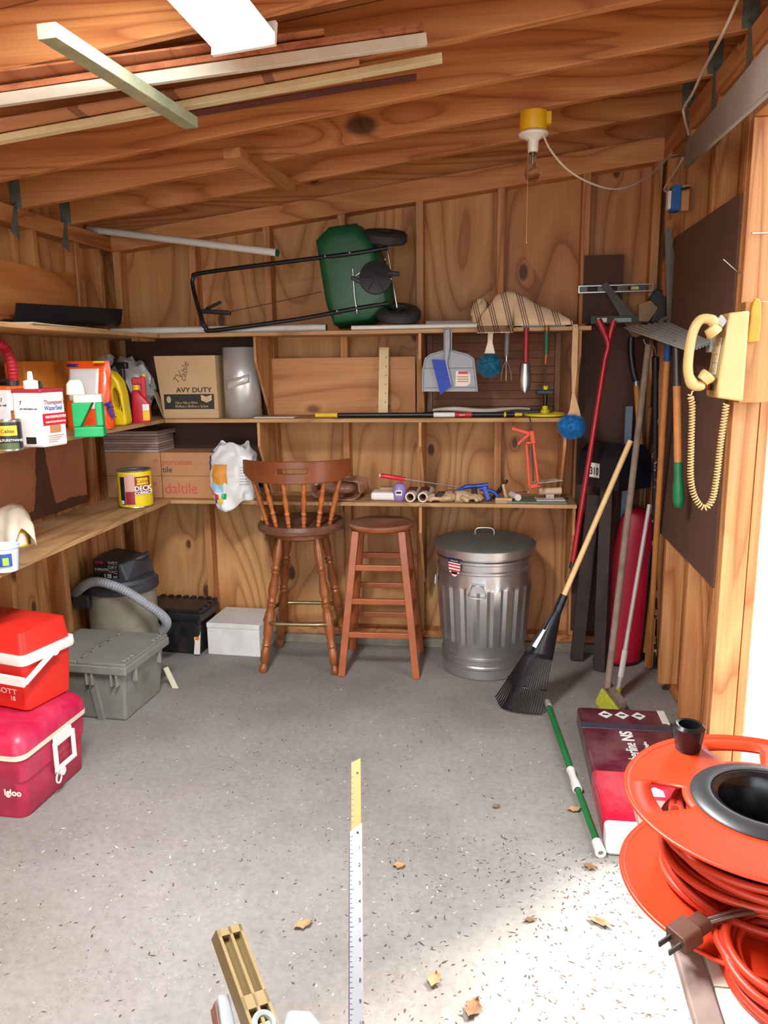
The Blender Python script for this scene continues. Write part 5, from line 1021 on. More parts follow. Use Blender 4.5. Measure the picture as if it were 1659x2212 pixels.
# plastic-wrapped brick
M('wrapped_pink', (176, 128, 108), .25, var=.18, vs=10, coat=.6)
x = onlow(735, 3.93); t = thing('wrapped_block', 'pinkish block wrapped in clear crinkled plastic behind the swivel stool', 'package', T(x, 3.92, zl, R(-4)))
def wrapb(u, v):
    a = 2*math.pi*u; c_, s_ = math.cos(a), math.sin(a); xx = .12*math.copysign(abs(c_)**.45, c_); z = .05+.05*math.copysign(abs(s_)**.45, s_)
    yy = (v-.5)*.18; n_ = .012*noise.noise(Vector((xx*20, z*30, v*6))); k = 1+(.5*abs(v-.5)*.3); return (xx*k+n_, yy+n_, max(0, z+n_+(.05*max(0, -xx/.12)*max(0, s_))))
MB().grid(wrapb, 40, 10, cu=True).obj('wrapped_body', 'wrapped_pink', t, smooth=25, solid=.003)
MB().ball((0, 0, .052), (.10, .078, .04), 20).obj('block', 'wrapped_pink', t)
MB().ball((-.11, 0, .10), (.06, .05, .045), 24, fn=lump(5, .45, 3)).obj('loose_wrap', 'wrapped_pink', t, smooth=25)
# white foam piece
x = onlow(838, 3.84); t = thing('foam_piece', 'low white foam piece left of the purple bottle', 'foam', T(x, 3.86, zl)); MB().box(-.085, .085, -.05, .06, 0, .042).obj('foam', M('foam_bright', (230, 228, 224), .7, var=.03), t, smooth=0, bevel=.012); MB().box(-.045, .045, .0, .05, .0425, .060).obj('top_block', M('foam_tan', (170, 140, 104), .7), t, smooth=0, bevel=.004)
# purple bottle with a screwdriver lying over it
x = onlow(863, 3.83); t = thing('purple_bottle', 'squat lilac bottle with barcode sticker on the lowest shelf', 'bottle', T(x, 3.835, zl)); MB().lathe([(0, 0), (.03, 0), (.037, .012), (.038, .05), (.03, .075), (.02, .085), (0, .088)], 24).obj('bottle', M('lilac', (150, 130, 190), .4, var=.06), t); curved(t, .038, -115, -65, .03, .055, MT['white_print'], 'barcode_sticker', .001, 6)
curved(t, .038, -108, -72, .038, .05, MT['black_print'], 'barcode', .0016, 6)
a = at(822, 1027, Y=3.82); b = at(876, 1034, Y=3.83); e = at(995, 1053, Y=3.86); t = thing('screwdriver', 'long screwdriver with bright red handle propped over the lilac bottle', 'screwdriver', frame(a, e-a)); L1 = (b-a).length; L2 = (e-a).length
MB().lathe([(0, 0), (.009, .001), (.012, .008), (.012, L1*.8), (.009, L1*.88), (.012, L1), (0, L1)], 12).obj('handle', M('driver_red', (206, 30, 48), .35), t); MB().cyl((0, 0, -.006), (0, 0, .0), .008, n=12).obj('butt_cap', 'plastic_white', t); MB().cyl((0, 0, L1), (0, 0, L2), .0032, n=8).obj('shaft', 'steel', t)
# two paint rollers seen end-on
M('nap_white', (226, 220, 206), .95, var=.06, vs=50, bump=.5, bs=200)
for px, lab in ((887, 'paint roller cover end-on, left one of the pair'), (914, 'paint roller cover end-on, right one of the pair')):
    x = onlow(px, 3.80); t = thing('paint_roller', lab, 'paint roller', T(x, 3.775, zl+.0255), 'paint roller covers'); MB().lathe([(.019, 0), (.0255, 0), (.0255, .19), (.019, .19), (.019, 0)], 24, frame((0, 0, 0), (.12, 1, 0))).obj('nap', 'nap_white', t); MB().lathe([(.0165, .002), (.0188, .002), (.0188, .19), (.0165, .19), (.0165, .002)], 24, frame((0, 0, 0), (.12, 1, 0))).obj('core', M('core_tan', (150, 120, 84), .8), t)
    MB().box(-.022, .026, .05, .17, .020, .0265).obj('wrapper', M('wrap_dark_red', (110, 30, 30), .5), t, smooth=0, bevel=.003)
# small brush
x = onlow(940, 3.80); t = thing('paint_brush', 'small paint brush with black bristles beside the rollers', 'brush', T(x, 3.79, zl+.004, R(-62))); MB().box(0, .05, -.006, .006, 0, .008, T(0, 0, 0, 0, 0, R(-20))).obj('handle', 'handle_wood', t, smooth=0, bevel=.002); MB().box(.05, .10, -.02, .02, .004, .016, T(0, 0, 0, 0, 0, R(-30))).obj('bristles', 'can_black', t, smooth=0, bevel=.003)
# work gloves: two crumpled gloves with separate fingers
M('glove_tan', (196, 166, 130), .95, var=.15, vs=30)
for k, (px, y_, rot, lab) in enumerate(((965, 3.80, 10, 'crumpled tan work glove, fingers to the left'), (1000, 3.83, 165, 'tan work glove with red cuff stain, beside the blue caulk gun'))):
    t = thing('work_glove', lab, 'glove', T(onlow(px, y_), y_, zl, R(rot)), 'work gloves'); MB().ball((0, 0, .026), (.05, .042, .026), 24, fn=lump(k+1, .25)).obj('palm', 'glove_tan', t, smooth=50)
    for j in range(4): MB().tube(spline([(-.03, -.03+.018*j, .02), (-.07, -.036+.024*j, .026+.006*math.sin(j)), (-.105+.01*abs(j-1.5), -.03+.026*j, .012)], 4), [.011]*8+[.008], 8).obj('finger', 'glove_tan', t, smooth=60)
    MB().tube(spline([(.0, .03, .02), (-.02, .06, .025), (-.05, .07, .014)], 4), [.012]*8+[.009], 8).obj('thumb', 'glove_tan', t, smooth=60); MB().tube([(.04, 0, .026), (.085, .005, .02)], [.03, .034], 12).obj('cuff', 'glove_tan' if k == 0 else M('glove_red', (150, 84, 72), .9), t, smooth=60)
# blue caulk gun
M('tool_blue', (24, 66, 160), .4, var=.1); a = at(985, 1055, Y=3.84); b = at(1045, 1048, Y=3.86); t = thing('caulk_gun', 'blue plastic caulking gun lying among the gloves', 'caulk gun', Matrix.Translation((a.x, 3.85, zl))); O = Vector((a.x, 3.85, zl))
MB().tube(spline([(-.0, 0, .045), (.05, 0, .068), (.10, 0, .072), (.16, .0, .08)], 5), [.008]*4+[.012]*12, 10).obj('barrel', 'tool_blue', t, smooth=60); MB().bar((.14, 0, .075), (.165, -.02, .003), .026, .018).obj('handle', 'tool_blue', t, smooth=0, bevel=.005); MB().tube(spline([(.12, 0, .06), (.19, -.015, .045), (.215, -.03, .008)], 5), .010, 8).obj('trigger', 'tool_blue', t, smooth=60); MB().bar((.09, -.01, .066), (.10, -.05, .004), .028, .024).obj('black_grip', 'can_black', t, smooth=0, bevel=.005)
# black scraper, wood brush, tan block
x = onlow(1082, 3.85); t = thing('wire_brush', 'wooden-handled wire brush standing behind the caulk gun', 'brush', T(x, 3.88, zl, R(-20))); MB().bar((-.04, 0, .004), (.03, 0, .10), .03, .016, (0, 1, 0)).obj('handle', 'can_black', t, smooth=0, bevel=.004); MB().bar((.04, -.02, .003), (.02, -.02, .085), .028, .014, (0, 1, 0)).obj('wooden_block', 'handle_wood', t, smooth=0, bevel=.004)
x = onlow(1088, 3.79); t = thing('scrub_block', 'short tan bristle brush at the front edge of the lowest shelf', 'brush', T(x, 3.785, zl)); MB().box(-.042, .042, -.014, .014, .014, .026).obj('block', 'handle_wood', t, smooth=0, bevel=.003); MB().box(-.04, .04, -.012, .012, 0, .0138).obj('bristle_pad', M('bristle_tan', (170, 146, 110), .9), t, smooth=0)
# mini roller, plaster tools on a grey-green board
x = onlow(1165, 3.84); t = thing('plaster_board', 'grey-green flat board under plaster tools at the shelf end', 'board', T(x, 3.85, zl)); MB().box(-.16, .13, -.08, .08, 0, .010).obj('board', M('board_green', (112, 120, 104), .7, var=.15), t, smooth=0, bevel=.002)
x = onlow(1119, 3.79); t = thing('mini_roller', 'white mini paint roller lying on the grey-green board', 'paint roller', T(x, 3.785, zl+.0275)); MB().cyl((0, 0, 0), (-.03, .09, 0), .0165, n=18).obj('nap', 'nap_white', t); MB().tube(spline([(-.03, .09, 0), (-.03, .12, 0), (.03, .115, .01), (.05, .05, .02)], 5), .0028, 6).obj('wire_frame', 'steel', t)
x = onlow(1188, 3.83); t = thing('plaster_float', 'plaster float with round wooden grip on the grey-green board', 'float', T(x, 3.84, zl+.0108, R(3))); MB().box(-.07, .07, -.05, .05, 0, .004).obj('plate', M('plaster_white', (220, 212, 202), .7, var=.08), t, smooth=0); MB().cyl((-.055, 0, .04), (.055, 0, .044), .017, n=18).obj('grip', M('grip_wood', (206, 178, 144), .6), t); MB().box(-.02, .02, -.004, .004, .004, .03).obj('bracket', 'steel', t, smooth=0)
x = onlow(1180, 3.86); tag(MB().add([(-.06, -.03, 0), (.08, -.02, .012), (.05, .05, .012), (-.05, .05, .0), (-.06, -.03, .003), (.08, -.02, .015), (.05, .05, .015), (-.05, .05, .003)], [(3, 2, 1, 0), (4, 5, 6, 7), (0, 1, 5, 4), (1, 2, 6, 5), (2, 3, 7, 6), (3, 0, 4, 7)]).obj('plaster_trowel', 'plaster_white', m=T(x, 3.90, zl+.085, R(5)), smooth=0), 'white plaster-caked blade below the orange caulk gun', 'trowel')
# orange caulk gun hanging from the middle shelf edge
M('gun_orange', (222, 76, 40), .4, var=.08); y_ = FY-.02
p = at(1146, 905, Y=y_); t = thing('caulk_gun', 'orange skeleton caulking gun hanging from the middle shelf edge', 'caulk gun', T(p.x, y_, p.z))
MB().tube(spline([loc(t, 1144, 905)+Vector((0, .022, .006)), loc(t, 1146, 912), loc(t, 1148, 930), loc(t, 1150, 945)], 5), .0028, 8).obj('hook_rod', 'nail_steel', t)
for x0, y0, x1, y1, w in ((1137, 960, 1144, 1052, .012), (1152, 958, 1163, 1048, .012), (1136, 957, 1158, 955, .012), (1143, 1052, 1166, 1047, .016)):
    MB().bar(loc(t, x0, y0), loc(t, x1, y1), w, .012, (1, 0, 0)).obj('cradle_rail', 'gun_orange', t, smooth=0, bevel=.002)
MB().bar(loc(t, 1105, 925), loc(t, 1150, 938), .014, .018, (0, 1, 0)).obj('handle', 'gun_orange', t, smooth=0, bevel=.004); MB().bar(loc(t, 1118, 960), loc(t, 1143, 938), .012, .014, (0, 1, 0)).obj('trigger', 'gun_orange', t, smooth=0, bevel=.003); MB().bar(loc(t, 1148, 930), loc(t, 1152, 958), .03, .024, (0, 1, 0)).obj('body', 'gun_orange', t, smooth=0, bevel=.004)
MB().cyl(loc(t, 1149, 955), loc(t, 1152, 1040), .003, n=8).obj('push_rod', 'nail_steel', t)
# ================================================================== tool corner at the right
M('steel_dark', (84, 82, 80), .4, .7, var=.2); M('handle_orange', (190, 126, 66), .5, var=.15, vs=12); M('handle_grey_wood', (128, 112, 98), .8, var=.25, vs=18); M('handle_brown', (130, 86, 52), .6, var=.2, vs=15); M('green_plastic', (22, 116, 72), .4, var=.1)
def staff(name, label, cat, a, b, r0, r1=None, mat='handle_brown', part='shaft', n=14):
    d = b-a; t = thing(name, label, cat, frame(a, d)); t['_L'] = d.length; MB().cyl((0, 0, 0), (0, 0, d.length), r0, r1, n).obj(part, mat, t); L = d.length; del t['_L']; return t, L
def seg(a, b, f): return a.lerp(b, f)
# red fork-headed bar, hung on the corner by its head
a = at(1237, 1215, Y=3.62); b = at(1308, 770, Y=3.70); t, L = staff('garden_bar', 'long red steel bar with forked red head hanging at the shelf end', 'bar', a, b, .0125, mat=M('bar_red', (158, 20, 36), .35, var=.12))
MB().cyl((0, 0, -.03), (0, 0, .06), .0135, .011, 12).obj('black_tip', 'tube_black', t)
mi = t.matrix_world.inverted(); q = lambda x, y, Y: mi @ at(x, y, Y=Y)
MB().tube(spline([(0, 0, L-.005), q(1314, 745, 3.70), q(1305, 718, 3.70), q(1292, 690, 3.70)], 5), [.0135]*10+[.016]*6, 10).obj('fork_arm', 'bar_red', t, smooth=60); MB().tube(spline([q(1313, 745, 3.705), q(1319, 720, 3.705), q(1326, 692, 3.705)], 5), .014, 10).obj('fork_arm', 'bar_red', t, smooth=60); MB().cyl(q(1307, 722, 4.07), q(1311, 728, 3.69), .004, n=8).obj('hanging_nail', 'nail_steel', t)
# tray on the back wall with the small tools above it
a = at(1257, 700, Y=3.94); b = at(1352, 700, Y=3.94); zt2 = a.z
t = thing('metal_tray', 'shallow dark green metal tray fixed to the wall in the tool corner', 'tray', T(.47, 3.93, zt2)); W_ = .30
MB().box(0, W_, 0, .135, 0, .004).box(0, W_, 0, .004, .0041, .035).obj('tray', M('tray_green', (52, 66, 56), .5, .3), t, smooth=0); MB().box(.03, .075, -.003, -.0005, .006, .026).obj('white_label', 'white_print', t, smooth=0); MB().box(.11, .19, -.003, -.0005, .006, .024).obj('pale_label', M('label_bluegrey', (150, 166, 170), .5), t, smooth=0)
a = at(1249, 626, Y=4.05); b = at(1412, 621, Y=4.05); d = b-a; t = thing('spirit_level', 'long metal spirit level hung on the dark wall panel', 'level', frame((a.x, 4.05, a.z), (d.x, 0, d.z), (0, -1, 0)))
L = d.length; MB().box(-.012, .012, -.018, -.013, 0, L).box(-.012, .012, .013, .018, 0, L).box(-.002, .002, -.0129, .0129, 0, L*.02).box(-.002, .002, -.0129, .0129, L*.98, L).obj('rails', 'steel', t, smooth=0)
for u, w in ((.1, .07), (.34, .08), (.62, .1), (.86, .1)): MB().box(-.002, .003, -.0128, .0128, L*(u-w), L*(u+w*.35)).obj('web', 'steel_dark', t, smooth=0)
MB().cyl((.004, 0, L*.70), (.004, 0, L*.80), .009, n=12).obj('vial', M('vial_lime', (220, 230, 160), .2), t); MB().box(-.004, .0, -.02, -.012, L*.1, L*.12).obj('hanger', 'nail_steel', t, smooth=0)
# saw lying diagonally
a = at(1305, 612, Y=4.02); b = at(1366, 700, Y=3.98); dirv = (b-a); nrm = Vector((0, -1, 0)); m = face(a, dirv, Vector((0, 0, 1)).cross(dirv).cross(dirv)*0+Vector((1, 0, .7)))
t = thing('hand_saw', 'dark hand saw blade hanging diagonally above the green tray', 'saw', m); L = dirv.length; MB().prism([(0, -.012), (L, -.03), (L, .03), (0, .014)], -.0008, .0008).obj('blade', 'steel_dark', t, smooth=0); MB().prism(rrect(.08, .07, .02), -.010, .010, T(L+.03, 0, 0)).obj('grip', 'handle_brown', t, smooth=0, bevel=.004)
# hand saw hung upright
a = at(1442, 492, Y=3.80); b1 = at(1456, 700, Y=3.80); t = thing('hand_saw', 'upright hand saw with long grey blade hung at the board edge', 'saw', face((b1.x, 3.80, b1.z), (1, 0, 0), (0, 0, 1))); H = a.z-b1.z; dx = a.x-b1.x
MB().prism([(-.030, 0), (.042, 0), (.046, .02), (dx+.012, H), (dx-.012, H)], -.0008, .0008).obj('blade', M('saw_grey', (120, 112, 102), .5, .5, var=.2, vs=10), t, smooth=0)
MB().tube(spline([(-.03, .03, 0), (-.062, .01, 0), (-.066, -.06, 0), (-.03, -.09, 0), (.02, -.085, 0), (.03, -.02, 0)], 5), .011, 8).obj('grip', M('saw_handle_grey', (96, 92, 84), .6), t, smooth=60)
# hedge shears with wooden handles
a = at(1437, 640, Y=3.88); t = thing('hedge_shears', 'old shears with two worn wooden handles hung behind the upright saw', 'shears', T(a.x, 3.88, a.z)); ll = lambda x, y: loc(t, x, y)
MB().tube([ll(1437, 640), ll(1434, 612), ll(1436, 590), ll(1444, 565)], [.008, .016, .017, .010], 12).obj('handle', M('handle_rust', (150, 84, 48), .6, var=.15), t, smooth=60); MB().tube([ll(1476, 640), ll(1478, 610), ll(1474, 570), ll(1470, 540)], [.010, .016, .016, .010], 12).obj('handle', 'handle_brown', t, smooth=60)
MB().bar(ll(1446, 566), ll(1462, 515), .02, .004).obj('blade', 'steel_dark', t, smooth=0); MB().bar(ll(1470, 542), ll(1460, 512), .018, .004).obj('blade', 'steel_dark', t, smooth=0); MB().tube([ll(1462, 520), ll(1478, 508), ll(1488, 516)], .004, 6).obj('hook', 'steel_dark', t)
# black sander with a worn sanding face
a = at(1405, 700, Y=3.93); t = thing('sanding_block', 'black and tan sanding block resting on the tool rack', 'sander', face((a.x, 3.92, a.z), (1, 0, 0), (0, 0, 1))); s_ = .0023
MB().prism([(x*s_, y*s_) for x, y in ((-25, 5), (-5, 5), (12, 30), (-2, 48), (-28, 40))], -.03, .02).obj('tan_face', M('sand_tan', (150, 124, 92), .8, var=.2), t, smooth=0, bevel=.004); MB().prism([(x*s_, y*s_) for x, y in ((-4, 4), (28, 0), (42, 35), (25, 62), (5, 70), (-8, 50), (11, 31))], -.035, .03).obj('black_body', 'can_black', t, smooth=0, bevel=.006)
# ribbed grey metal sheet stuck out from the wall as a rack
A, B, C_, D_ = at(1346, 711, Y=3.80), at(1440, 697, Y=3.78), at(1535, 742, Y=2.86), at(1488, 760, Y=2.86)
t = thing('metal_rack', 'grey ribbed metal sheet jutting from the wall over the tool handles', 'rack', T(B.x, B.y, B.z)); o = B.copy()
M('rack_grey', (176, 182, 176), .5, .1, var=.15, vs=8)
def rk(u, v): p = A.lerp(B, u).lerp(D_.lerp(C_, u), v); return tuple(p+Vector((0, 0, .008*(1 if (u*7) % 1 < .5 else -.3)))-o)
MB().grid(rk, 42, 2).obj('sheet', 'rack_grey', t, smooth=0, solid=.002)
q2 = at(1500, 705, Y=2.95); MB().box(-.0, .05, -.03, .03, -.03, .03, T(*(C_-o+Vector((.0, .03, .0))))).obj('wall_bracket', 'rack_grey', t, smooth=0, bevel=.003)
# curved black handle with silver collar
a = at(1385, 1000, Y=3.93); b = at(1375, 832, Y=3.90); t, L = staff('garden_fork', 'tool with bent black grip and silver collar hanging from the metal rack', 'garden tool', a, b, .0135, mat='handle_orange'); mi = t.matrix_world.inverted(); q = lambda x, y, Y: mi @ at(x, y, Y=Y)
MB().cyl((0, 0, L-.001), (0, 0, L+.022), .0155, n=16).obj('collar', 'steel', t); MB().tube(spline([(0, 0, L+.02), q(1368, 800, 3.90), q(1363, 760, 3.90), q(1364, 728, 3.90)], 5), .0165, 12).obj('black_grip', 'tube_black', t, smooth=60)
# push broom with yellow bristles
b = at(1401, 745, Y=3.58); a = at(1312, 1478, Y=3.40); a = at(1312, 1485, Z=.10); t, L = staff('push_broom', 'push broom with weathered grey handle and yellow bristles on the floor', 'broom', a, b, .0155, .014, 'handle_grey_wood'); mi = t.matrix_world.inverted()
h0 = at(1303, 1490, Z=.06); h1 = at(1345, 1545, Z=.06); mid = Vector((a.x, a.y, 0)); dv = (h1-h0).normalized(); e0 = Vector((a.x, a.y, .085))-dv*.06; e1 = e0+dv*.24
MB().add([mi @ v for v in [e0+Vector((.0, .02, -.02)), e1+Vector((.0, .02, -.02)), e1+Vector((.03, .045, -.02)), e0+Vector((.03, .045, -.02)), e0+Vector((.0, .02, .014)), e1+Vector((0, .02, .014)), e1+Vector((.03, .045, .014)), e0+Vector((.03, .045, .014))]], [(3, 2, 1, 0), (4, 5, 6, 7), (0, 1, 5, 4), (1, 2, 6, 5), (2, 3, 7, 6), (3, 0, 4, 7)]).obj('head_block', 'handle_grey_wood', t, smooth=0, bevel=.003)
bx_ = MB(); g0 = e0+Vector((-.006, .012, -.021)); g1 = e1+Vector((-.006, .012, -.021))
bx_.add([mi @ v for v in [g0+Vector((-.03, -.02, -.062)), g1+Vector((-.03, -.02, -.062)), g1+Vector((.032, .03, -.062)), g0+Vector((.032, .03, -.062)), g0, g1, g1+Vector((.03, .028, 0)), g0+Vector((.03, .028, 0))]], [(3, 2, 1, 0), (4, 5, 6, 7), (0, 1, 5, 4), (1, 2, 6, 5), (2, 3, 7, 6), (3, 0, 4, 7)])
bx_.obj('bristles', M('bristle_yellow', (196, 200, 60), .9, var=.2, vs=60, bump=.6, bs=150), t, smooth=0, bevel=.004)
# brown handle behind, black spattered pole, orange wood handle
a = at(1352, 1400, Z=.012); b = at(1404, 880, Y=3.98); t, L = staff('broomstick', 'plain brown wooden handle leaning behind the push broom', 'handle', a, b, .012, mat='handle_brown')
def spat():
    m, tt, bb = nt('spattered_black'); v = coords(tt); n_ = ramp(tt, noise_(tt, v, 18, 4, .7), [(.56, (0, 0, 0, 1)), (.62, (1, 1, 1, 1))]); c = mixc(tt, n_, (30, 28, 32), (206, 204, 200)); tt.links.new(c, bb.inputs['Base Color']); bb.inputs['Roughness'].default_value = .5; MT['spattered_black'] = m
spat()
a = at(1413, 1440, Z=.012); b = at(1416, 800, Y=3.62); t, L = staff('roller_pole', 'black pole spattered with white paint leaning by the brown board', 'pole', a, b, .0135, mat='spattered_black'); mi = t.matrix_world.inverted(); q = lambda x, y, Y: mi @ at(x, y, Y=Y)
MB().cyl((0, 0, L-.001), (0, 0, L+.06), .016, n=14).obj('grip', 'tube_black', t); MB().tube(spline([(0, 0, L+.055), q(1417, 768, 3.62), q(1412, 748, 3.62), q(1396, 744, 3.62), q(1390, 732, 3.62)], 5), .003, 8).obj('wire_frame', 'steel', t)
a = at(1401, 1440, Z=.012); b = at(1441, 778, Y=3.40); t, L = staff('wooden_pole', 'orange-brown long wooden handle with blue ferrule leaning on the wall', 'handle', a, b, .0145, .0135, 'handle_orange'); MB().cyl((0, 0, L-.001), (0, 0, L+.075), .0155, .014, 14).obj('blue_ferrule', M('ferrule_blue', (30, 70, 130), .5), t); MB().box(-.02, .02, -.006, .006, .0, .30).obj('stop_block', 'handle_orange', t, smooth=0, bevel=.003)
# short-handled spade hung upside down, green grip
a = at(1466, 1096, Y=3.10); b = at(1461, 735, Y=3.10); d = b-a; t = thing('short_spade', 'short orange wooden handle with green plastic grip hung on the brown board', 'spade', frame(a, d)); L = d.length
MB().lathe([(.008, .008), (.010, 0), (.016, .002), (.022, .03), (.021, .08), (.016, .12), (.0155, L*.28)], 20).lathe([(0, .012), (.008, .008)], 20).obj('green_grip', 'green_plastic', t, smooth=60); MB().cyl((0, 0, L*.28), (0, 0, L*.735), .0150, n=18).obj('shaft', 'handle_orange', t); MB().cyl((0, 0, L*.735), (0, 0, L), .0145, .012, 18).obj('steel_socket', 'steel_dark', t); MB().cyl((0, 0, L-.02), (.06, 0, L-.01), .003, n=8).obj('hanging_nail', 'nail_steel', t)
# white pole with yellow end
a = at(1336, 1490, Z=.02); b = at(1403, 1090, Y=3.75); t, L = staff('white_pole', 'thin white pole with yellow end cap standing on the floor', 'pole', a, b, .0105, mat=M('pole_white', (206, 200, 196), .4, .2)); MB().cyl((0, 0, -.012), (0, 0, .012), .014, .013, 16).obj('yellow_cap', M('cap_yellow', (224, 206, 70), .5), t); MB().cyl((0, 0, .06), (0, 0, .19), .0135, n=16).obj('grip_sleeve', 'plastic_white', t)
# black tubes at the back
a = at(1378, 1425, Z=.012); b = at(1404, 1190, Y=3.95); staff('black_tube', 'black plastic tube leaning behind the white pole', 'tube', a, b, .02, mat='tube_black')
# tall red plastic sled
a = at(1310, 1440, Z=0); M('sled_red', (176, 20, 48), .45, var=.12, vs=5); yb = 3.70; base = at(1335, 1440, Z=0); topz = at(1372, 1095, Y=3.98).z
t = thing('plastic_sled', 'tall crimson rounded plastic sled standing upright behind the broom', 'sled', T(base.x, base.y+.10, 0)); tx = at(1378, 1095, Y=3.98).x-base.x; ty = 3.97-(base.y+.10)
def sled(u, v):
    a_ = R(200+140*u); w = .125*(1-.35*v**2); d_ = .10*(1-.6*v); k = 1 if v < .9 else math.sqrt(max(0.02, 1-((v-.9)/.102)**2))
    return (w*k*math.cos(a_)+tx*v, d_*k*math.sin(a_)+ty*v*.93, .003+topz*v)
MB().grid(sled, 20, 24).obj('shell', 'sled_red', t, smooth=60, solid=.006); MB().tube([sled(k/20, .006) for k in range(21)], .006, 6).obj('bottom_rim', 'tube_black', t)
# mailbox on its dark post
M('mailbox_black', (30, 30, 34), .35, var=.15, vs=8); yb = 3.78
a = at(1276, 1055, Y=yb); b = at(1352, 1055, Y=yb); zt3 = at(1300, 958, Y=yb).z; zb3 = at(1300, 1052, Y=yb).z
t = thing('mailbox', 'black mailbox numbered 310 standing among the long tools', 'mailbox', T(a.x, yb, zb3, R(-25))); h = zt3-zb3; r = h/2.1
def mb_(y): return [(x, y, z) for x, z in [(-r, 0), (r, 0)]+[(r*math.cos(R(k)), h-r+r*math.sin(R(k))) for k in range(0, 181, 15)]]
M('mailbox_door', (24, 26, 36), .3)
mm = T(.085, .085, 0, R(62))
MB().loft([[tuple(mm @ Vector(p)) for p in mb_(y)] for y in (-.12, .14)]).obj('body', 'mailbox_black', t, smooth=40)
MB().loft([[tuple(mm @ Vector((x*1.04, y, z*1.03))) for x, y, z in mb_(y)] for y in (-.135, -.122)]).obj('door', 'mailbox_door', t, smooth=40)
mi = t.matrix_world.inverted(); c0 = at(1289, 1010, Y=yb)
# number plate on the side that faces the room
sm = mm @ face((-r-.001, .062, h*.22), (0, -1, 0), (0, 0, 1)); pl = MB().box(-.0, .066, 0, .07, 0, .0012, sm).obj('number_plate', 'white_print', t, smooth=0); txt('310', sm @ T(.004, .014, .0014), .05, MT['black_print'], pl, sx=.78, bold=.0012)
MB().box(.03, .09, .05, .11, -zb3+.004, -.001).obj('post', M('post_dark', (58, 44, 40), .7, var=.2), t, smooth=0, bevel=.003)
a = at(1245, 1432, Z=.0); b = at(1282, 1075, Y=3.86); d = b-a; t = thing('dark_board', 'dark brown board leaning upright left of the red sled', 'board', frame(a+Vector((0, .02, .012)), d, (1, 0, 0))); MB().box(-.03, .035, -.012, .012, 0, d.length).obj('board', 'post_dark', t, smooth=0, bevel=.002)
a = at(1356, 955, Y=4.0); b = at(1360, 878, Y=4.0); t = thing('plastic_strip', 'blue-grey plastic strip standing behind the mailbox', 'strip', T(a.x, 4.0, .002)); MB().box(-.018, .018, 0, .012, 0.0, b.z).obj('strip', M('strip_blue', (112, 132, 148), .5), t, smooth=0, bevel=.002)
# ================================================================== wall telephone
M('phone_cream', (192, 164, 104), .4, var=.04, coat=.2); M('guard_yellow', (206, 146, 34), .45, var=.06)
yN = 2.60; zb_ = at(1585, 868, Y=yN).z; zt_ = at(1585, 672, Y=yN).z
tb = thing('mounting_block', 'pale wooden block on the door post behind the telephone', 'block', T(.80, 2.655, at(1600, 870, Y=2.66).z)); MB().box(-.005, .092, 0, .074, 0, at(1600, 652, Y=2.66).z-at(1600, 870, Y=2.66).z).obj('block', WOOD('block_pale', 'Z', (206, 154, 98), (192, 138, 82), (164, 108, 60), rings=5, across=8, knots=0), tb, smooth=0, bevel=.003)
t = thing('wall_telephone', 'cream push-button wall telephone with its handset hooked on', 'telephone', T(.793, yN, zb_)); H = zt_-zb_
x0 = at(1553, 770, Y=yN).x-.793
MB().loft([[(x0*.96, .0, .012), (0, 0, 0), (0, .13, 0), (x0*.96, .13, .012)], [(x0*.98, 0, H*.2), (-.0, 0, H*.2), (0, .13, H*.2), (x0*.98, .13, H*.2)], [(x0*.72, 0, H*.985), (0, 0, H), (0, .13, H), (x0*.72, .13, H*.985)]]).obj('body', 'phone_cream', t, smooth=30, bevel=.006)
fs = face((x0*.96-.001, .115, H*.30), (0, -1, 0), (-x0*.26, 0, H*.78)); kp = MB().box(.015, .085, .0, H*.42, -.001, .003, fs).obj('keypad_panel', M('phone_panel', (214, 206, 180), .4), t, smooth=0, bevel=.001)
for r_ in range(4):
    for c_ in range(3): MB().box(.020+c_*.022, .036+c_*.022, .012+r_*H*.095, .012+r_*H*.095+.013, .003, .007, fs).obj('key', 'phone_cream', kp, smooth=0, bevel=.001)
MB().box(.02, .045, -.05, -.03, -.001, .002, fs).obj('red_label', 'sticker_red', t, smooth=0); MB().box(.05, .075, -.05, -.03, -.001, .002, fs).obj('black_label', 'black_print', t, smooth=0)
MB().bar((x0*.78, .02, H*.86), (x0*1.1, .02, H*.93), .03, .012).obj('cradle_hook', M('hook_chrome', (150, 146, 140), .3, .7), t, smooth=0, bevel=.003)
L2 = lambda x, y, Y=yN+.01: at(x, y, Y=Y)-Vector((.793, yN, zb_))
hs = [L2(1543, 705), L2(1538, 692), L2(1515, 690), L2(1499, 712), L2(1490, 750), L2(1486, 790), L2(1489, 815), L2(1500, 832), L2(1522, 834)]
MB().tube(spline(hs, 5), [.012, .015, .017, .018, .018, .0175, .017, .016, .016, .0155]+[.0155]*20+[.016, .017, .018, .019, .019, .018, .017, .016, .0155, .013, .010][:11], 14).obj('handset', 'phone_cream', t, smooth=60)
MB().lathe([(0, 0), (.024, 0), (.026, .008), (.02, .03), (0, .03)], 20, frame(L2(1546, 722), L2(1525, 696)-L2(1546, 722))).obj('earpiece', 'phone_cream', t, smooth=40); MB().lathe([(0, 0), (.024, 0), (.026, .008), (.02, .03), (0, .03)], 20, frame(L2(1532, 808), L2(1508, 832)-L2(1532, 808))).obj('mouthpiece', 'phone_cream', t, smooth=40)
cp = spline([L2(1497, 843), L2(1492, 858), L2(1495, 880), L2(1493, 960), L2(1492, 1030), L2(1500, 1072), L2(1520, 1097), L2(1538, 1080), L2(1548, 1030), L2(1556, 960), L2(1565, 900), L2(1569, 872)], 40)
hx_ = []; ac = 0; dist = 0
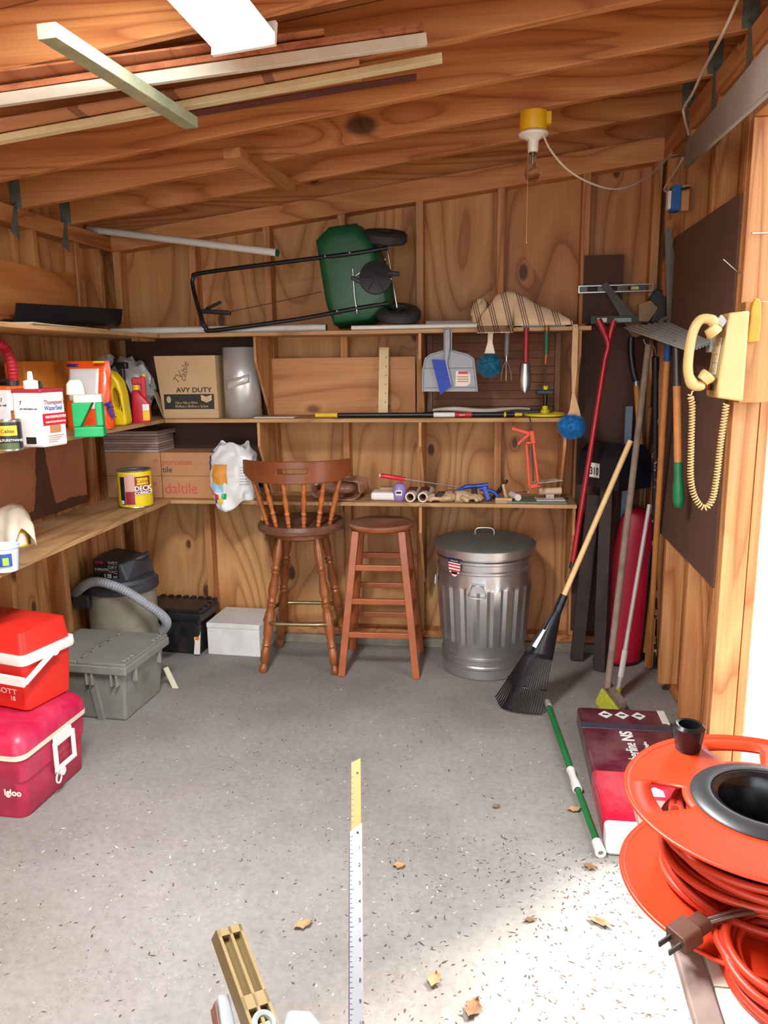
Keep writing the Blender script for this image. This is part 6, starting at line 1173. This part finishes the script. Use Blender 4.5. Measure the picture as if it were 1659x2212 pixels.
for i in range(len(cp)-1):
    d = (cp[i+1]-cp[i]); dist += d.length; dn = d.normalized(); u = Vector((0, 1, 0)); u = (u-dn*u.dot(dn)).normalized(); w = dn.cross(u)
    n_ = 4
    for k in range(n_):
        p = cp[i].lerp(cp[i+1], k/n_); ac += d.length/n_/.0095*2*math.pi; rr = .0085 if i > 30 else .001
        hx_.append(p+(u*math.cos(ac)+w*math.sin(ac))*rr)
MB().tube(hx_, .0024, 5).obj('coiled_cord', M('cord_cream', (206, 172, 116), .5), t, smooth=60)
t = thing('yellow_guard', 'curved yellow plastic piece on the post right of the telephone', 'holder', T(at(1626, 740, Y=2.645).x, 2.649, at(1626, 740, Y=2.645).z)); hg = at(1626, 645, Y=2.645).z-at(1626, 740, Y=2.645).z; MB().prism([(-.018, 0), (.018, .002), (.020, hg*.5), (.016, hg*.9), (.008, hg), (-.006, hg), (-.012, hg*.8)], 0, .014, face((0, .004, 0), (1, 0, 0), (0, 0, 1))).obj('guard', 'guard_yellow', t, smooth=0, bevel=.005)
# loose nails in the wall
for px, py, qx, qy, lab in ((1562, 560, 1596, 590, 'thin bare nail sticking out of the brown board'), (1624, 504, 1659, 503, 'pale nail sticking out sideways high on the door post')):
    a = at(px, py, X=.72); b = at(qx, qy, X=.797) if px < 1600 else at(qx, qy, Y=2.725); a = at(px, py, Y=b.y-.03)
    d = b-a; tag(MB().cyl((0, 0, 0), (0, 0, d.length), .0022, n=8).obj('nail', 'steel', m=frame(a, d)), lab, 'nail')
# ================================================================== electrics
M('box_yellow', (232, 178, 20), .45, var=.05); M('porcelain', (236, 232, 224), .3, var=.02); M('cable_white', (214, 196, 176), .5, var=.06); M('box_blue', (24, 92, 160), .45)
c = at(1152, 285, Y=3.19); t = thing('bulb_fixture', 'bare bulb lampholder with yellow box and pull chain on a rafter', 'lamp', T(c.x, 3.185, c.z)); hb3 = at(1152, 243, Y=3.185).z-c.z
MB().lathe([(0, 0), (.05, 0), (.052, .004), (.052, hb3), (.046, hb3+.002), (0, hb3)], 24).box(.04, .065, -.02, .02, .02, hb3-.004).obj('junction_box', 'box_yellow', t, smooth=40)
MB().lathe([(0, -.002), (.052, -.002), (.057, -.008), (.054, -.016), (.03, -.026), (.021, -.034), (.020, -.068), (.017, -.074), (0, -.074)], 28).obj('lampholder', 'porcelain', t)
gl = bpy.data.materials.new('clear_glass'); gl.use_nodes = True; g_ = gl.node_tree.nodes['Principled BSDF']; g_.inputs['Base Color'].default_value = (.95, .92, .88, 1); g_.inputs['Roughness'].default_value = .03; g_.inputs['Transmission Weight'].default_value = 1; g_.inputs['IOR'].default_value = 1.15
MB().lathe([(.013, -.076), (.014, -.095), (.020, -.115), (.028, -.135), (.030, -.152), (.024, -.168), (.012, -.178), (0, -.18)], 28).obj('bulb', gl, t, smooth=60)
MB().cyl((0, 0, -.076), (0, 0, -.115), .005, n=10).tube([(-.008, 0, -.135), (-.004, 0, -.115), (.004, 0, -.115), (.008, 0, -.135)], .0008, 5).obj('filament', 'steel', t); MB().cyl((0, 0, -.072), (0, 0, -.082), .013, n=16).obj('bulb_cap', 'brass_dull', t)
e1 = at(1141, 300, Y=3.165)-Vector((c.x, 3.185, c.z)); e2 = at(1137, 524, Y=3.165)-Vector((c.x, 3.185, c.z)); MB().cyl(e1, e2, .0011, n=6).ball(tuple(e2), .004, 10).obj('pull_chain', M('chain', (196, 170, 130), .4, .6), t)
o = at(1475, 355, X=.785)
def cable(pts, label, r=.0042):
    p = [Vector(q) for q in pts]; oo = p[0]; tag(MB().tube([q-oo for q in spline(p, 10)], r, 8).obj('electric_cable', 'cable_white', m=Matrix.Translation(oo), smooth=60), label, 'cable')
cable([at(1174, 292, Y=3.16), at(1190, 325, Y=3.16), at(1225, 365, Y=3.2), at(1275, 395, Y=3.28), at(1330, 408, Y=3.4), at(1380, 393, Y=3.52), at(1425, 360, Y=3.66), at(1452, 328, Y=3.74)], 'white cable sagging from the bulb fixture to the corner')
cable([at(1476, 340, X=.782), at(1462, 365, X=.775), at(1440, 398, X=.77), at(1436, 412, X=.77), at(1456, 417, X=.775)], 'short white cable looping into the blue switch box')
cable([at(1602, -20, Y=2.70), at(1560, 75, Y=2.80), at(1520, 150, Y=3.08), at(1497, 200, Y=3.22), at(1478, 232, Y=3.40), at(1478, 250, Y=3.42), at(1488, 290, X=.79)], 'white cable running down past the rafter ties', .0055)
a = at(1474, 455, X=.775); t = thing('switch_box', 'blue plastic electrical box with black toggle high in the corner', 'switch', T(.76, a.y, at(1474, 455, X=.77).z)); hb4 = at(1474, 402, X=.77).z-at(1474, 455, X=.77).z
MB().box(-.035, .0, -.035, .035, 0, hb4).obj('box', 'box_blue', t, smooth=0, bevel=.003); MB().box(.0002, .035, -.02, .02, .0, hb4).obj('mount', studw, t, smooth=0); MB().box(-.048, -.0355, -.02, .02, hb4*.1, hb4*.8).obj('cover_plate', 'plastic_white', t, smooth=0, bevel=.002); MB().bar((.0, -.036, hb4*.8), (.02, -.075, hb4*.78), .008, .008).obj('toggle', 'can_black', t)
# grey metal strip slung along the top of the right wall
A = at(1482, 338, X=.755); B = at(1745, 70, Y=1.45); B2 = at(1700, 110, Y=1.62); d = B2-A; t = thing('metal_strip', 'wide grey metal strip slanting along the top of the right wall', 'strip', frame(A, d, (0, .4, 1))); MB().box(-.045, .045, -.008, .008, 0, d.length).obj('strip', M('strip_grey', (128, 118, 108), .6, .35, var=.12, vs=8), t, smooth=0, bevel=.002)
MB().cyl((0, -.009, .05), (0, .06, .05), .004, n=8).obj('bolt', 'nail_steel', t)
# ================================================================== lumber stored under the rafters, and the shop light
M('paint_mint', (148, 156, 130), .5, var=.1, vs=20, dust=(206, 196, 150), dusta=.4); M('trim_cream', (222, 210, 166), .55, var=.08); M('trim_white', (206, 198, 178), .55, var=.1); M('board_maroon', (98, 50, 44), .6, var=.15); 
lum = WOOD('lumber_red', 'X', (192, 122, 80), (178, 104, 64), (140, 74, 42), rings=5, across=7, along=.4, knots=.4)
def plank(pa, pb, w, th, dz, label, mat, name='plank', x0=None):
    a = atr(*pa, dz); b = atr(*pb, dz); d = b-a; t = frame(a, d, (-d.y, d.x, 0)); o = MB().box(0, w, -th/2, th/2, 0, d.length).obj(name, mat, m=t, smooth=0, bevel=.0015); tag(o, label, 'lumber', 'lumber stored under the rafters'); return o
def panelstripe():
    m, tt, b = nt('panel_striped'); v = coords(tt, rnd=False); sx = node(tt, 'ShaderNodeSeparateXYZ'); tt.links.new(v, sx.inputs[0])
    f = math_(tt, 'LESS_THAN', math_(tt, 'FRACT', math_(tt, 'MULTIPLY', sx.outputs[2], 3.4)), .11); n_ = noise_(tt, coords(tt, (6, 6, 1), False), 3, 3)
    c = mixc(tt, math_(tt, 'MULTIPLY', f, .7), ramp(tt, n_, [(.3, (186, 128, 92)), (.7, (206, 150, 108))]), (104, 58, 46)); tt.links.new(c, b.inputs['Base Color']); b.inputs['Roughness'].default_value = .6; MT['panel_striped'] = m
panelstripe()
plank((-60, 268), (775, 128), .16, .008, -.012, 'striped tan panel lying under the rafters', 'panel_striped', 'panel')
plank((-60, 308), (955, 120), .035, .02, -.030, 'cream painted trim strip under the rafters', 'trim_cream', 'trim_strip')
plank((400, 242), (900, 160), .05, .006, -.004, 'dark maroon board under the rafters', 'board_maroon')
plank((-60, 222), (922, 82), .02, .03, -.05, 'long board with pale painted edge under the rafters', 'trim_white')
plank((-60, 200), (915, 55), .10, .016, -.024, 'wide reddish board above the pale edged one', lum)
plank((-60, 160), (700, 62), .12, .006, -.0075, 'reddish plank at the back of the lumber stack', lum)
# cleats that hold the lumber up
a = atr(100, 66, -.083); b = atr(412, 266, -.083); d = b-a; o = MB().box(-.024, .024, -.016, .016, 0, d.length).obj('lumber_cleat', 'paint_mint', m=frame(a, d, (1, -1, 0)), smooth=0, bevel=.002); tag(o, 'mint green painted batten slanting under the stored lumber', 'batten')
# ---- fluorescent shop light
M('fixture_white', (236, 236, 232), .4, var=.02)
em = bpy.data.materials.new('lit_diffuser'); em.use_nodes = True; e_ = em.node_tree.nodes['Principled BSDF']; e_.inputs['Base Color'].default_value = (.9, .9, .9, 1); e_.inputs['Emission Color'].default_value = (.93, .97, 1, 1)
nz = noise_(em.node_tree, coords(em.node_tree), 30, 2); em.node_tree.links.new(math_(em.node_tree, 'MULTIPLY_ADD', nz, 4.0, 104.0), e_.inputs['Emission Strength'])
zf = 2.285; f0 = at(528, 88, Z=zf); f1l, f1r = at(360, 0, Z=zf+.03), at(545, 0, Z=zf+.03)
dn = ((f1l+f1r)/2-f0); dn.normalize(); t = thing('shop_light', 'lit fluorescent shop light hanging below the rafters', 'ceiling light', frame(f0, dn, (dn.y, -dn.x, 0))); wF = (at(603, 98, Z=zf)-at(455, 108, Z=zf)).length; LF = 1.22
upv = (t.matrix_world.to_3x3().inverted() @ Vector((0, 0, 1))); sg = 1 if upv.y > 0 else -1
MB().prism([(-wF/2, 0), (wF/2, 0), (wF*.36, sg*.03), (-wF*.36, sg*.03)], .0, LF).obj('diffuser' if False else 'lens_tray', 'fixture_white', t, smooth=0)
MB().prism([(-wF/2+.006, -sg*.001), (wF/2-.006, -sg*.001), (wF*.40, -sg*.022), (-wF*.40, -sg*.022)], .012, LF-.012).obj('diffuser', em, t, smooth=0)
for z0 in (-.004, LF-.008): MB().prism([(-wF/2, -sg*.024), (wF/2, -sg*.024), (wF*.5, sg*.03), (-wF*.5, sg*.03)], z0, z0+.012).obj('end_cap', 'fixture_white', t, smooth=0, bevel=.002)
for z0 in (.2, LF-.2):
    w0 = t.matrix_world @ Vector((0, sg*.03, z0)); top = zr(w0.x)-w0.z
    MB().cyl((0, sg*.03, z0), Vector((0, sg*.03, z0))+upv*max(.02, top), .003, n=8).obj('hanger', 'zinc', t)
# ================================================================== bench and cord reel in the foreground
M('reel_orange', (206, 56, 22), .4, var=.05); M('cord_orange', (180, 50, 24), .45, var=.1); M('ring_grey', (46, 47, 49), .4); M('knob_black', (22, 22, 24), .25); M('plug_brown', (84, 52, 40), .4); M('tile_cream', (226, 222, 204), .35, var=.1, vs=6, dust=(160, 146, 120), dusta=.3); M('edge_weathered', (136, 118, 108), .8, var=.25, vs=14)
ctr = atd(1655, 1735, .86); ZB_ = ctr.z-.115
t = thing('work_bench', 'wooden bench topped with cream tiles in the near right corner', 'bench', T(0, 0, 0))
e0 = at(1426, 1935, Z=ZB_); e1 = at(1504, 2212, Z=ZB_); dd = (e0-e1).normalized(); yf = ctr.y+.20; E0 = e1+dd*((yf-e1.y)/dd.y); E1 = e1-dd*.55
ang = math.atan2(dd.y, dd.x); m = T(E1.x, E1.y, ZB_, ang); Lb = (E0-E1).length
MB().box(0, Lb, -.026, 0, -.014, .0, m).obj('edge_board', 'edge_weathered', t, smooth=0, bevel=.002)
wB = min(.42, (.79-max(E0.x, E1.x))*.98)
g = .30; tm_ = None
for i in range(3):
    for j in range(2):
        x0, x1 = i*g+.001, min(Lb, (i+1)*g)-.001; y1 = -.028-j*g; y0 = max(-.034-wB, y1-g+.002)
        if x1 > x0 and y1 > y0+.01: MB().box(x0, x1, y0, y1, -.008, -.001, m).obj('tile', 'tile_cream', t, smooth=0, bevel=.001)
MB().box(0, Lb, -.034-wB, -.03, -.045, -.0085, m).obj('top_panel', 'edge_weathered', t, smooth=0)
for x in (.05, Lb-.05):
    for y in (-.22, -wB): MB().box(x-.03, x+.03, y-.03, y+.03, -ZB_, -.046, m).obj('leg', 'edge_weathered', t, smooth=0)
# reel
t = thing('cord_reel', 'orange plastic cord reel with black hub lying flat on the bench', 'cord reel', T(ctr.x, ctr.y, ZB_, R(8))); RF = .152; hF = .115
def flange(z, wins, holes=()):
    c = MB(); n = 96; rad = [.066, .078, .088, .112, .122, RF-.006, RF]
    for k in range(n):
        a0, a1 = 2*math.pi*k/n, 2*math.pi*(k+1)/n
        for j in range(len(rad)-1):
            deg = (k+.5)*360/n
            if j in (2, 3) and any(lo < deg < hi for lo, hi in wins): continue
            zz0 = z+(.003 if rad[j] > RF-.003 else 0); zz1 = z+(.004 if rad[j+1] > RF-.003 else 0)
            c.add([(rad[j]*math.cos(a0), rad[j]*math.sin(a0), zz0), (rad[j+1]*math.cos(a0), rad[j+1]*math.sin(a0), zz1), (rad[j+1]*math.cos(a1), rad[j+1]*math.sin(a1), zz1), (rad[j]*math.cos(a1), rad[j]*math.sin(a1), zz0)], [(0, 1, 2, 3)])
    return c
flange(hF, ((158, 188), (68, 98), (248, 278), (338, 360))).obj('upper_flange', 'reel_orange', t, solid=.004, smooth=30); flange(.012, ()).obj('lower_flange', 'reel_orange', t, solid=.004, smooth=30)
MB().lathe([(.050, hF+.004), (.055, hF+.008), (.070, hF+.006), (.078, hF+.003), (.070, hF+.001), (.058, hF+.002), (.050, hF-.01), (.045, .02), (0, .016)], 48).obj('hub', 'knob_black', t, smooth=40); MB().lathe([(.058, hF+.0085), (.062, hF+.0095), (.078, hF+.0055), (.080, hF+.003), (.058, hF+.003), (.058, hF+.0085)], 48).obj('hub_ring', 'ring_grey', t, smooth=40)
MB().cyl((0, 0, .001), (0, 0, .012), .05, n=32).obj('foot', 'knob_black', t)
kp = at(1485, 1622, Z=ctr.z); kl = t.matrix_world.inverted() @ kp; kl = Vector((kl.x, kl.y, hF+.0022))
MB().lathe([(0, 0), (.0145, 0), (.0155, .003), (.019, .026), (.0195, .031), (.016, .035), (.013, .034), (.0125, .022), (0, .02)], 28, Matrix.Translation(kl)).obj('crank_knob', 'knob_black', t, smooth=40)
for k in range(26):
    r_ = .074+.0075*(k % 5); z_ = .024+.0088*(k % 9)+random.uniform(-.002, .002); ph = random.uniform(0, 6.28); w_ = random.uniform(.002, .006)
    MB().tube([((r_+.003*math.sin(2*a+ph))*math.cos(a), (r_+.003*math.sin(2*a+ph))*math.sin(a), min(hF-.012, z_+w_*math.sin(a+ph))) for a in [2*math.pi*i/48 for i in range(48)]], .0048, 7, closed=True).obj('cord_turn', 'cord_orange', t, smooth=60)
MB().tube(spline([(.09*math.cos(2.9), .09*math.sin(2.9), .06), (.098*math.cos(3.02), .098*math.sin(3.02), .10), (.1*math.cos(3.1), .1*math.sin(3.1), hF+.001-.009)], 6), .0048, 8).obj('cord_end', 'cord_orange', t, smooth=60)
# brown two-pin plug and its flat cord
zc = ZB_
pm = at(1478, 2022, Y=.66); pmz = at(1478, 2022, Z=zc+.03)
a = at(1497, 2006, Z=zc+.035); b = at(1455, 2035, Z=zc+.030); dv = (b-a).normalized(); t = thing('power_plug', 'brown two-pin plug on a flat brown cord hanging over the bench edge', 'plug', frame(a, dv, (0, 0, 1))); L = (b-a).length
MB().prism(rrect(.020, .026, .004), 0, L*.9, None).obj('plug_body', 'plug_brown', t, smooth=40, bevel=.001); MB().prism(rrect(.016, .018, .004), -.016, 0, None).obj('strain_relief', 'plug_brown', t, smooth=40)
for s in (-1, 1): MB().box(-.003, .003, s*.0065-.0009, s*.0065+.0009, L*.9, L*.9+.016).obj('pin', 'nail_steel', t, smooth=0)
mi = t.matrix_world.inverted(); q = lambda x, y, z: mi @ at(x, y, Z=z)
for s in (-1, 1): MB().tube([p+Vector((0, s*.0024, 0)) for p in spline([Vector((0, 0, -.014)), q(1530, 1990, zc+.04), q(1580, 1975, zc+.05), q(1640, 1966, zc+.05), q(1700, 1962, zc+.04), q(1740, 1970, zc+.01)], 8)], .0026, 7).obj('cord_core', 'plug_brown', t, smooth=60)
# coil of orange cord on the bench
cc = at(1676, 2085, Z=zc+.02); t = thing('cord_coil', 'loose coil of orange extension cord on the bench tiles', 'cord', T(cc.x, cc.y, zc))
for k in range(11):
    rx, ry = .050-.0042*(k % 4)+random.uniform(-.003, .003), .068-.005*(k % 4)+random.uniform(-.003, .003); ph = random.uniform(-.3, .3); z0 = .0045+.0068*(k//2); tl = random.uniform(-.12, .12); ox, oy = random.uniform(-.006, .006), random.uniform(-.006, .006)
    MB().tube([(ox+rx*math.cos(a)*math.cos(ph)-ry*math.sin(a)*math.sin(ph), oy+rx*math.cos(a)*math.sin(ph)+ry*math.sin(a)*math.cos(ph), max(.0045, z0+tl*.04*math.sin(a))) for a in [2*math.pi*i/40 for i in range(40)]], .0045, 8, closed=True).obj('cord_loop', 'cord_orange', t, smooth=60)
# ================================================================== bucket of tools at the camera's feet
M('rule_alu', (166, 170, 174), .35, .6, var=.06); M('rule_wood', (172, 124, 64), .55, var=.06); M('level_bronze', (104, 86, 52), .4, .3, var=.1); M('level_face', (146, 124, 84), .45, .2); M('clamp_grey', (146, 150, 152), .45, var=.1); M('bucket_grey', (120, 124, 128), .5, var=.1)
Tt = atd(769, 1642, 1.72); Tb = atd(771, 2212, 1.41); dr = (Tb-Tt).normalized(); bot = Tt+dr*((Tt.z-.03)/-dr.z)
lt = atd(489, 2012, 1.50); lb = atd(562, 2212, 1.38); dl = (lb-lt).normalized(); lbot = lt+dl*((lt.z-.05)/-dl.z)
rimz = .33; r_at = Tt+dr*((Tt.z-rimz)/-dr.z); l_at = lt+dl*((lt.z-rimz)/-dl.z)
bc = Vector(((r_at.x+l_at.x)/2, min(r_at.y, l_at.y)-.13, 0)); RB = max(.17, (r_at-l_at).length/2+.04)
t = thing('tool_bucket', 'open grey bucket at the viewer\'s feet holding rule and level', 'bucket', T(bc.x, bc.y, 0)); MB().lathe([(0, .004), (RB*.86, .004), (RB*.86, 0), (RB*.9, 0), (RB, rimz), (RB+.008, rimz), (RB+.008, rimz-.012)], 40).obj('bucket', 'bucket_grey', t, solid=.003, smooth=40)
wv = rt*1.0
d = Tt-bot; m = frame(bot, d, wv); L = d.length; t = thing('folding_rule', 'aluminium rule clipped over a wooden yardstick, pointing up from below', 'ruler', m); s0 = L-(Tt-(atd(764, 1788, 1.63))).length
MB().prism([(-.0105, 0), (.0105, 0), (.0105, L+.004), (-.0105, L-.006)], -.0025, .0025, Matrix(((1, 0, 0, 0), (0, 0, -1, 0), (0, 1, 0, 0), (0, 0, 0, 1)))).obj('wooden_stick', 'rule_wood', t, smooth=0, bevel=.0006)
fmz = Matrix(((1, 0, 0, 0), (0, 0, -1, 0), (0, 1, 0, 0), (0, 0, 0, 1)))
sgn = -1 if (m.to_3x3() @ Vector((0, 1, 0))).dot(CAM-Tt) < 0 else 1
al = MB().prism([(-.0135, .0), (.0125, .0), (.0125, s0+.008), (-.0135, s0-.010)], sgn*-.0032, sgn*-.0048, fmz).obj('metal_rule', 'rule_alu', t, smooth=0, bevel=.0004); MB().box(-.0152, -.0136, -.005, .005, 0, s0-.011).obj('rule_edge', M('edge_plum', (64, 40, 70), .4), t, smooth=0)
yy = sgn*.0052
fx = Vector((1, 0, 0)); 
for k in range(60):
    z = s0-.02-k*.0085
    if z < .05: break
    w = .004 if k % 4 else .007; MB().box(-.0128, -.0128+w, min(yy, yy-sgn*.0006), max(yy, yy-sgn*.0006), z, z+.0009).obj('tick', 'black_print', al, smooth=0)
for k in range(10):
    z = s0-.045-k*.034
    if z < .05: break
    txt(str(k+1), face((.004 if True else 0, yy, z), fx if sgn < 0 else -fx, (0, 0, 1)), .010, MT['black_print'], al)
MB().cyl((.003, yy-.0004, s0-.012), (.003, yy+.0004, s0-.012), .0028, n=12).obj('hang_hole', 'black_print', al); MB().cyl((.003, sgn*.0024, L-.03), (.003, sgn*.0028, L-.03), .0028, n=12).obj('hang_hole', 'black_print', t)
for k in range(9): MB().box(-.010, -.006, min(sgn*.0024, sgn*.0029), max(sgn*.0024, sgn*.0029), s0+.01+k*.012, s0+.011+k*.012).obj('tick', M('tick_brown', (120, 60, 40), .6), t, smooth=0)
# builder's level with slots and a vial block
d = lt-lbot; wx = (rt*1.0+fw*1.0); m = frame(lbot, d, wx); L = d.length; t = thing('builders_level', 'bronze builder\'s level with slotted face and grey vial block', 'level', m); w2, th = .026, .015
c = MB()
for x0, x1 in ((-w2, -w2+.006), (-.003, .003), (w2-.006, w2)): c.box(x0, x1, -th, th, 0, L)
c.box(-w2, w2, -th, th, L-.014, L).box(-w2, w2, -th, th, L-.155, L-.13).box(-w2, w2, -th, th, 0, L-.215)
c.obj('frame', 'level_face', t, smooth=0); MB().box(-w2-.001, -w2, -th, th, 0, L+.0005).box(-w2+.006, w2-.006, -.002, .002, L-.215, L-.014).obj('side_web', 'level_bronze', t, smooth=0)
sg2 = 1 if (m.to_3x3() @ Vector((0, 1, 0))).dot(CAM-lt) > 0 else -1
m3 = frame((0, sg2*.004, L-.186), (0, sg2, 0), (1, 0, 0)); vb = MB().lathe([(.013, 0), (.023, 0), (.024, .012), (.020, .016), (.014, .014), (.013, 0)], 28, m3).obj('vial_block', 'clamp_grey', t, smooth=40); MB().cyl((-.012, 0, .004), (.012, 0, .004), .005, n=12, m=m3).obj('vial', 'vial_lime', vb)
# grey plastic tool heads sticking out of the bucket
a = atd(478, 2160, 1.44); b = atd(500, 2300, 1.34); dd_ = a-b; t = thing('spring_clamp', 'grey jaw of a spring clamp gripping beside the level', 'clamp', frame(b-dd_*1.2, dd_, wx)); L = dd_.length*2.2; MB().loft([rr_(-.012, .012, -.02, .02, 0, .006), rr_(-.014, .014, -.022, .022, L*.7, .008), rr_(-.010, .012, -.014, .014, L, .006)]).obj('jaw', 'clamp_grey', t, smooth=40); MB().box(-.018, -.0145, -.016, .016, L*.45, L*.96).obj('pad', M('pad_brown', (110, 70, 54), .6), t, smooth=0, bevel=.002)
a = atd(640, 2195, 1.40); b = atd(650, 2330, 1.30); dd_ = a-b; t = thing('grey_trowel', 'rounded grey tool end just left of the aluminium rule', 'tool', frame(b-dd_*1.2, dd_, wx)); L = dd_.length*2.2; MB().loft([rr_(-.03, .05, -.02, .02, 0, .015), rr_(-.035, .06, -.022, .022, L*.8, .018), rr_(-.02, .03, -.014, .014, L, .012)]).obj('handle', 'clamp_grey', t, smooth=40)
# ================================================================== litter on the floor
M('leaf_brown', (126, 92, 62), .8, var=.3, vs=30); M('leaf_tan', (170, 136, 96), .8, var=.2, vs=30); M('litter_dark', (84, 70, 56), .9, var=.4, vs=40); M('litter_pale', (206, 198, 184), .9, var=.2, vs=40)
def leaf(px, py, ln, w, rot, curl, mat, label):
    p = at(px, py, Z=0); 
    def f(u, v):
        x = (v-.5)*ln; ww = w*1.25*(math.sin(math.pi*min(1, v*.97+.03))**.8)*(1+.3*math.sin(v*17+px)); y = (u-.5)*2*ww; return (x, y, .002+curl*((u-.5)*2)**2*w*.5+curl*.3*abs(v-.4)*ln*.5+.002*math.sin(v*9+u*4)+.0025)
    o = MB().grid(f, 6, 8).obj('dry_leaf', mat, m=T(p.x, p.y, .001, R(rot)), smooth=60, solid=.0006); tag(o, label, 'leaf', 'dry leaves on the floor')
leaf(655, 2002, .055, .012, 35, .8, MT['leaf_tan'], 'curled tan leaf in front of the level tip')
leaf(1298, 1996, .075, .010, -25, .5, MT['leaf_brown'], 'pointed brown leaf near the bench edge')
leaf(1240, 1752, .05, .012, 10, .7, MT['leaf_tan'], 'tan leaf beside the white grip of the green pole')
leaf(1275, 1876, .045, .010, -20, .6, MT['leaf_brown'], 'small brown leaf near the lower end of the green pole')
leaf(1022, 2184, .06, .015, 70, .9, MT['leaf_brown'], 'folded brown leaf at the bottom of the picture right of the rule')
leaf(938, 2122, .05, .013, 80, .9, MT['leaf_tan'], 'upright folded leaf on the bright floor right of the rule')
leaf(1072, 1745, .03, .008, 30, .6, MT['leaf_brown'], 'little brown leaf on the grey floor left of the green pole')
leaf(862, 1873, .04, .012, 5, .5, MT['leaf_tan'], 'tan leaf lying right of the wooden yardstick')
leaf(1128, 1482, .05, .018, 60, .6, MT['leaf_tan'], 'tan leaf caught in the rake tines')
leaf(1145, 1990, .04, .006, 15, .4, MT['leaf_brown'], 'thin brown leaf in the middle of the bright patch')
for mat, nm, n, lab in (('litter_dark', 'leaf_litter', 2600, 'scattered dark leaf crumbs and twigs over the concrete floor'), ('litter_pale', 'pale_chips', 700, 'scattered pale wood chips over the concrete floor')):
    c = MB(); rnd = random.Random(11 if nm[0] == 'l' else 5)
    for k in range(n):
        y = 3.6-2.9*rnd.random()**.62; x = rnd.uniform(-1.5, .85)
        if rnd.random() < .55 and nm[0] == 'l': x = min(.9, max(-1.4, rnd.gauss(.35, .35))); y = rnd.uniform(1.0, 2.35)
        ln = rnd.uniform(.002, .009)*(1.6 if rnd.random() < .12 else 1); w = rnd.uniform(.0008, .0034); a = rnd.uniform(0, 6.28); h = rnd.uniform(.0006, .003); dx, dy = math.cos(a), math.sin(a)
        c.add([(x-dx*ln, y-dy*ln, .0004), (x-dy*w, y+dx*w, .0005), (x+dx*ln, y+dy*ln, h), (x+dy*w, y-dx*w, .0005)], [(0, 1, 2, 3)])
    o = c.obj(nm, mat, smooth=0); o['kind'] = 'stuff'; o['label'] = lab; o['category'] = 'litter'
